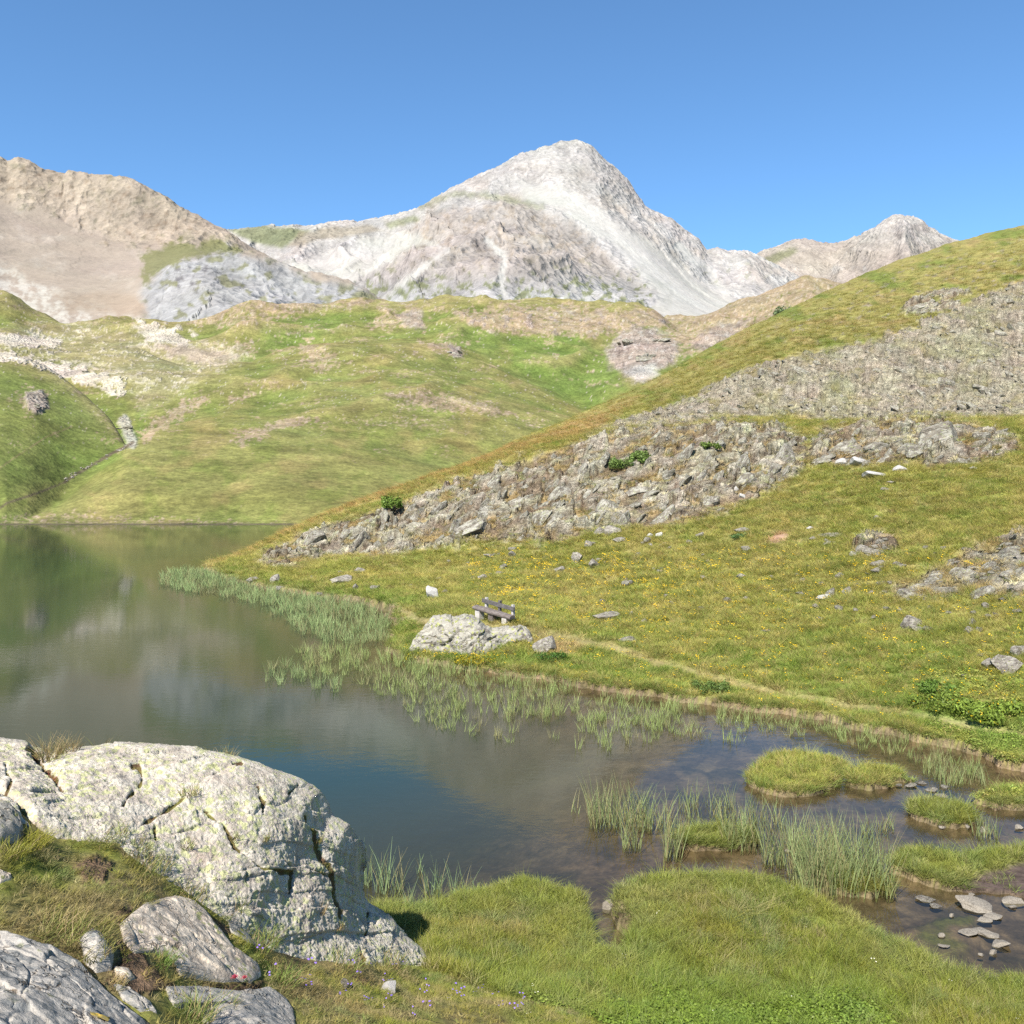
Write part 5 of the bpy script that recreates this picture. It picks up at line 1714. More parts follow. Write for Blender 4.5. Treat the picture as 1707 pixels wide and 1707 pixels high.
def bench_boulder():
    # outline in side view (px, py) from left foot over the top to the right foot
    up = [(683, 1080), (688, 1066), (700, 1050), (716, 1034), (722, 1027), (745, 1024), (757, 1030), (775, 1027), (800, 1033), (812, 1042), (820, 1048), (840, 1043), (860, 1042), (877, 1044), (884, 1056), (887, 1070), (886, 1092)]
    lo = [(683, 1084), (695, 1090), (710, 1093), (730, 1094), (760, 1096), (800, 1098), (830, 1099), (860, 1099), (886, 1096)]
    n, r = 190, 90
    xs = np.linspace(684, 886, n)
    ua = np.array(up, float)
    top_ = np.interp(xs, ua[:, 0], ua[:, 1])
    Yc = 31.9
    half = 1.0 * np.sqrt(np.clip(1 - ((xs - 785) / 101.5) ** 2, 0.30, 1)) * (0.85 + 0.2 * np.sin(xs * 0.05))
    zt = H + (HOR - top_) / F * Yc
    P = np.zeros((r, n, 3))
    th = np.linspace(-0.12 * math.pi, 1.1 * math.pi, r)
    for i, t in enumerate(th):
        c_, s_ = math.cos(t), math.sin(t)
        y = Yc - half * np.sign(c_) * abs(c_) ** 0.75
        # a squarish section: steep front foot, gently rising top
        z = 0.12 + (zt - 0.12) * np.sign(s_) * abs(s_) ** 0.62
        P[i, :, 0] = (xs - CX) / F * Yc
        P[i, :, 1] = y
        P[i, :, 2] = z
    N = grid_normals(P)
    if N[r // 2, n // 2, 2] < 0:
        N = -N
    nz = noise3(P * 1.2, 21)
    a = P[..., 0] * 0.8 + P[..., 2] * 0.75 + 0.2 * P[..., 1]
    b = -P[..., 0] * 0.6 + P[..., 2] * 1.0
    w_ = worley2(a / 1.0 + nz * 0.3, b / 0.42 + nz * 0.3, 71)
    w2_ = worley2(a / 0.35 + nz * 0.3, b / 0.2, 72)
    dsp = (w_[2] - 0.5) * 0.07 + (w2_[2] - 0.5) * 0.03 + noise3(P * 3, 22) * 0.03 + noise3(P * 8, 23) * 0.035 - 0.06 * sstep(0.08, 0, w_[1] - w_[0])
    qx = CX + P[..., 0] / P[..., 1] * F
    qy = HOR - (P[..., 2] - H) / P[..., 1] * F
    ck = np.zeros(qx.shape, np.float32)
    for ln, wd_, dp in ([(690, 1058), (700, 1050), (712, 1044)], 1.2, .12), ([(724, 1077), (740, 1075), (755, 1065)], 1.4, .12), ([(815, 1066), (828, 1060)], 1.6, .12), ([(864, 1052), (873, 1046)], 1.5, .1), ([(735, 1045), (738, 1058), (745, 1062)], 3, .10), ([(728, 1030), (745, 1031)], 1.2, .08):
        mk = lmask(qx.astype(np.float32), qy.astype(np.float32), ln, wd_, 1.2)
        dsp -= mk * dp
        ck = np.maximum(ck, mk)
    P = P + N * dsp[..., None]
    org = np.array([(785 - CX) / F * Yc, Yc, 0.4])
    me = mesh_from('boulder', P.reshape(-1, 3) - org, grid_faces(r, n), M['rock_bench'])
    return link('boulder', me, loc=tuple(org))


M['rock_bench'] = mat_rock('bench_boulder_rock', (0.19, 0.17, 0.145), (0.31, 0.29, 0.24), (0.28, 0.29, 0.11), (0.055, 0.05, 0.045), 0.9, 1.1, 0.7, 0.05)
tag(bench_boulder(), 'big pale boulder with yellow-green lichen in front of the wooden bench', 'boulder')


# ------------------------------------------------------------------ crags made of blocks
def outcrop(poly, n, label, smin, smax, seed, kinds, lean=-0.75, big=()):
    r = random.Random(seed)
    P = np.array(poly, float)
    cx, cy = P[:, 0].mean(), P[:, 1].max()
    cen = None
    ys = P[:, 1].max() - 2
    for dx in range(0, 400, 10):
        for sg in (1, -1):
            cen = g_gr.hit(min(max(cx + sg * dx, -80), 1790), ys)
            if cen:
                break
        if cen:
            break
    root = empty('rock_outcrop', cen)
    tag(root, label, 'rock outcrop')
    x0, x1, y0, y1 = max(P[:, 0].min(), -60), min(P[:, 0].max(), 1780), P[:, 1].min(), P[:, 1].max()
    cand = []
    k = 0
    while len(cand) < n and k < 20000:
        k += 1
        x = r.uniform(x0, x1)
        y = r.uniform(y0, y1)
        if poly_sdf(np.array([x]), np.array([y]), poly)[0] < 1:
            continue
        clus = float(fbm2(np.array([x / 40]), np.array([y / 18]), 3, 330)[0])
        if clus > 0.08 and r.random() < 0.85:
            continue
        s = smin + (smax - smin) * r.random() ** 3.2
        cand.append((x, y, s))
    for b in big:
        cand.append(b)
    for x, y, s in cand:
        h = g_gr.hit(x, y)
        if h is None or h[1] < 20:
            continue
        w = s * h[1] / F * 0.5
        me = r.choice(kinds)
        o = link('rock', me, root)
        o.location = Vector(h) - root.location + Vector((0, w * 0.35, -w * 0.12))
        o.rotation_euler = (r.uniform(-0.35, 0.2), lean + r.uniform(-0.35, 0.35), r.uniform(-0.7, 0.7))
        o.scale = (w * r.uniform(0.9, 1.35), w * r.uniform(0.6, 0.9), w * r.uniform(0.4, 0.7))
    return root


kc = RV['crag'] + RV['slab']
outcrop(OC1, 280, 'long lichened crag of tilted blocks running up the slope from the headland', 9, 34, 1, kc, -0.8,
        [(785, 890, 70), (760, 880, 48), (810, 860, 44), (520, 905, 44), (575, 893, 34), (640, 880, 30), (1010, 850, 60), (1060, 820, 46), (1180, 840, 46), (1110, 865, 56), (1240, 770, 54), (1290, 790, 40), (930, 830, 44), (970, 785, 36), (1200, 745, 46), (860, 845, 60), (1140, 760, 58), (1090, 735, 44), (1250, 800, 60), (1310, 760, 52), (1040, 870, 54), (900, 870, 50), (700, 860, 44), (600, 905, 40), (1165, 800, 50), (980, 820, 56), (820, 810, 40)])
outcrop(OC2, 90, 'pale broken crag above the meadow, right of the long crag', 8, 30, 2, kc, -0.4, [(1410, 752, 56), (1560, 728, 90), (1460, 745, 40), (1375, 765, 36), (1540, 745, 40), (1500, 735, 30), (1640, 740, 30)])
outcrop(OC3, 280, 'broad grey-brown slab ridge of slanting strata high on the right slope', 8, 28, 3, RV['slab'] + RV['crag'][:4], 0.6)
outcrop(OC4, 110, 'dark jumbled outcrop at the right edge of the meadow', 9, 40, 4, kc, -0.25, [(1580, 985, 60), (1530, 990, 50), (1600, 960, 54), (1650, 945, 40), (1690, 960, 50), (1640, 990, 60), (1690, 925, 60)])
outcrop(OC5, 26, 'small dark outcrop standing alone near the top of the right slope', 8, 26, 5, kc, -0.3, [(1535, 512, 34), (1560, 508, 30)])
outcrop(OC6, 8, 'low rounded outcrop in the meadow above the flat-topped stone', 10, 26, 6, RV['grey'], 0.0, [(1468, 922, 56), (1442, 915, 34)])

# small stones sprinkled over the slope
r = random.Random(11)
cnt = 0
while cnt < 125:
    x = r.uniform(430, 1700)
    y = r.uniform(900, 1090)
    if y > 980 and x < 950:
        continue
    h = g_gr.hit(x, y)
    if h is None or h[1] < 27:
        continue
    if poly_sdf(np.array([x]), np.array([y]), [(480, 960), (900, 905), (1200, 860), (1707, 900), (1707, 1080), (1400, 1040), (1000, 1010), (600, 1000)])[0] < 0:
        continue
    s = 7 + 11 * r.random() ** 3
    o = link('stone', r.choice(RV['grey'] + RV['crag']))
    w = s * h[1] / F * 0.5
    w = max(w, 0.11)
    o.location = (h[0], h[1], h[2] + w * 0.35 + 0.02)
    o.rotation_euler = (r.uniform(-.2, .2), r.uniform(-.3, .3), r.uniform(0, 6))
    o.scale = (w * 1.3, w, w * 0.75)
    tag(o, 'small grey stone lying in the grass of the right-hand slope', 'stone', 'small stones sprinkled over the right slope')
    cnt += 1
# rocks on the far hills
for i, (x, y, s, lab) in enumerate([(758, 590, 26, 'brown rock knob on the green hill top'), (60, 678, 20, 'grey crag knob on the left green slope'), (210, 715, 24, 'pale rocks where the stream enters the gully'), (143, 622, 20, 'boulder among pale rubble on the upper left'), (310, 632, 9, 'small pale boulder below the rubble field'), (1075, 600, 40, 'pinkish rock bluff in the green valley on the right'), (1045, 575, 30, 'rock step left of the pinkish bluff'), (1105, 570, 30, 'rock step above the pinkish bluff')]):
    c = int(np.searchsorted(g_hills.us, x))
    kk = np.nonzero(g_hills.py[:, c] <= y)[0]
    if len(kk):
        Y = g_hills.Y[kk[0]]
        xx = (x - CX) / F * Y
        zz = float(g_hills.z_at(xx, Y))
        w = s * Y / F * 0.5
        root = empty('rock_bluff', (xx, Y, zz))
        tag(root, lab, 'rock')
        for j in range(5 if s > 15 else 1):
            o = link('rock', RV['crag'][(i * 3 + j) % 12], root)
            f_ = 1 if j == 0 else r.uniform(0.35, 0.6)
            o.location = (0 if j == 0 else r.uniform(-w, w), r.uniform(-w, w) * 0.5 * (j > 0), r.uniform(-.2, .5) * w * (j > 0))
            o.rotation_euler = (r.uniform(-.3, .3), r.uniform(-.5, .5), r.uniform(0, 6))
            o.scale = (w * f_, w * 0.6 * f_, w * 0.30 * f_)

# stones along the hillside stream
r = random.Random(21)
for line, n in (([(222, 738), (195, 752), (160, 772), (128, 790), (108, 803)], 34), ([(200, 695), (212, 712), (220, 735)], 22)):
    P = np.array(line, float)
    for i in range(n):
        t = r.random() * (len(P) - 1)
        k = int(t)
        p = P[k] + (P[k + 1] - P[k]) * (t - k) + (r.uniform(-5, 5), r.uniform(-2.5, 2.5))
        c = int(np.searchsorted(g_hills.us, p[0]))
        kk = np.nonzero(g_hills.py[:, c] <= p[1])[0]
        if not len(kk):
            continue
        Y = g_hills.Y[kk[0]]
        xx = (p[0] - CX) / F * Y
        w = r.uniform(3, 6.5) * Y / F * 0.5
        o = link('stone', r.choice(RV['grey']), loc=(xx, Y, float(g_hills.z_at(xx, Y))), rot=(0, r.uniform(-.3, .3), r.uniform(0, 6)), scl=(w, w, w * .7))
        tag(o, 'pale stone in the little hillside stream bed left of the green hump', 'stone', 'stones of the hillside stream')


# ------------------------------------------------------------------ the bench
def mat_wood(name, c1, c2):
    m = NT(name)
    v = m.coord('Object', (2, 14, 14))
    n = m.noise(v, 3.0, 5, 0.65)
    n2 = m.noise(m.coord('Object', (1, 1, 1)), 5.0, 4, 0.6)
    c = m.mix(m.rng(n, 0.35, 0.65), c1, c2)
    c = m.mix(m.rng(n2, 0.5, 0.7, 0, 0.35), c, (0.20, 0.185, 0.17))
    m.principled(c, 0.85, m.bump(n, 0.8, 0.01), 0.2)
    return m.m


M['wood'] = mat_wood('weathered_grey_wood', (0.075, 0.06, 0.052), (0.16, 0.135, 0.12))
M['wood_light'] = mat_wood('weathered_pale_wood', (0.30, 0.28, 0.255), (0.42, 0.39, 0.36))
M['wood_dark'] = mat_wood('dark_wood', (0.05, 0.047, 0.046), (0.10, 0.09, 0.085))


def box_mesh(name, L, Wd, Ht, mat, taper=1.0, seg=8, rough=0.008, seed=1, roundness=0.25):
    """beam along x with softened edges and hewn irregularity"""
    prof = []
    rr = roundness * min(Wd, Ht)
    for sx, sy in ((1, -1), (1, 1), (-1, 1), (-1, -1)):
        for a in (0, 0.5, 1):
            base_a = {(1, -1): -math.pi / 2, (1, 1): 0, (-1, 1): math.pi / 2, (-1, -1): math.pi}[(sx, sy)]
            an = base_a + a * math.pi / 2
            prof.append((sx * (Wd / 2 - rr) + rr * math.cos(an), sy * (Ht / 2 - rr) + rr * math.sin(an)))
    prof = np.array(prof)
    n = len(prof)
    V = []
    for i in range(seg + 1):
        t = i / seg
        f = 1 + (taper - 1) * abs(t - 0.5) * 2
        x = (t - 0.5) * L
        ring = np.column_stack([np.full(n, x), prof[:, 0] * f, prof[:, 1] * f])
        V.append(ring)
    V = np.concatenate(V)
    V += np.stack([noise3(V * 4 + k * 9, seed) for k in range(3)], 1) * rough
    Fc = []
    for i in range(seg):
        for j in range(n):
            a = i * n + j
            b = i * n + (j + 1) % n
            Fc.append((a, b, b + n, a + n))
    V = np.vstack([V, V[:n].mean(0), V[-n:].mean(0)])
    c0, c1 = len(V) - 2, len(V) - 1
    for j in range(n):
        Fc.append((c0, (j + 1) % n, j, c0))
        Fc.append((c1, seg * n + j, seg * n + (j + 1) % n, c1))
    me = bpy.data.meshes.new(name)
    me.from_pydata([tuple(v) for v in V], [], [tuple(dict.fromkeys(f)) for f in Fc])
    me.materials.append(M[mat])
    me.polygons.foreach_set('use_smooth', [False] * len(me.polygons))
    return me


sA = Vector(WY(794, 1012, 35.0))
sB = Vector(WY(852, 1029, 33.7))
sA.z = sA.z
mid = (sA + sB) / 2
dirv = sB - sA
ang = math.atan2(dirv.y, dirv.x)
Ls = dirv.length
gz = ground_z(mid.x, mid.y)
bench = empty('bench', (mid.x, mid.y, gz))
bench.rotation_euler = (0, 0, ang)
tag(bench, 'rough wooden bench with a plank backrest standing behind the big lichened boulder', 'bench')
hs = mid.z - gz
tl = math.atan2(dirv.z, math.hypot(dirv.x, dirv.y))
# in bench space x runs along the seat to the right end, +y is the back
o = link('seat', box_mesh('seat', Ls + 0.12, 0.40, 0.17, 'wood', 0.78, 14, 0.03, 3, 0.45), bench, (0, 0, hs), (0.05, -tl, 0))
for i, x in enumerate((-0.40 * Ls, -0.02 * Ls, 0.36 * Ls)):
    zt = hs + x * math.tan(tl) - 0.06
    h_ = zt + 0.35
    o = link('support', box_mesh('support', 0.24, 0.26, h_, 'wood_light' if i != 1 else 'wood', 1.0, 4, 0.015, 5 + i, 0.2), bench, (x, 0.0, zt - h_ / 2))
for i, (x, mt, tall) in enumerate(((-0.30 * Ls, 'wood_light', 0.44), (0.08 * Ls, 'wood_dark', 0.46), (0.45 * Ls, 'wood_light', 0.44))):
    z0 = hs + x * math.tan(tl) - 0.1
    hh_ = tall + 0.1
    o = link('back_post', box_mesh('back_post', hh_, 0.14, 0.10, mt, 0.95, 5, 0.012, 11 + i, 0.2), bench, (x, 0.20, z0 + hh_ / 2), (0, -math.pi / 2, 0))
o = link('backrest', box_mesh('backrest', Ls * 0.92, 0.055, 0.16, 'wood_dark', 0.97, 10, 0.012, 21, 0.25), bench, (0.07 * Ls, 0.115, hs + 0.30 + 0.07 * Ls * math.tan(tl)), (0, -tl, 0))

# ------------------------------------------------------------------ leaves, shrubs, grass
def mat_leaf(name, base=None, attr=False, trans=0.35, instancer=True, var=0.25):
    m = NT(name)
    if attr:
        c = m.attr('tint', 'Color', 'INSTANCER' if instancer else 'GEOMETRY')
        h = m.attr('h', 'Fac')
        # the foot of a tuft is older, straw-coloured leaf sheath
        c = m.mix(m.rng(h, 0.0, 0.45, 0.55, 0.0), c, m.mix(0.5, c, (0.17, 0.13, 0.06)))
        c = m.scale_col(c, m.rng(m.attr('r', 'Fac'), 0, 1, 1 - var, 1 + var))
    else:
        v = m.coord('Object')
        c = m.scale_col(m.mix(0.0, base, base), m.rng(m.noise(v, 6, 3), 0.3, 0.7, 1 - var, 1 + var))
    d = m.n('ShaderNodeBsdfDiffuse')
    m.l(c, d.inputs[0])
    t = m.n('ShaderNodeBsdfTranslucent')
    m.l(c, t.inputs[0])
    mx = m.n('ShaderNodeMixShader')
    mx.inputs[0].default_value = trans
    m.l(d.outputs[0], mx.inputs[1])
    m.l(t.outputs[0], mx.inputs[2])
    gl_ = m.n('ShaderNodeBsdfGlossy')
    gl_.inputs['Roughness'].default_value = 0.5
    mx2 = m.n('ShaderNodeMixShader')
    mx2.inputs[0].default_value = 0.012
    m.l(mx.outputs[0], mx2.inputs[1])
    m.l(gl_.outputs[0], mx2.inputs[2])
    m.l(mx2.outputs[0], m.out.inputs[0])
    return m.m


M['grass'] = mat_leaf('grass_blades', attr=True)
M['reed'] = mat_leaf('sedge_blades', attr=True, trans=0.3)
M['sedge_own'] = mat_leaf('sedge_clump_blades', attr=True, trans=0.3, instancer=False)


def blades(n, rad, hmin, hmax, w, lean, curl, seed, seg=3, fold=0.0, droop=1.0, tipw=0.12):
    r = np.random.default_rng(seed)
    a = r.uniform(0, 2 * np.pi, n)
    rr = rad * np.sqrt(r.random(n))
    bx, by = rr * np.cos(a), rr * np.sin(a)
    h = r.uniform(hmin, hmax, n)
    la = a + r.normal(0, 0.9, n)
    le = np.abs(r.normal(0, lean, n)) + 0.04
    fa = r.uniform(0, np.pi, n)
    V, Fc, hh, rd = [], [], [], []
    rb = r.random(n)
    for i in range(n):
        base = len(V)
        for k in range(seg + 1):
            t = k / seg
            off = h[i] * (le[i] * t + curl * t * t * (0.5 + rb[i]))
            z = h[i] * t * (1 - droop * 0.35 * curl * t * (0.5 + rb[i]))
            cx_, cy_ = bx[i] + math.cos(la[i]) * off, by[i] + math.sin(la[i]) * off
            ww = w * (1 - (1 - tipw) * t ** 1.5) * 0.5
            V.append((cx_ - math.cos(fa[i]) * ww, cy_ - math.sin(fa[i]) * ww, z))
            V.append((cx_ + math.cos(fa[i]) * ww, cy_ + math.sin(fa[i]) * ww, z))
            hh += [t, t]
            rd += [rb[i], rb[i]]
        for k in range(seg):
            q_ = base + 2 * k
            Fc.append((q_, q_ + 1, q_ + 3, q_ + 2))
    return np.array(V), np.array(Fc), np.array(hh), np.array(rd)


def tuft_obj(name, coll, mat, *a, **k):
    V, Fc, hh, rd = blades(*a, **k)
    me = mesh_from(name, V, Fc, M[mat])
    set_f(me, 'h', hh)
    set_f(me, 'r', rd)
    o = bpy.data.objects.new(name, me)
    coll.objects.link(o)
    return o


def leafy(n, rad, h, lw, seed):
    r = np.random.default_rng(seed)
    V, Fc, hh, rd = [], [], [], []
    for i in range(n):
        p = np.array([r.normal(0, rad * 0.5), r.normal(0, rad * 0.5), r.uniform(0.25, 1) * h])
        n_ = np.array([r.normal(0, 0.5), r.normal(0, 0.5), 1.0])
        n_ /= np.linalg.norm(n_)
        u = np.cross(n_, [math.cos(i), math.sin(i), 0.1])
        u /= np.linalg.norm(u)
        v_ = np.cross(n_, u)
        s = lw * r.uniform(0.6, 1.2)
        b = len(V)
        for du, dv in ((-1, 0), (0, -0.62), (1, 0), (0, 0.62)):
            V.append(p + u * s * du + v_ * s * dv)
        Fc.append((b, b + 1, b + 2, b + 3))
        t = p[2] / h
        hh += [0.5 + t * 0.5] * 4
        rd += [r.random()] * 4
    return np.array(V), np.array(Fc), np.array(hh), np.array(rd)


def coll_of(name, makers):
    c = bpy.data.collections.new(name)
    for i, (kind, mat, a, k) in enumerate(makers):
        nm = '%s_%02d' % (name, i)
        if kind == 'b':
            tuft_obj(nm, c, mat, *a, **k)
        else:
            V, Fc, hh, rd = leafy(*a)
            me = mesh_from(nm, V, Fc, M[mat])
            set_f(me, 'h', hh)
            set_f(me, 'r', rd)
            c.objects.link(bpy.data.objects.new(nm, me))
    return c


C_GRASS = coll_of('grass_tufts', [
    ('b', 'grass', (34, 0.075, 0.07, 0.17, 0.0065, 0.30, 0.35, 1), {}),
    ('b', 'grass', (34, 0.085, 0.06, 0.15, 0.0065, 0.45, 0.55, 2), {}),
    ('b', 'grass', (28, 0.070, 0.09, 0.20, 0.0060, 0.25, 0.45, 3), {}),
    ('b', 'grass', (34, 0.10, 0.03, 0.09, 0.0070, 0.7, 0.8, 4), {}),        # matted
    ('b', 'grass', (46, 0.05, 0.12, 0.30, 0.0055, 0.40, 0.75, 5), {'seg': 4}),  # long arching
    ('l', 'grass', (26, 0.10, 0.10, 0.020, 6), None),                          # leafy herb
])
C_REED = coll_of('reed_tufts', [
    ('b', 'reed', (12, 0.10, 0.45, 0.85, 0.013, 0.05, 0.05, 11), {'tipw': 0.15}),
    ('b', 'reed', (10, 0.12, 0.35, 0.75, 0.013, 0.09, 0.06, 12), {'tipw': 0.15}),
    ('b', 'reed', (14, 0.09, 0.40, 0.80, 0.012, 0.07, 0.10, 13), {'tipw': 0.15}),
])


def flower_coll(name, colr, size, h):
    c = bpy.data.collections.new(name)
    m = NT(name + '_petal')
    d = m.n('ShaderNodeBsdfDiffuse')
    d.inputs[0].default_value = (*colr, 1)
    m.l(d.outputs[0], m.out.inputs[0])
    for j in range(2):
        r = random.Random(j + 40)
        V, Fc = [], []
        for f in range(3):
            ox, oy, oz = r.uniform(-.05, .05), r.uniform(-.05, .05), h * r.uniform(0.8, 1.1)
            b0 = len(V)
            n = 7
            V.append((ox, oy, oz + size * 0.25))
            for k in range(n):
                a = k * 2 * math.pi / n
                q_ = size * (1 if k % 2 == 0 else 0.75)
                V.append((ox + math.cos(a) * q_, oy + math.sin(a) * q_, oz + r.uniform(-.2, .2) * size))
            for k in range(n):
                Fc.append((b0, b0 + 1 + k, b0 + 1 + (k + 1) % n))
        me = mesh_from('%s_%d' % (name, j), np.array(V), np.array(Fc), m.m)
        c.objects.link(bpy.data.objects.new('%s_%d' % (name, j), me))
    return c


C_YEL = flower_coll('yellow_heads', (0.62, 0.40, 0.02), 0.020, 0.15)
C_PUR = flower_coll('purple_heads', (0.20, 0.13, 0.45), 0.014, 0.16)
C_WHT = flower_coll('white_heads', (0.65, 0.62, 0.50), 0.012, 0.20)


def scatter(name, pts, rot, scl, tint, idx, coll, label=None):
    n = len(pts)
    me = bpy.data.meshes.new(name)
    me.vertices.add(n)
    me.vertices.foreach_set('co', np.asarray(pts, np.float32).ravel())
    a = me.attributes.new('rot', 'FLOAT_VECTOR', 'POINT')
    a.data.foreach_set('vector', np.asarray(rot, np.float32).ravel())
    a = me.attributes.new('scl', 'FLOAT_VECTOR', 'POINT')
    a.data.foreach_set('vector', np.asarray(scl, np.float32).ravel())
    set_col(me, 'tint', np.clip(tint, 0, 1))
    a = me.attributes.new('idx', 'INT', 'POINT')
    a.data.foreach_set('value', np.asarray(idx, np.int32))
    ng = bpy.data.node_groups.new(name, 'GeometryNodeTree')
    ng.interface.new_socket('Geometry', in_out='INPUT', socket_type='NodeSocketGeometry')
    ng.interface.new_socket('Geometry', in_out='OUTPUT', socket_type='NodeSocketGeometry')
    gi = ng.nodes.new('NodeGroupInput')
    go = ng.nodes.new('NodeGroupOutput')
    ip = ng.nodes.new('GeometryNodeInstanceOnPoints')
    ci = ng.nodes.new('GeometryNodeCollectionInfo')
    ci.inputs['Collection'].default_value = coll
    ci.inputs['Separate Children'].default_value = True
    ci.inputs['Reset Children'].default_value = True

    def na(nm, t):
        nd = ng.nodes.new('GeometryNodeInputNamedAttribute')
        nd.data_type = t
        nd.inputs['Name'].default_value = nm
        return nd.outputs['Attribute']
    ng.links.new(gi.outputs[0], ip.inputs['Points'])
    ng.links.new(ci.outputs[0], ip.inputs['Instance'])
    ip.inputs['Pick Instance'].default_value = True
    ng.links.new(na('idx', 'INT'), ip.inputs['Instance Index'])
    ng.links.new(na('rot', 'FLOAT_VECTOR'), ip.inputs['Rotation'])
    ng.links.new(na('scl', 'FLOAT_VECTOR'), ip.inputs['Scale'])
    ng.links.new(ip.outputs[0], go.inputs[0])
    o = link(name, me)
    md = o.modifiers.new('scatter', 'NODES')
    md.node_group = ng
    tag(o, label, None, None, 'stuff')
    return o


def sample(g, weight, n, r):
    """n random points on the grid, probability by weight x world area of each cell"""
    w = weight[:-1, :-1]
    dY = np.diff(g.Y)[:, None]
    dX = np.diff(g.us)[None, :] / F * g.Y[:-1, None]
    w = w * dY * dX
    tot = w.sum()
    if n is None:
        n = int(tot)
    cs = np.cumsum(w.ravel())
    k = np.searchsorted(cs, r.random(n) * cs[-1])
    k = np.minimum(k, w.size - 1)
    i = k // w.shape[1]
    j = k % w.shape[1]
    fu, fv = r.random(n), r.random(n)
    Y = g.Y[i] + (g.Y[i + 1] - g.Y[i]) * fv
    u = g.us[j] + (g.us[j + 1] - g.us[j]) * fu
    x = (u - CX) / F * Y
    return x, Y, i, j


r = np.random.default_rng(77)
g = g_gr
inview = (g.px > -90) & (g.px < 1800) & (g.py < 1790)
visible = blur(g.vis.astype(float), 2, 0, 1) > 0.05
grassy = np.clip(g.land, 0, 1) * (1 - g.crag * 0.95) * (1 - np.clip(g.path, 0, 1) * 0.90)
grassy = np.where(g.d > -0.03, np.maximum(grassy, 0.6 * (g.d < 0.05) * (YY < 30)), 0) * (g.d > -0.03)
grassy = grassy * (g.Z > 0.03)
grassy = grassy * (1 - soil * 0.9) * (1 - mudw * 0.97) * (1 - kn_soil * 0.8)
# keep clear of the near slabs and the big rock
keep = np.ones(g.Z.shape, np.float32)
nearm = YY < 14
keep = np.where(nearm, keep * (1 - pmask(g.px, g.py, HERO_POLY, 2)), keep)
for pl in SLAB_POLYS:
    keep = np.where(nearm, keep * (1 - pmask(g.px, g.py, pl, 4)), keep)
grassy = grassy * keep
dens = 520 * np.clip(9.0 / YY, 0, 1) ** 1.75
dens = np.where(YY < 17, dens * 1.15, dens * 1.25)
dens = dens * (1 + 2.2 * sstep(0.22, 0.0, g.d) * (YY < 30))
dens = dens * np.where((YY > 60), 0.8, 1.0) * sstep(190, 110, YY)
clump = np.clip(0.75 + 0.8 * fbm2(X * 0.9, YY * 0.9, 3, 400), 0.2, 1.4)
wgt = dens * grassy * inview * visible * clump
x, y, i, j = sample(g, wgt, None, r)
n = len(x)
print('grass instances', n)
z = g.z_at(x, y) - 0.01
sz = np.clip((y / 11.0), 0.85, 3.4) ** 0.55
base_c = g.col[i, j].copy()
edge_c = np.float32((0.085, 0.125, 0.024))
bk = (g.bank[i, j] > 0.2)
base_c[bk] = base_c[bk] * 0.3 + edge_c * 0.7
hue = fbm2(x * 0.55, y * 0.55, 3, 410)
fine_h = fbm2(x * 2.3, y * 2.3, 3, 411)
nearp = y < 17
kn = g.Z[i, j] > 0.85
tint = base_c * np.float32((1.12, 1.12, 0.9))
tint = lerp(tint, (0.122, 0.138, 0.020), np.clip(sstep(-0.1, 0.5, hue) * 0.55 * nearp, 0, 1))
tint = lerp(tint, (0.200, 0.170, 0.055), np.clip(sstep(0.0, 0.5, fine_h) * 0.5 * nearp + (r.random(n) < 0.16) * 0.55 * nearp, 0, 1))
tint = lerp(tint, (0.21, 0.145, 0.07), sstep(0.1, 0.5, -hue) * 0.35 * nearp * (1 - kn))
mix3 = fbm2(x * 1.2 + 7, y * 1.2, 3, 415)
tint = lerp(tint, (0.165, 0.150, 0.022), sstep(0.05, 0.45, mix3) * 0.6 * nearp)
tint = lerp(tint, (0.105, 0.142, 0.055), sstep(0.1, 0.45, fbm2(x * 2 - 9, y * 2, 3, 417)) * 0.6 * nearp)
tint = lerp(tint, (0.24, 0.20, 0.10), (r.random(n) < 0.14) * 0.7 * nearp)
tint = lerp(tint, (0.06, 0.10, 0.02), (r.random(n) < 0.12) * 0.6 * nearp)
tint = lerp(tint, (0.19, 0.145, 0.075), (kn & nearp) * sstep(-0.2, 0.4, fine_h) * 0.6)
tint = lerp(tint, (0.23, 0.165, 0.075), (~nearp) * (r.random(n) < 0.22) * 0.6)
tint = lerp(tint, (0.085, 0.135, 0.025), (~nearp) * (r.random(n) < 0.15) * 0.7)
# fresh green herbs along the bottom edge of the near meadow
gx_, gy_ = g.px[i, j], g.py[i, j]
herb = nearp & ~kn & (gy_ + 45 * fine_h + 35 * hue + r.normal(0, 10, n) > 1672) & (gx_ + 60 * hue > 850) & (gx_ + 120 * fine_h < 1480)
herb2 = (nearp & ~kn) * sstep(1560, 1690, gy_ + 60 * hue) * sstep(740, 860, gx_ + 50 * fine_h) * sstep(1600, 1420, gx_ + 50 * hue)
tint = lerp(tint, (0.088, 0.140, 0.020), herb2 * 0.6 + herb * 0.15)
edgeg = nearp & (g.d0[i, j] < 0.7)
tint = lerp(tint, (0.130, 0.165, 0.035), edgeg * 0.35)
bright = (~nearp) & (gy_ > 1120) & (gx_ > 1540)
tint = lerp(tint, (0.095, 0.155, 0.025), bright * sstep(-0.1, 0.4, hue) * 0.55)
tint = tint * (np.where(nearp, 1.50, 1.72) * (1 + r.normal(0, 0.17, n)))[:, None]
idx = r.integers(0, 3, n)
idx = np.where(kn & nearp & (r.random(n) < 0.62), 3, idx)
idx = np.where((r.random(n) < np.where(kn & nearp, 0.015, 0.05)), 4, idx)
idx = np.where(herb & (r.random(n) < 0.75), 5, idx)
idx = np.where(bright & (r.random(n) < 0.5), 5, idx)
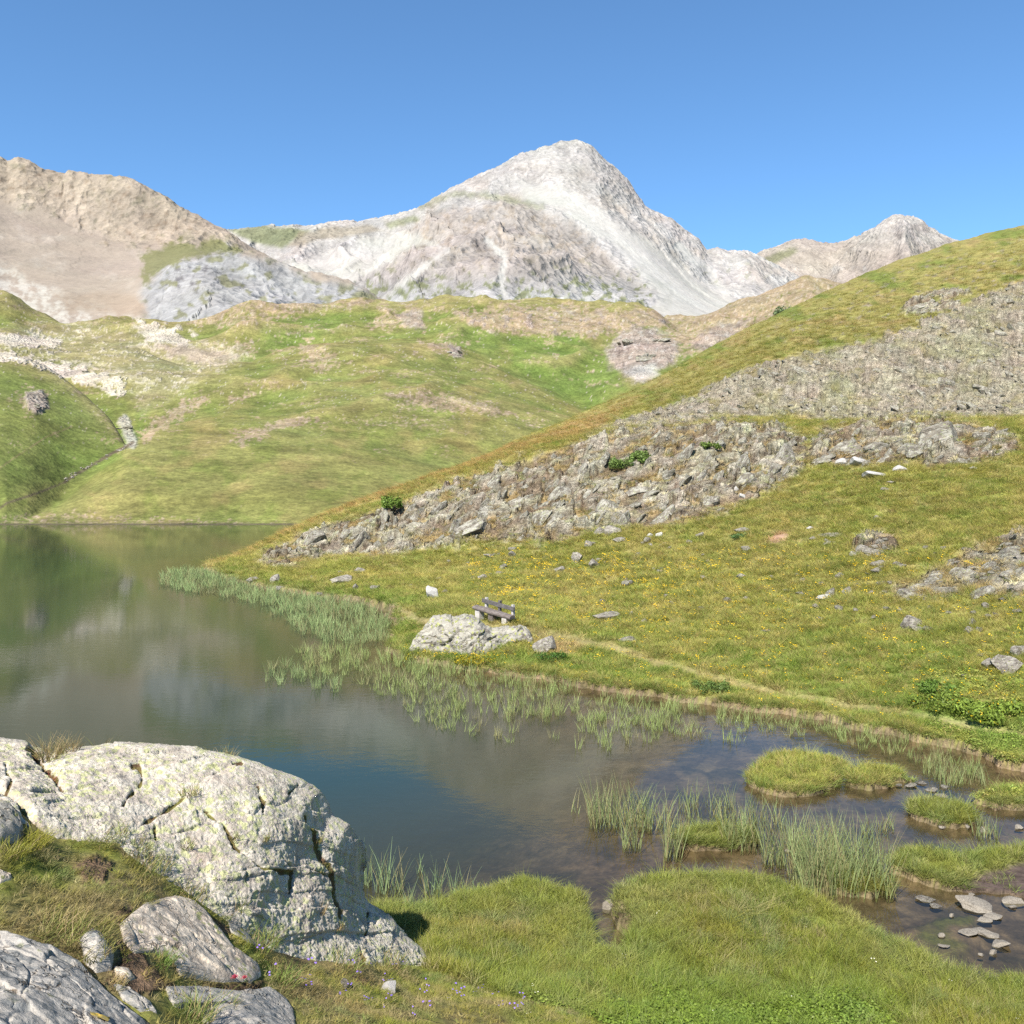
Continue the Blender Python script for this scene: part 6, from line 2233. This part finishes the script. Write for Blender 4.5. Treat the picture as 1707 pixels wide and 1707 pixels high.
idx = np.where((~nearp) & (r.random(n) < 0.12), 3, idx)
zs = np.where(nearp, np.clip(0.85 + 0.5 * hue, 0.45, 1.4), np.clip(0.75 + 0.5 * hue, 0.4, 1.3))
zs = np.where(kn & nearp, zs * 0.34, zs)
wide = np.where(nearp, 1.0, np.clip(0.45 + y / 48, 0.9, 2.4))
islp = isl[i, j] & (y < 24)
scl = np.stack([sz * wide, sz * wide, sz * zs], 1)
scl[islp, 2] *= 0.72 + 0.25 * (r.random(n)[islp] < 0.15) * 3
scl[kn & nearp, :2] *= 0.55
wind = 0.30 * fbm2(x * 0.8, y * 0.8, 2, 420) * np.where(kn & nearp, 0.3, 1.0)
rot = np.stack([wind + r.normal(0, 0.10, n), 0.12 + wind * 0.7 + r.normal(0, 0.10, n), r.uniform(0, 6.28, n)], 1)
scatter('meadow_grass', np.stack([x, y, z], 1), rot, scl, tint, idx, C_GRASS, 'short green and straw-coloured alpine grass covering the meadows, banks and islets')

# reeds standing in the shallow margin --------------------------------------
def reeds(name, regions, label, r):
    P, T, S, R_ = [], [], [], []
    for poly, dens_, hs_, green_ in regions:
        wp = np.array(Wl(poly))
        x0, x1, y0, y1 = wp[:, 0].min(), wp[:, 0].max(), wp[:, 1].min(), wp[:, 1].max()
        n = int((x1 - x0) * (y1 - y0) * dens_)
        x = r.uniform(x0, x1, n)
        y = r.uniform(y0, y1, n)
        ok = poly_sdf(x, y, wp) > 0
        cl = fbm2(x * 0.45, y * 0.45, 4, 500) + fbm2(x * 1.6, y * 1.6, 2, 501) * 0.5
        ok &= cl > green_[1]
        ok &= g_gr.z_at(x, y) < 0.10
        x, y, cl = x[ok], y[ok], cl[ok]
        n = len(x)
        P.append(np.stack([x, y, np.full(n, -0.05)], 1))
        c = np.array(green_[0]) * (1 + r.normal(0, 0.14, n))[:, None]
        c = lerp(c, (0.21, 0.185, 0.09), (r.random(n) < 0.28) * 0.8)
        T.append(c)
        wd = np.clip(y / 26, 0.8, 1.7)
        S.append(np.stack([wd, wd, hs_ * 0.88 * r.uniform(0.6, 1.15, n)], 1))
        R_.append(np.stack([r.normal(0, 0.11, n), r.normal(0.06, 0.11, n), r.uniform(0, 6.28, n)], 1))
    P, T, S, R_ = map(np.concatenate, (P, T, S, R_))
    print(name, len(P))
    return scatter(name, P, R_, S, T, r.integers(0, 3, len(P)), C_REED, label)


GB = (0.225, 0.290, 0.115)
GP = (0.230, 0.280, 0.095)
reeds('reed_bed', [
    ([(262, 962), (290, 950), (345, 952), (400, 972), (450, 985), (520, 996), (560, 1003), (520, 1024), (470, 1018), (420, 1005), (350, 992), (300, 984), (268, 975)], 7, 0.85, (GB, -0.35)),
    ([(480, 1005), (560, 1000), (625, 1018), (650, 1034), (640, 1055), (648, 1070), (600, 1076), (540, 1074), (512, 1060), (492, 1050), (480, 1030)], 8, 0.85, (GB, -0.28)),
    ([(430, 1012), (480, 1020), (490, 1046), (460, 1030)], 4, 0.7, (GB, -0.1)),
    ([(490, 1085), (560, 1080), (640, 1085), (690, 1104), (800, 1122), (960, 1145), (985, 1165), (960, 1195), (880, 1200), (760, 1185), (660, 1165), (600, 1140), (510, 1120)], 9, 0.72, (GP, -0.35)),
    ([(425, 1132), (460, 1108), (500, 1116), (600, 1135), (560, 1155), (470, 1143)], 7, 0.7, (GB, -0.3)),
    ([(620, 1150), (800, 1180), (960, 1200), (1080, 1190), (1130, 1200), (1120, 1230), (1000, 1255), (860, 1240), (720, 1215), (640, 1180)], 9, 0.58, (GP, -0.12)),
    ([(970, 1150), (1140, 1172), (1300, 1194), (1420, 1215), (1400, 1240), (1250, 1240), (1100, 1225), (960, 1200)], 13, 0.52, (GP, -0.22)),
    ([(1380, 1210), (1500, 1232), (1600, 1252), (1670, 1275), (1660, 1300), (1600, 1310), (1540, 1290), (1520, 1265), (1400, 1245)], 13, 0.55, (GP, -0.32)),
], 'bluish green reeds standing in the shallow margin along the far bank', r)


def clump(label, pxc, pyc, wpx, hpx, n, depth=0.5, tint=(0.155, 0.205, 0.085), seed=1, group=None, stem=0.011, name='reed_clump', dpx=None, straw=0.32):
    x, y, _ = W(pxc, pyc, 0.0)
    k = y / F
    Wd, Ht = wpx * k, hpx * k
    rr = np.random.default_rng(seed)
    V, Fc, hh, rd = blades(n, 1.0, Ht * 0.35, Ht, stem, 0.12, 0.16, seed, 4, tipw=0.12)
    nb = 2 * 5
    B_ = V.reshape(n, nb, 3)
    cen = B_[:, :2].mean(1, keepdims=True)
    off = rr.uniform(-0.5, 0.5, (n, 2))
    off[:, 0] = np.sign(off[:, 0]) * np.abs(off[:, 0] * 2) ** 0.8 * 0.5
    newc = np.zeros((n, 1, 3))
    newc[:, 0, 0] = off[:, 0] * Wd
    newc[:, 0, 1] = off[:, 1] * depth
    c2 = cen.copy()
    c2[..., 2] = 0
    B_ = B_ - c2 + newc
    me = mesh_from(name, B_.reshape(-1, 3), Fc, M['sedge_own'])
    set_f(me, 'h', hh)
    set_f(me, 'r', rd)
    tb = np.array(tint) * (1 + rr.normal(0, 0.12, n))[:, None]
    tb = lerp(tb, (0.24, 0.20, 0.10), (rr.random(n) < straw) * 0.8)
    set_col(me, 'tint', np.repeat(np.clip(tb, 0, 1), nb, 0))
    o = link(name, me, loc=(x, y, -0.06))
    tag(o, label, 'reeds', group)
    return o


CL = [
    ('largest clump of tall reeds, leaning over the creek mouth', 1400, 1474, 150, 118, 900, 0.95),
    ('dense reeds just behind the left half of the largest clump', 1360, 1418, 90, 84, 260, 0.7),
    ('slim reed clump left of the largest one', 1290, 1438, 36, 100, 90, 0.3),
    ('reeds growing on the brown islet', 1235, 1410, 60, 88, 190, 0.5),
    ('narrow upright reed clump left of the brown islet', 1120, 1426, 26, 105, 75, 0.2),
    ('small reed clump in front of the wide reeds at left', 1052, 1410, 30, 80, 60, 0.3),
    ('wide reed clump at the left end of the reed islets', 1030, 1368, 95, 85, 300, 0.8),
    ('reeds between the wide left clump and the brown islet', 1095, 1376, 50, 76, 90, 0.5),
    ('reeds behind the brown islet', 1180, 1350, 90, 56, 120, 0.9),
    ('tall reeds right behind the brown islet', 1270, 1368, 70, 62, 90, 0.7),
    ('thin reed tuft standing alone between the islets', 1447, 1388, 20, 50, 26, 0.25),
    ('second thin reed tuft right of the lone one', 1478, 1380, 30, 46, 34, 0.3),
    ('thin reeds right of the small stone tussock', 1645, 1392, 40, 52, 60, 0.4),
    ('reeds fringing the small stone tussock', 1570, 1352, 70, 40, 110, 0.5),
    ('reed tuft close against the huge rock, leftmost in the dark water', 606, 1472, 26, 90, 46, 0.4),
    ('thickest reed tuft in the dark water beside the huge rock', 650, 1482, 46, 88, 90, 0.4),
    ('reed tuft in front of the thickest one beside the huge rock', 682, 1508, 14, 60, 26, 0.15),
    ('middle reed tuft in the dark water', 722, 1490, 30, 78, 44, 0.3),
    ('single thin reed tuft behind the middle one', 700, 1455, 8, 52, 9, 0.1),
    ('right-hand reed tuft in the dark water near the meadow', 768, 1494, 32, 66, 40, 0.3),
    ('last short reeds at the meadow edge in the dark water', 795, 1490, 18, 44, 16, 0.2),
    ('thin reeds at the left rim of the shallow water', 958, 1352, 14, 42, 8, 0.3),
    ('loose reeds in front of the far right bank', 1600, 1300, 90, 45, 150, 0.8),
]
for k_, (lab, cx_, cy_, w_p, h_p, nb_, dp_) in enumerate(CL):
    clump(lab, cx_, cy_, w_p, h_p, nb_, dp_, seed=600 + k_, tint=(0.205, 0.250, 0.100) if cx_ > 850 else (0.19, 0.26, 0.12), stem=0.012)

# long grass and seed heads on and around the near rocks -----------------------
def grass_tuft(label, x, y, z, n, rad, h0, h1, tint, seed, straw=0.3, lean=0.35, curl=0.6, stem=0.005, cat='grass tuft'):
    V, Fc, hh, rd = blades(n, rad, h0, h1, stem, lean, curl, seed, 4, tipw=0.15)
    me = mesh_from('grass_tuft', V, Fc, M['sedge_own'])
    set_f(me, 'h', hh)
    set_f(me, 'r', rd)
    rr = np.random.default_rng(seed)
    tb = np.array(tint) * (1 + rr.normal(0, 0.15, n))[:, None]
    tb = lerp(tb, (0.30, 0.22, 0.11), (rr.random(n) < straw) * 0.85)
    set_col(me, 'tint', np.repeat(np.clip(tb, 0, 1), 10, 0))
    o = link('grass_tuft', me, loc=(x, y, z))
    tag(o, label, cat)
    return o


hv = P2[:NT_ + 12].reshape(-1, 3)
hpx = CX + hv[:, 0] / hv[:, 1] * F
hpy = HOR - (hv[:, 2] - H) / hv[:, 1] * F


def hero_at(px, py):
    k = np.argmin((hpx - px) ** 2 + (hpy - py) ** 2)
    return hv[k]


TU = [
    ('straw-coloured grass with seed heads in the notch on top of the huge rock', 84, 1262, 200, .12, .06, .26, (0.16, 0.15, 0.05), .6),
    ('dry grass on the crest of the huge rock, right of the notch', 112, 1250, 90, .10, .05, .22, (0.20, 0.16, 0.06), .8),
    ('sparse grass blades on the middle of the rock crest', 165, 1248, 40, .14, .05, .18, (0.14, 0.15, 0.04), .4),
    ('low grass cushion on the right shoulder of the huge rock', 370, 1262, 130, .14, .04, .14, (0.14, 0.14, 0.04), .4),
    ('reddish and green plants in the crack below the notch', 78, 1300, 100, .08, .03, .10, (0.22, 0.06, 0.04), .3),
    ('grass in the short crack under the crest', 236, 1280, 90, .07, .03, .09, (0.13, 0.13, 0.035), .3),
    ('small grass tuft on the diagonal ledge of the huge rock', 316, 1322, 80, .08, .03, .12, (0.15, 0.15, 0.045), .5),
    ('green tuft growing low on the face of the huge rock', 312, 1412, 70, .05, .04, .12, (0.13, 0.15, 0.035), .2),
    ('grass in the main crack of the huge rock', 388, 1396, 60, .05, .03, .09, (0.12, 0.13, 0.035), .3),
    ('grass on the small ledge in the middle of the rock face', 440, 1398, 60, .05, .03, .10, (0.12, 0.13, 0.035), .4),
    ('grass in the right-hand gully of the huge rock', 524, 1402, 90, .08, .03, .11, (0.13, 0.13, 0.035), .4),
    ('grass at the foot of the rock face gully', 565, 1545, 60, .06, .03, .09, (0.13, 0.13, 0.035), .5),
    ('straw tuft in the lower gully of the huge rock', 535, 1520, 50, .05, .03, .12, (0.2, 0.16, 0.07), .7),
]
for k_, (lab, a_x, a_y, n_b, rd_, h0_, h1_, tn, sw) in enumerate(TU):
    p_ = hero_at(a_x, a_y)
    grass_tuft(lab, p_[0], p_[1], p_[2] - 0.02, n_b, rd_, h0_, h1_, tn, 700 + k_, sw, 0.3, 0.35)
TG = [
    ('mossy olive grass tuft at the left edge by the dark fissure', 40, 1410, 420, .16, .08, .22, (0.15, 0.145, 0.02), .1),
    ('second olive tuft at the left edge', 12, 1425, 260, .14, .07, .18, (0.14, 0.14, 0.02), .1),
    ('long arching grass hanging over the tan slab', 300, 1500, 260, .22, .06, .20, (0.115, 0.125, 0.035), .4),
    ('long grass right of the tan slab, against the huge rock', 365, 1520, 260, .22, .06, .20, (0.10, 0.12, 0.03), .35),
    ('grass strip between the tan slab and the huge rock', 425, 1580, 420, .18, .08, .24, (0.10, 0.13, 0.03), .3),
    ('bright green tuft at the right corner of the tan slab', 462, 1640, 380, .16, .08, .22, (0.10, 0.14, 0.03), .25),
    ('green tuft in the bare soil left of the tan slab', 266, 1608, 220, .09, .06, .15, (0.09, 0.14, 0.03), .2),
    ('shaggy tuft above the painted slab', 130, 1585, 420, .22, .08, .24, (0.13, 0.13, 0.035), .35),
    ('shaggy grass left above the painted slab', 70, 1560, 420, .25, .08, .24, (0.12, 0.13, 0.035), .4),
    ('tuft at the bottom edge between two slabs', 310, 1700, 420, .16, .08, .24, (0.11, 0.14, 0.035), .35),
    ('tuft on the lower grey slab at the bottom edge', 360, 1690, 240, .12, .06, .18, (0.11, 0.13, 0.03), .35),
    ('small dry tuft in soil beside the painted slab', 184, 1640, 160, .08, .04, .10, (0.20, 0.16, 0.06), .6),
    ('grass at the foot of the rock face, left part', 165, 1400, 360, .22, .06, .20, (0.12, 0.14, 0.035), .35),
    ('grass at the foot of the rock face, middle part', 235, 1450, 360, .22, .06, .20, (0.12, 0.14, 0.035), .35),
    ('grass curtain under the diagonal ledge', 215, 1420, 300, .2, .05, .18, (0.11, 0.13, 0.04), .4),
    ('violet-flowered grass at the right foot of the huge rock', 560, 1612, 420, .25, .08, .24, (0.115, 0.145, 0.035), .3),
    ('grass at the foot of the huge rock near the white stones', 640, 1612, 360, .25, .08, .22, (0.125, 0.145, 0.035), .35),
    ('grass around the half sunk lichen stone', 450, 1545, 200, .12, .04, .16, (0.11, 0.13, 0.03), .35),
]
for k_, (lab, a_x, a_y, n_b, rd_, h0_, h1_, tn, sw) in enumerate(TG):
    p_ = g_gr.hit(a_x, a_y)
    grass_tuft(lab, p_[0], p_[1], p_[2] - 0.01, n_b, rd_, h0_ * 0.55, h1_ * 0.6, tuple(q * 1.35 for q in tn), 740 + k_, sw, 0.45, 0.6)

# flowers ---------------------------------------------------------------------
fw = np.clip(sstep(0.0, 0.6, fbm2(px / 70, py / 26, 4, 430)) + 0.22, 0, 1) * (YY > 22) * (YY < 62) * sstep(900, 960, py) * (g.px > 780) * grassy * inview * visible
fw += 0.5 * pmask(px, py, [(1480, 1100), (1707, 1080), (1800, 1200), (1560, 1180)], 12) * grassy * (YY > 17)
fw += 0.8 * pmask(px, py, [(640, 1085), (830, 1085), (835, 1102), (700, 1106)], 5) * (YY > 17)
x, y, i, j = sample(g, fw, 3600, r)
n = len(x)
s_ = np.clip(y / 28, 0.8, 1.8) * r.uniform(0.5, 1.1, n)
scatter('yellow_flowers', np.stack([x, y, g.z_at(x, y) + 0.02], 1), np.stack([r.normal(-.3, .2, n), r.normal(0, .2, n), r.uniform(0, 6, n)], 1), np.stack([s_] * 3, 1), np.ones((n, 3)) * 0.5, r.integers(0, 2, n), C_YEL, 'tiny yellow flowers dotted through the right-hand meadow')
fw = (pmask(px, py, [(400, 1560), (480, 1610), (700, 1625), (900, 1660), (850, 1707), (600, 1707), (450, 1640)], 20) * 1.0) * grassy * nearm * (g.px < 1000)
x, y, i, j = sample(g, fw + 1e-9, 34, r)
n = len(x)
s_ = r.uniform(0.5, 0.9, n)
scatter('purple_flowers', np.stack([x, y, g.z_at(x, y)], 1), np.stack([r.normal(-.3, .2, n), r.normal(0, .2, n), r.uniform(0, 6, n)], 1), np.stack([s_] * 3, 1), np.ones((n, 3)) * 0.5, r.integers(0, 2, n), C_PUR, 'small violet flowers in the grass at the foot of the big rock')
fw = nearm * (g.px > 700) * grassy * inview
x, y, i, j = sample(g, fw + 1e-9, 26, r)
n = len(x)
s_ = r.uniform(0.3, 0.7, n)
scatter('white_flowers', np.stack([x, y, g.z_at(x, y)], 1), np.stack([r.normal(-.3, .2, n), r.normal(0, .2, n), r.uniform(0, 6, n)], 1), np.stack([s_] * 3, 1), np.ones((n, 3)) * 0.5, r.integers(0, 2, n), C_WHT, 'a few tiny white flowers in the near meadow')


# shrubs ----------------------------------------------------------------------
def shrub(label, px_, py_, wpx, hpx, n, colr, seed, leaf=0.05, name='shrub', grid=None, yellow=0.0):
    if grid is None:
        h = g_gr.hit(px_, py_)
    else:
        c = int(np.searchsorted(grid.us, px_))
        kk = np.nonzero(grid.py[:, c] <= py_)[0]
        Y = grid.Y[kk[0]]
        h = ((px_ - CX) / F * Y, Y, float(grid.z_at((px_ - CX) / F * Y, Y)))
    k = h[1] / F
    rx, rz = wpx * k / 2, hpx * k
    rr = np.random.default_rng(seed)
    # several lobes with leaves spread through them
    nl = 16
    colr = tuple(q * 1.2 for q in colr)
    lob = np.stack([rr.uniform(-0.85, 0.85, nl) * rx, rr.uniform(-0.7, 0.7, nl) * rx, rr.uniform(0.12, 0.5, nl) * rz], 1)
    V, Fc, cc = [], [], []
    for i in range(n):
        L_ = lob[rr.integers(nl)]
        d_ = rr.normal(size=3)
        d_ /= np.linalg.norm(d_)
        rad = rr.uniform(0.45, 1.0) ** 0.6
        p = L_ + d_ * rad * np.array([rx * 0.30, rx * 0.26, rz * 0.34]) * rr.uniform(0.7, 1.25)
        p[2] = max(p[2], 0.02 * rz)
        n_ = d_ + rr.normal(0, 0.5, 3)
        n_ /= np.linalg.norm(n_)
        u = np.cross(n_, rr.normal(size=3))
        u /= np.linalg.norm(u)
        v_ = np.cross(n_, u)
        s = leaf * rr.uniform(0.6, 1.3)
        b = len(V)
        V += [p - u * s, p - v_ * s * 0.5, p + u * s, p + v_ * s * 0.5]
        Fc.append((b, b + 1, b + 2, b + 3))
        c = np.array(colr) * (1 + rr.normal(0, 0.2))
        if yellow and rr.random() < yellow:
            c = np.array((0.45, 0.33, 0.02))
        cc += [c] * 4
    root = empty(name, h)
    tag(root, label, 'shrub')
    me = mesh_from('foliage', np.array(V), np.array(Fc), M['sedge_own'])
    set_f(me, 'h', np.ones(len(V)))
    set_f(me, 'r', rr.random(len(V)))
    set_col(me, 'tint', np.clip(cc, 0.005, 1))
    link('foliage', me, root)
    V, Fc = [], []
    for L_ in lob:
        b = len(V)
        w = leaf * 0.25
        for t in (0, 1):
            p = L_ * t * np.array([1, 1, 1.0])
            for a in range(4):
                V.append(p + np.array([math.cos(a * 1.571), math.sin(a * 1.571), 0]) * w * (1 - t * 0.6))
        for a in range(4):
            Fc.append((b + a, b + (a + 1) % 4, b + 4 + (a + 1) % 4, b + 4 + a))
    link('stem', mesh_from('stem', np.array(V), np.array(Fc), M['wood']), root)
    return root


shrub('rounded bright green juniper on the crest at the left end of the crag', 652, 846, 38, 26, 1500, (0.10, 0.15, 0.026), 801, 0.10)
shrub('wide green juniper spread over the crag, left half', 1035, 780, 36, 24, 1300, (0.10, 0.145, 0.036), 802, 0.10)
shrub('wide green juniper spread over the crag, right half', 1068, 770, 42, 26, 1500, (0.10, 0.145, 0.036), 803, 0.10)
shrub('small green juniper near the top of the crag', 1185, 748, 30, 15, 800, (0.085, 0.125, 0.025), 804, 0.09)
shrub('pale green bush in the far gap on the right', 1305, 532, 32, 28, 1200, (0.105, 0.145, 0.065), 805, 0.75, grid=g_hills)
shrub('low grey-green shrub between trail and shore', 1190, 1152, 64, 22, 1700, (0.085, 0.125, 0.030), 806, 0.035)
shrub('yellow-flowering cushion in front of the bench boulder, middle', 775, 1106, 62, 18, 1600, (0.115, 0.125, 0.015), 807, 0.03, yellow=0.25)
shrub('yellow-flowering cushion at the right of the middle one below the boulder', 815, 1108, 28, 16, 700, (0.11, 0.13, 0.016), 812, 0.03, yellow=0.2)
shrub('yellow-green cushion at the left foot of the bench boulder', 690, 1098, 44, 14, 900, (0.115, 0.125, 0.015), 808, 0.03, yellow=0.2)
shrub('dark green plants right of the bench boulder', 920, 1102, 62, 22, 1500, (0.045, 0.095, 0.016), 809, 0.035)
shrub('bright green leafy plants in the lower right corner of the far bank', 1660, 1200, 110, 38, 3200, (0.135, 0.185, 0.030), 810, 0.045, yellow=0.04)
shrub('olive bushy plants left of the bright leafy ones', 1570, 1180, 90, 34, 2200, (0.115, 0.155, 0.026), 811, 0.04, yellow=0.03)
shrub('low green plants under the large split boulder', 1560, 1152, 70, 22, 1300, (0.09, 0.145, 0.025), 813, 0.04)
shrub('green plants around the dark stones mid meadow', 1240, 897, 44, 12, 700, (0.060, 0.105, 0.030), 814, 0.05)


# red and pink succulents by the slabs
def succulent(label, px_, py_, size, colr, seed):
    h = g_gr.hit(px_, py_)
    rr = np.random.default_rng(seed)
    V, Fc = [], []
    for i in range(26):
        a = i * 2.4
        rad = size * (0.15 + 0.85 * (i / 26))
        el = 1.2 * (1 - i / 26) + 0.15
        tip = np.array([math.cos(a) * rad * math.cos(el), math.sin(a) * rad * math.cos(el), size * (0.4 + 0.7 * math.sin(el))])
        base_ = np.array([0, 0, size * 0.2])
        sd_ = np.array([-math.sin(a), math.cos(a), 0]) * size * 0.16
        m_ = base_ * 0.4 + tip * 0.6
        b = len(V)
        V += [base_, m_ - sd_, tip, m_ + sd_]
        Fc.append((b, b + 1, b + 2, b + 3))
    mt = NT('succulent_leaf')
    mt.principled(colr, 0.5, None, 0.3)
    o = link('succulent', mesh_from('succulent', np.array(V), np.array(Fc), mt.m), loc=(h[0], h[1], h[2] + 0.03))
    tag(o, label, 'flower')


succulent('pinkish red succulent rosette, left of two, between the slabs', 391, 1640, 0.035, (0.42, 0.06, 0.10), 1)
succulent('pinkish red succulent rosette, right of two, between the slabs', 407, 1642, 0.030, (0.42, 0.07, 0.10), 2)
succulent('single pink flower in the turf below the rock face', 113, 1378, 0.035, (0.60, 0.16, 0.32), 3)
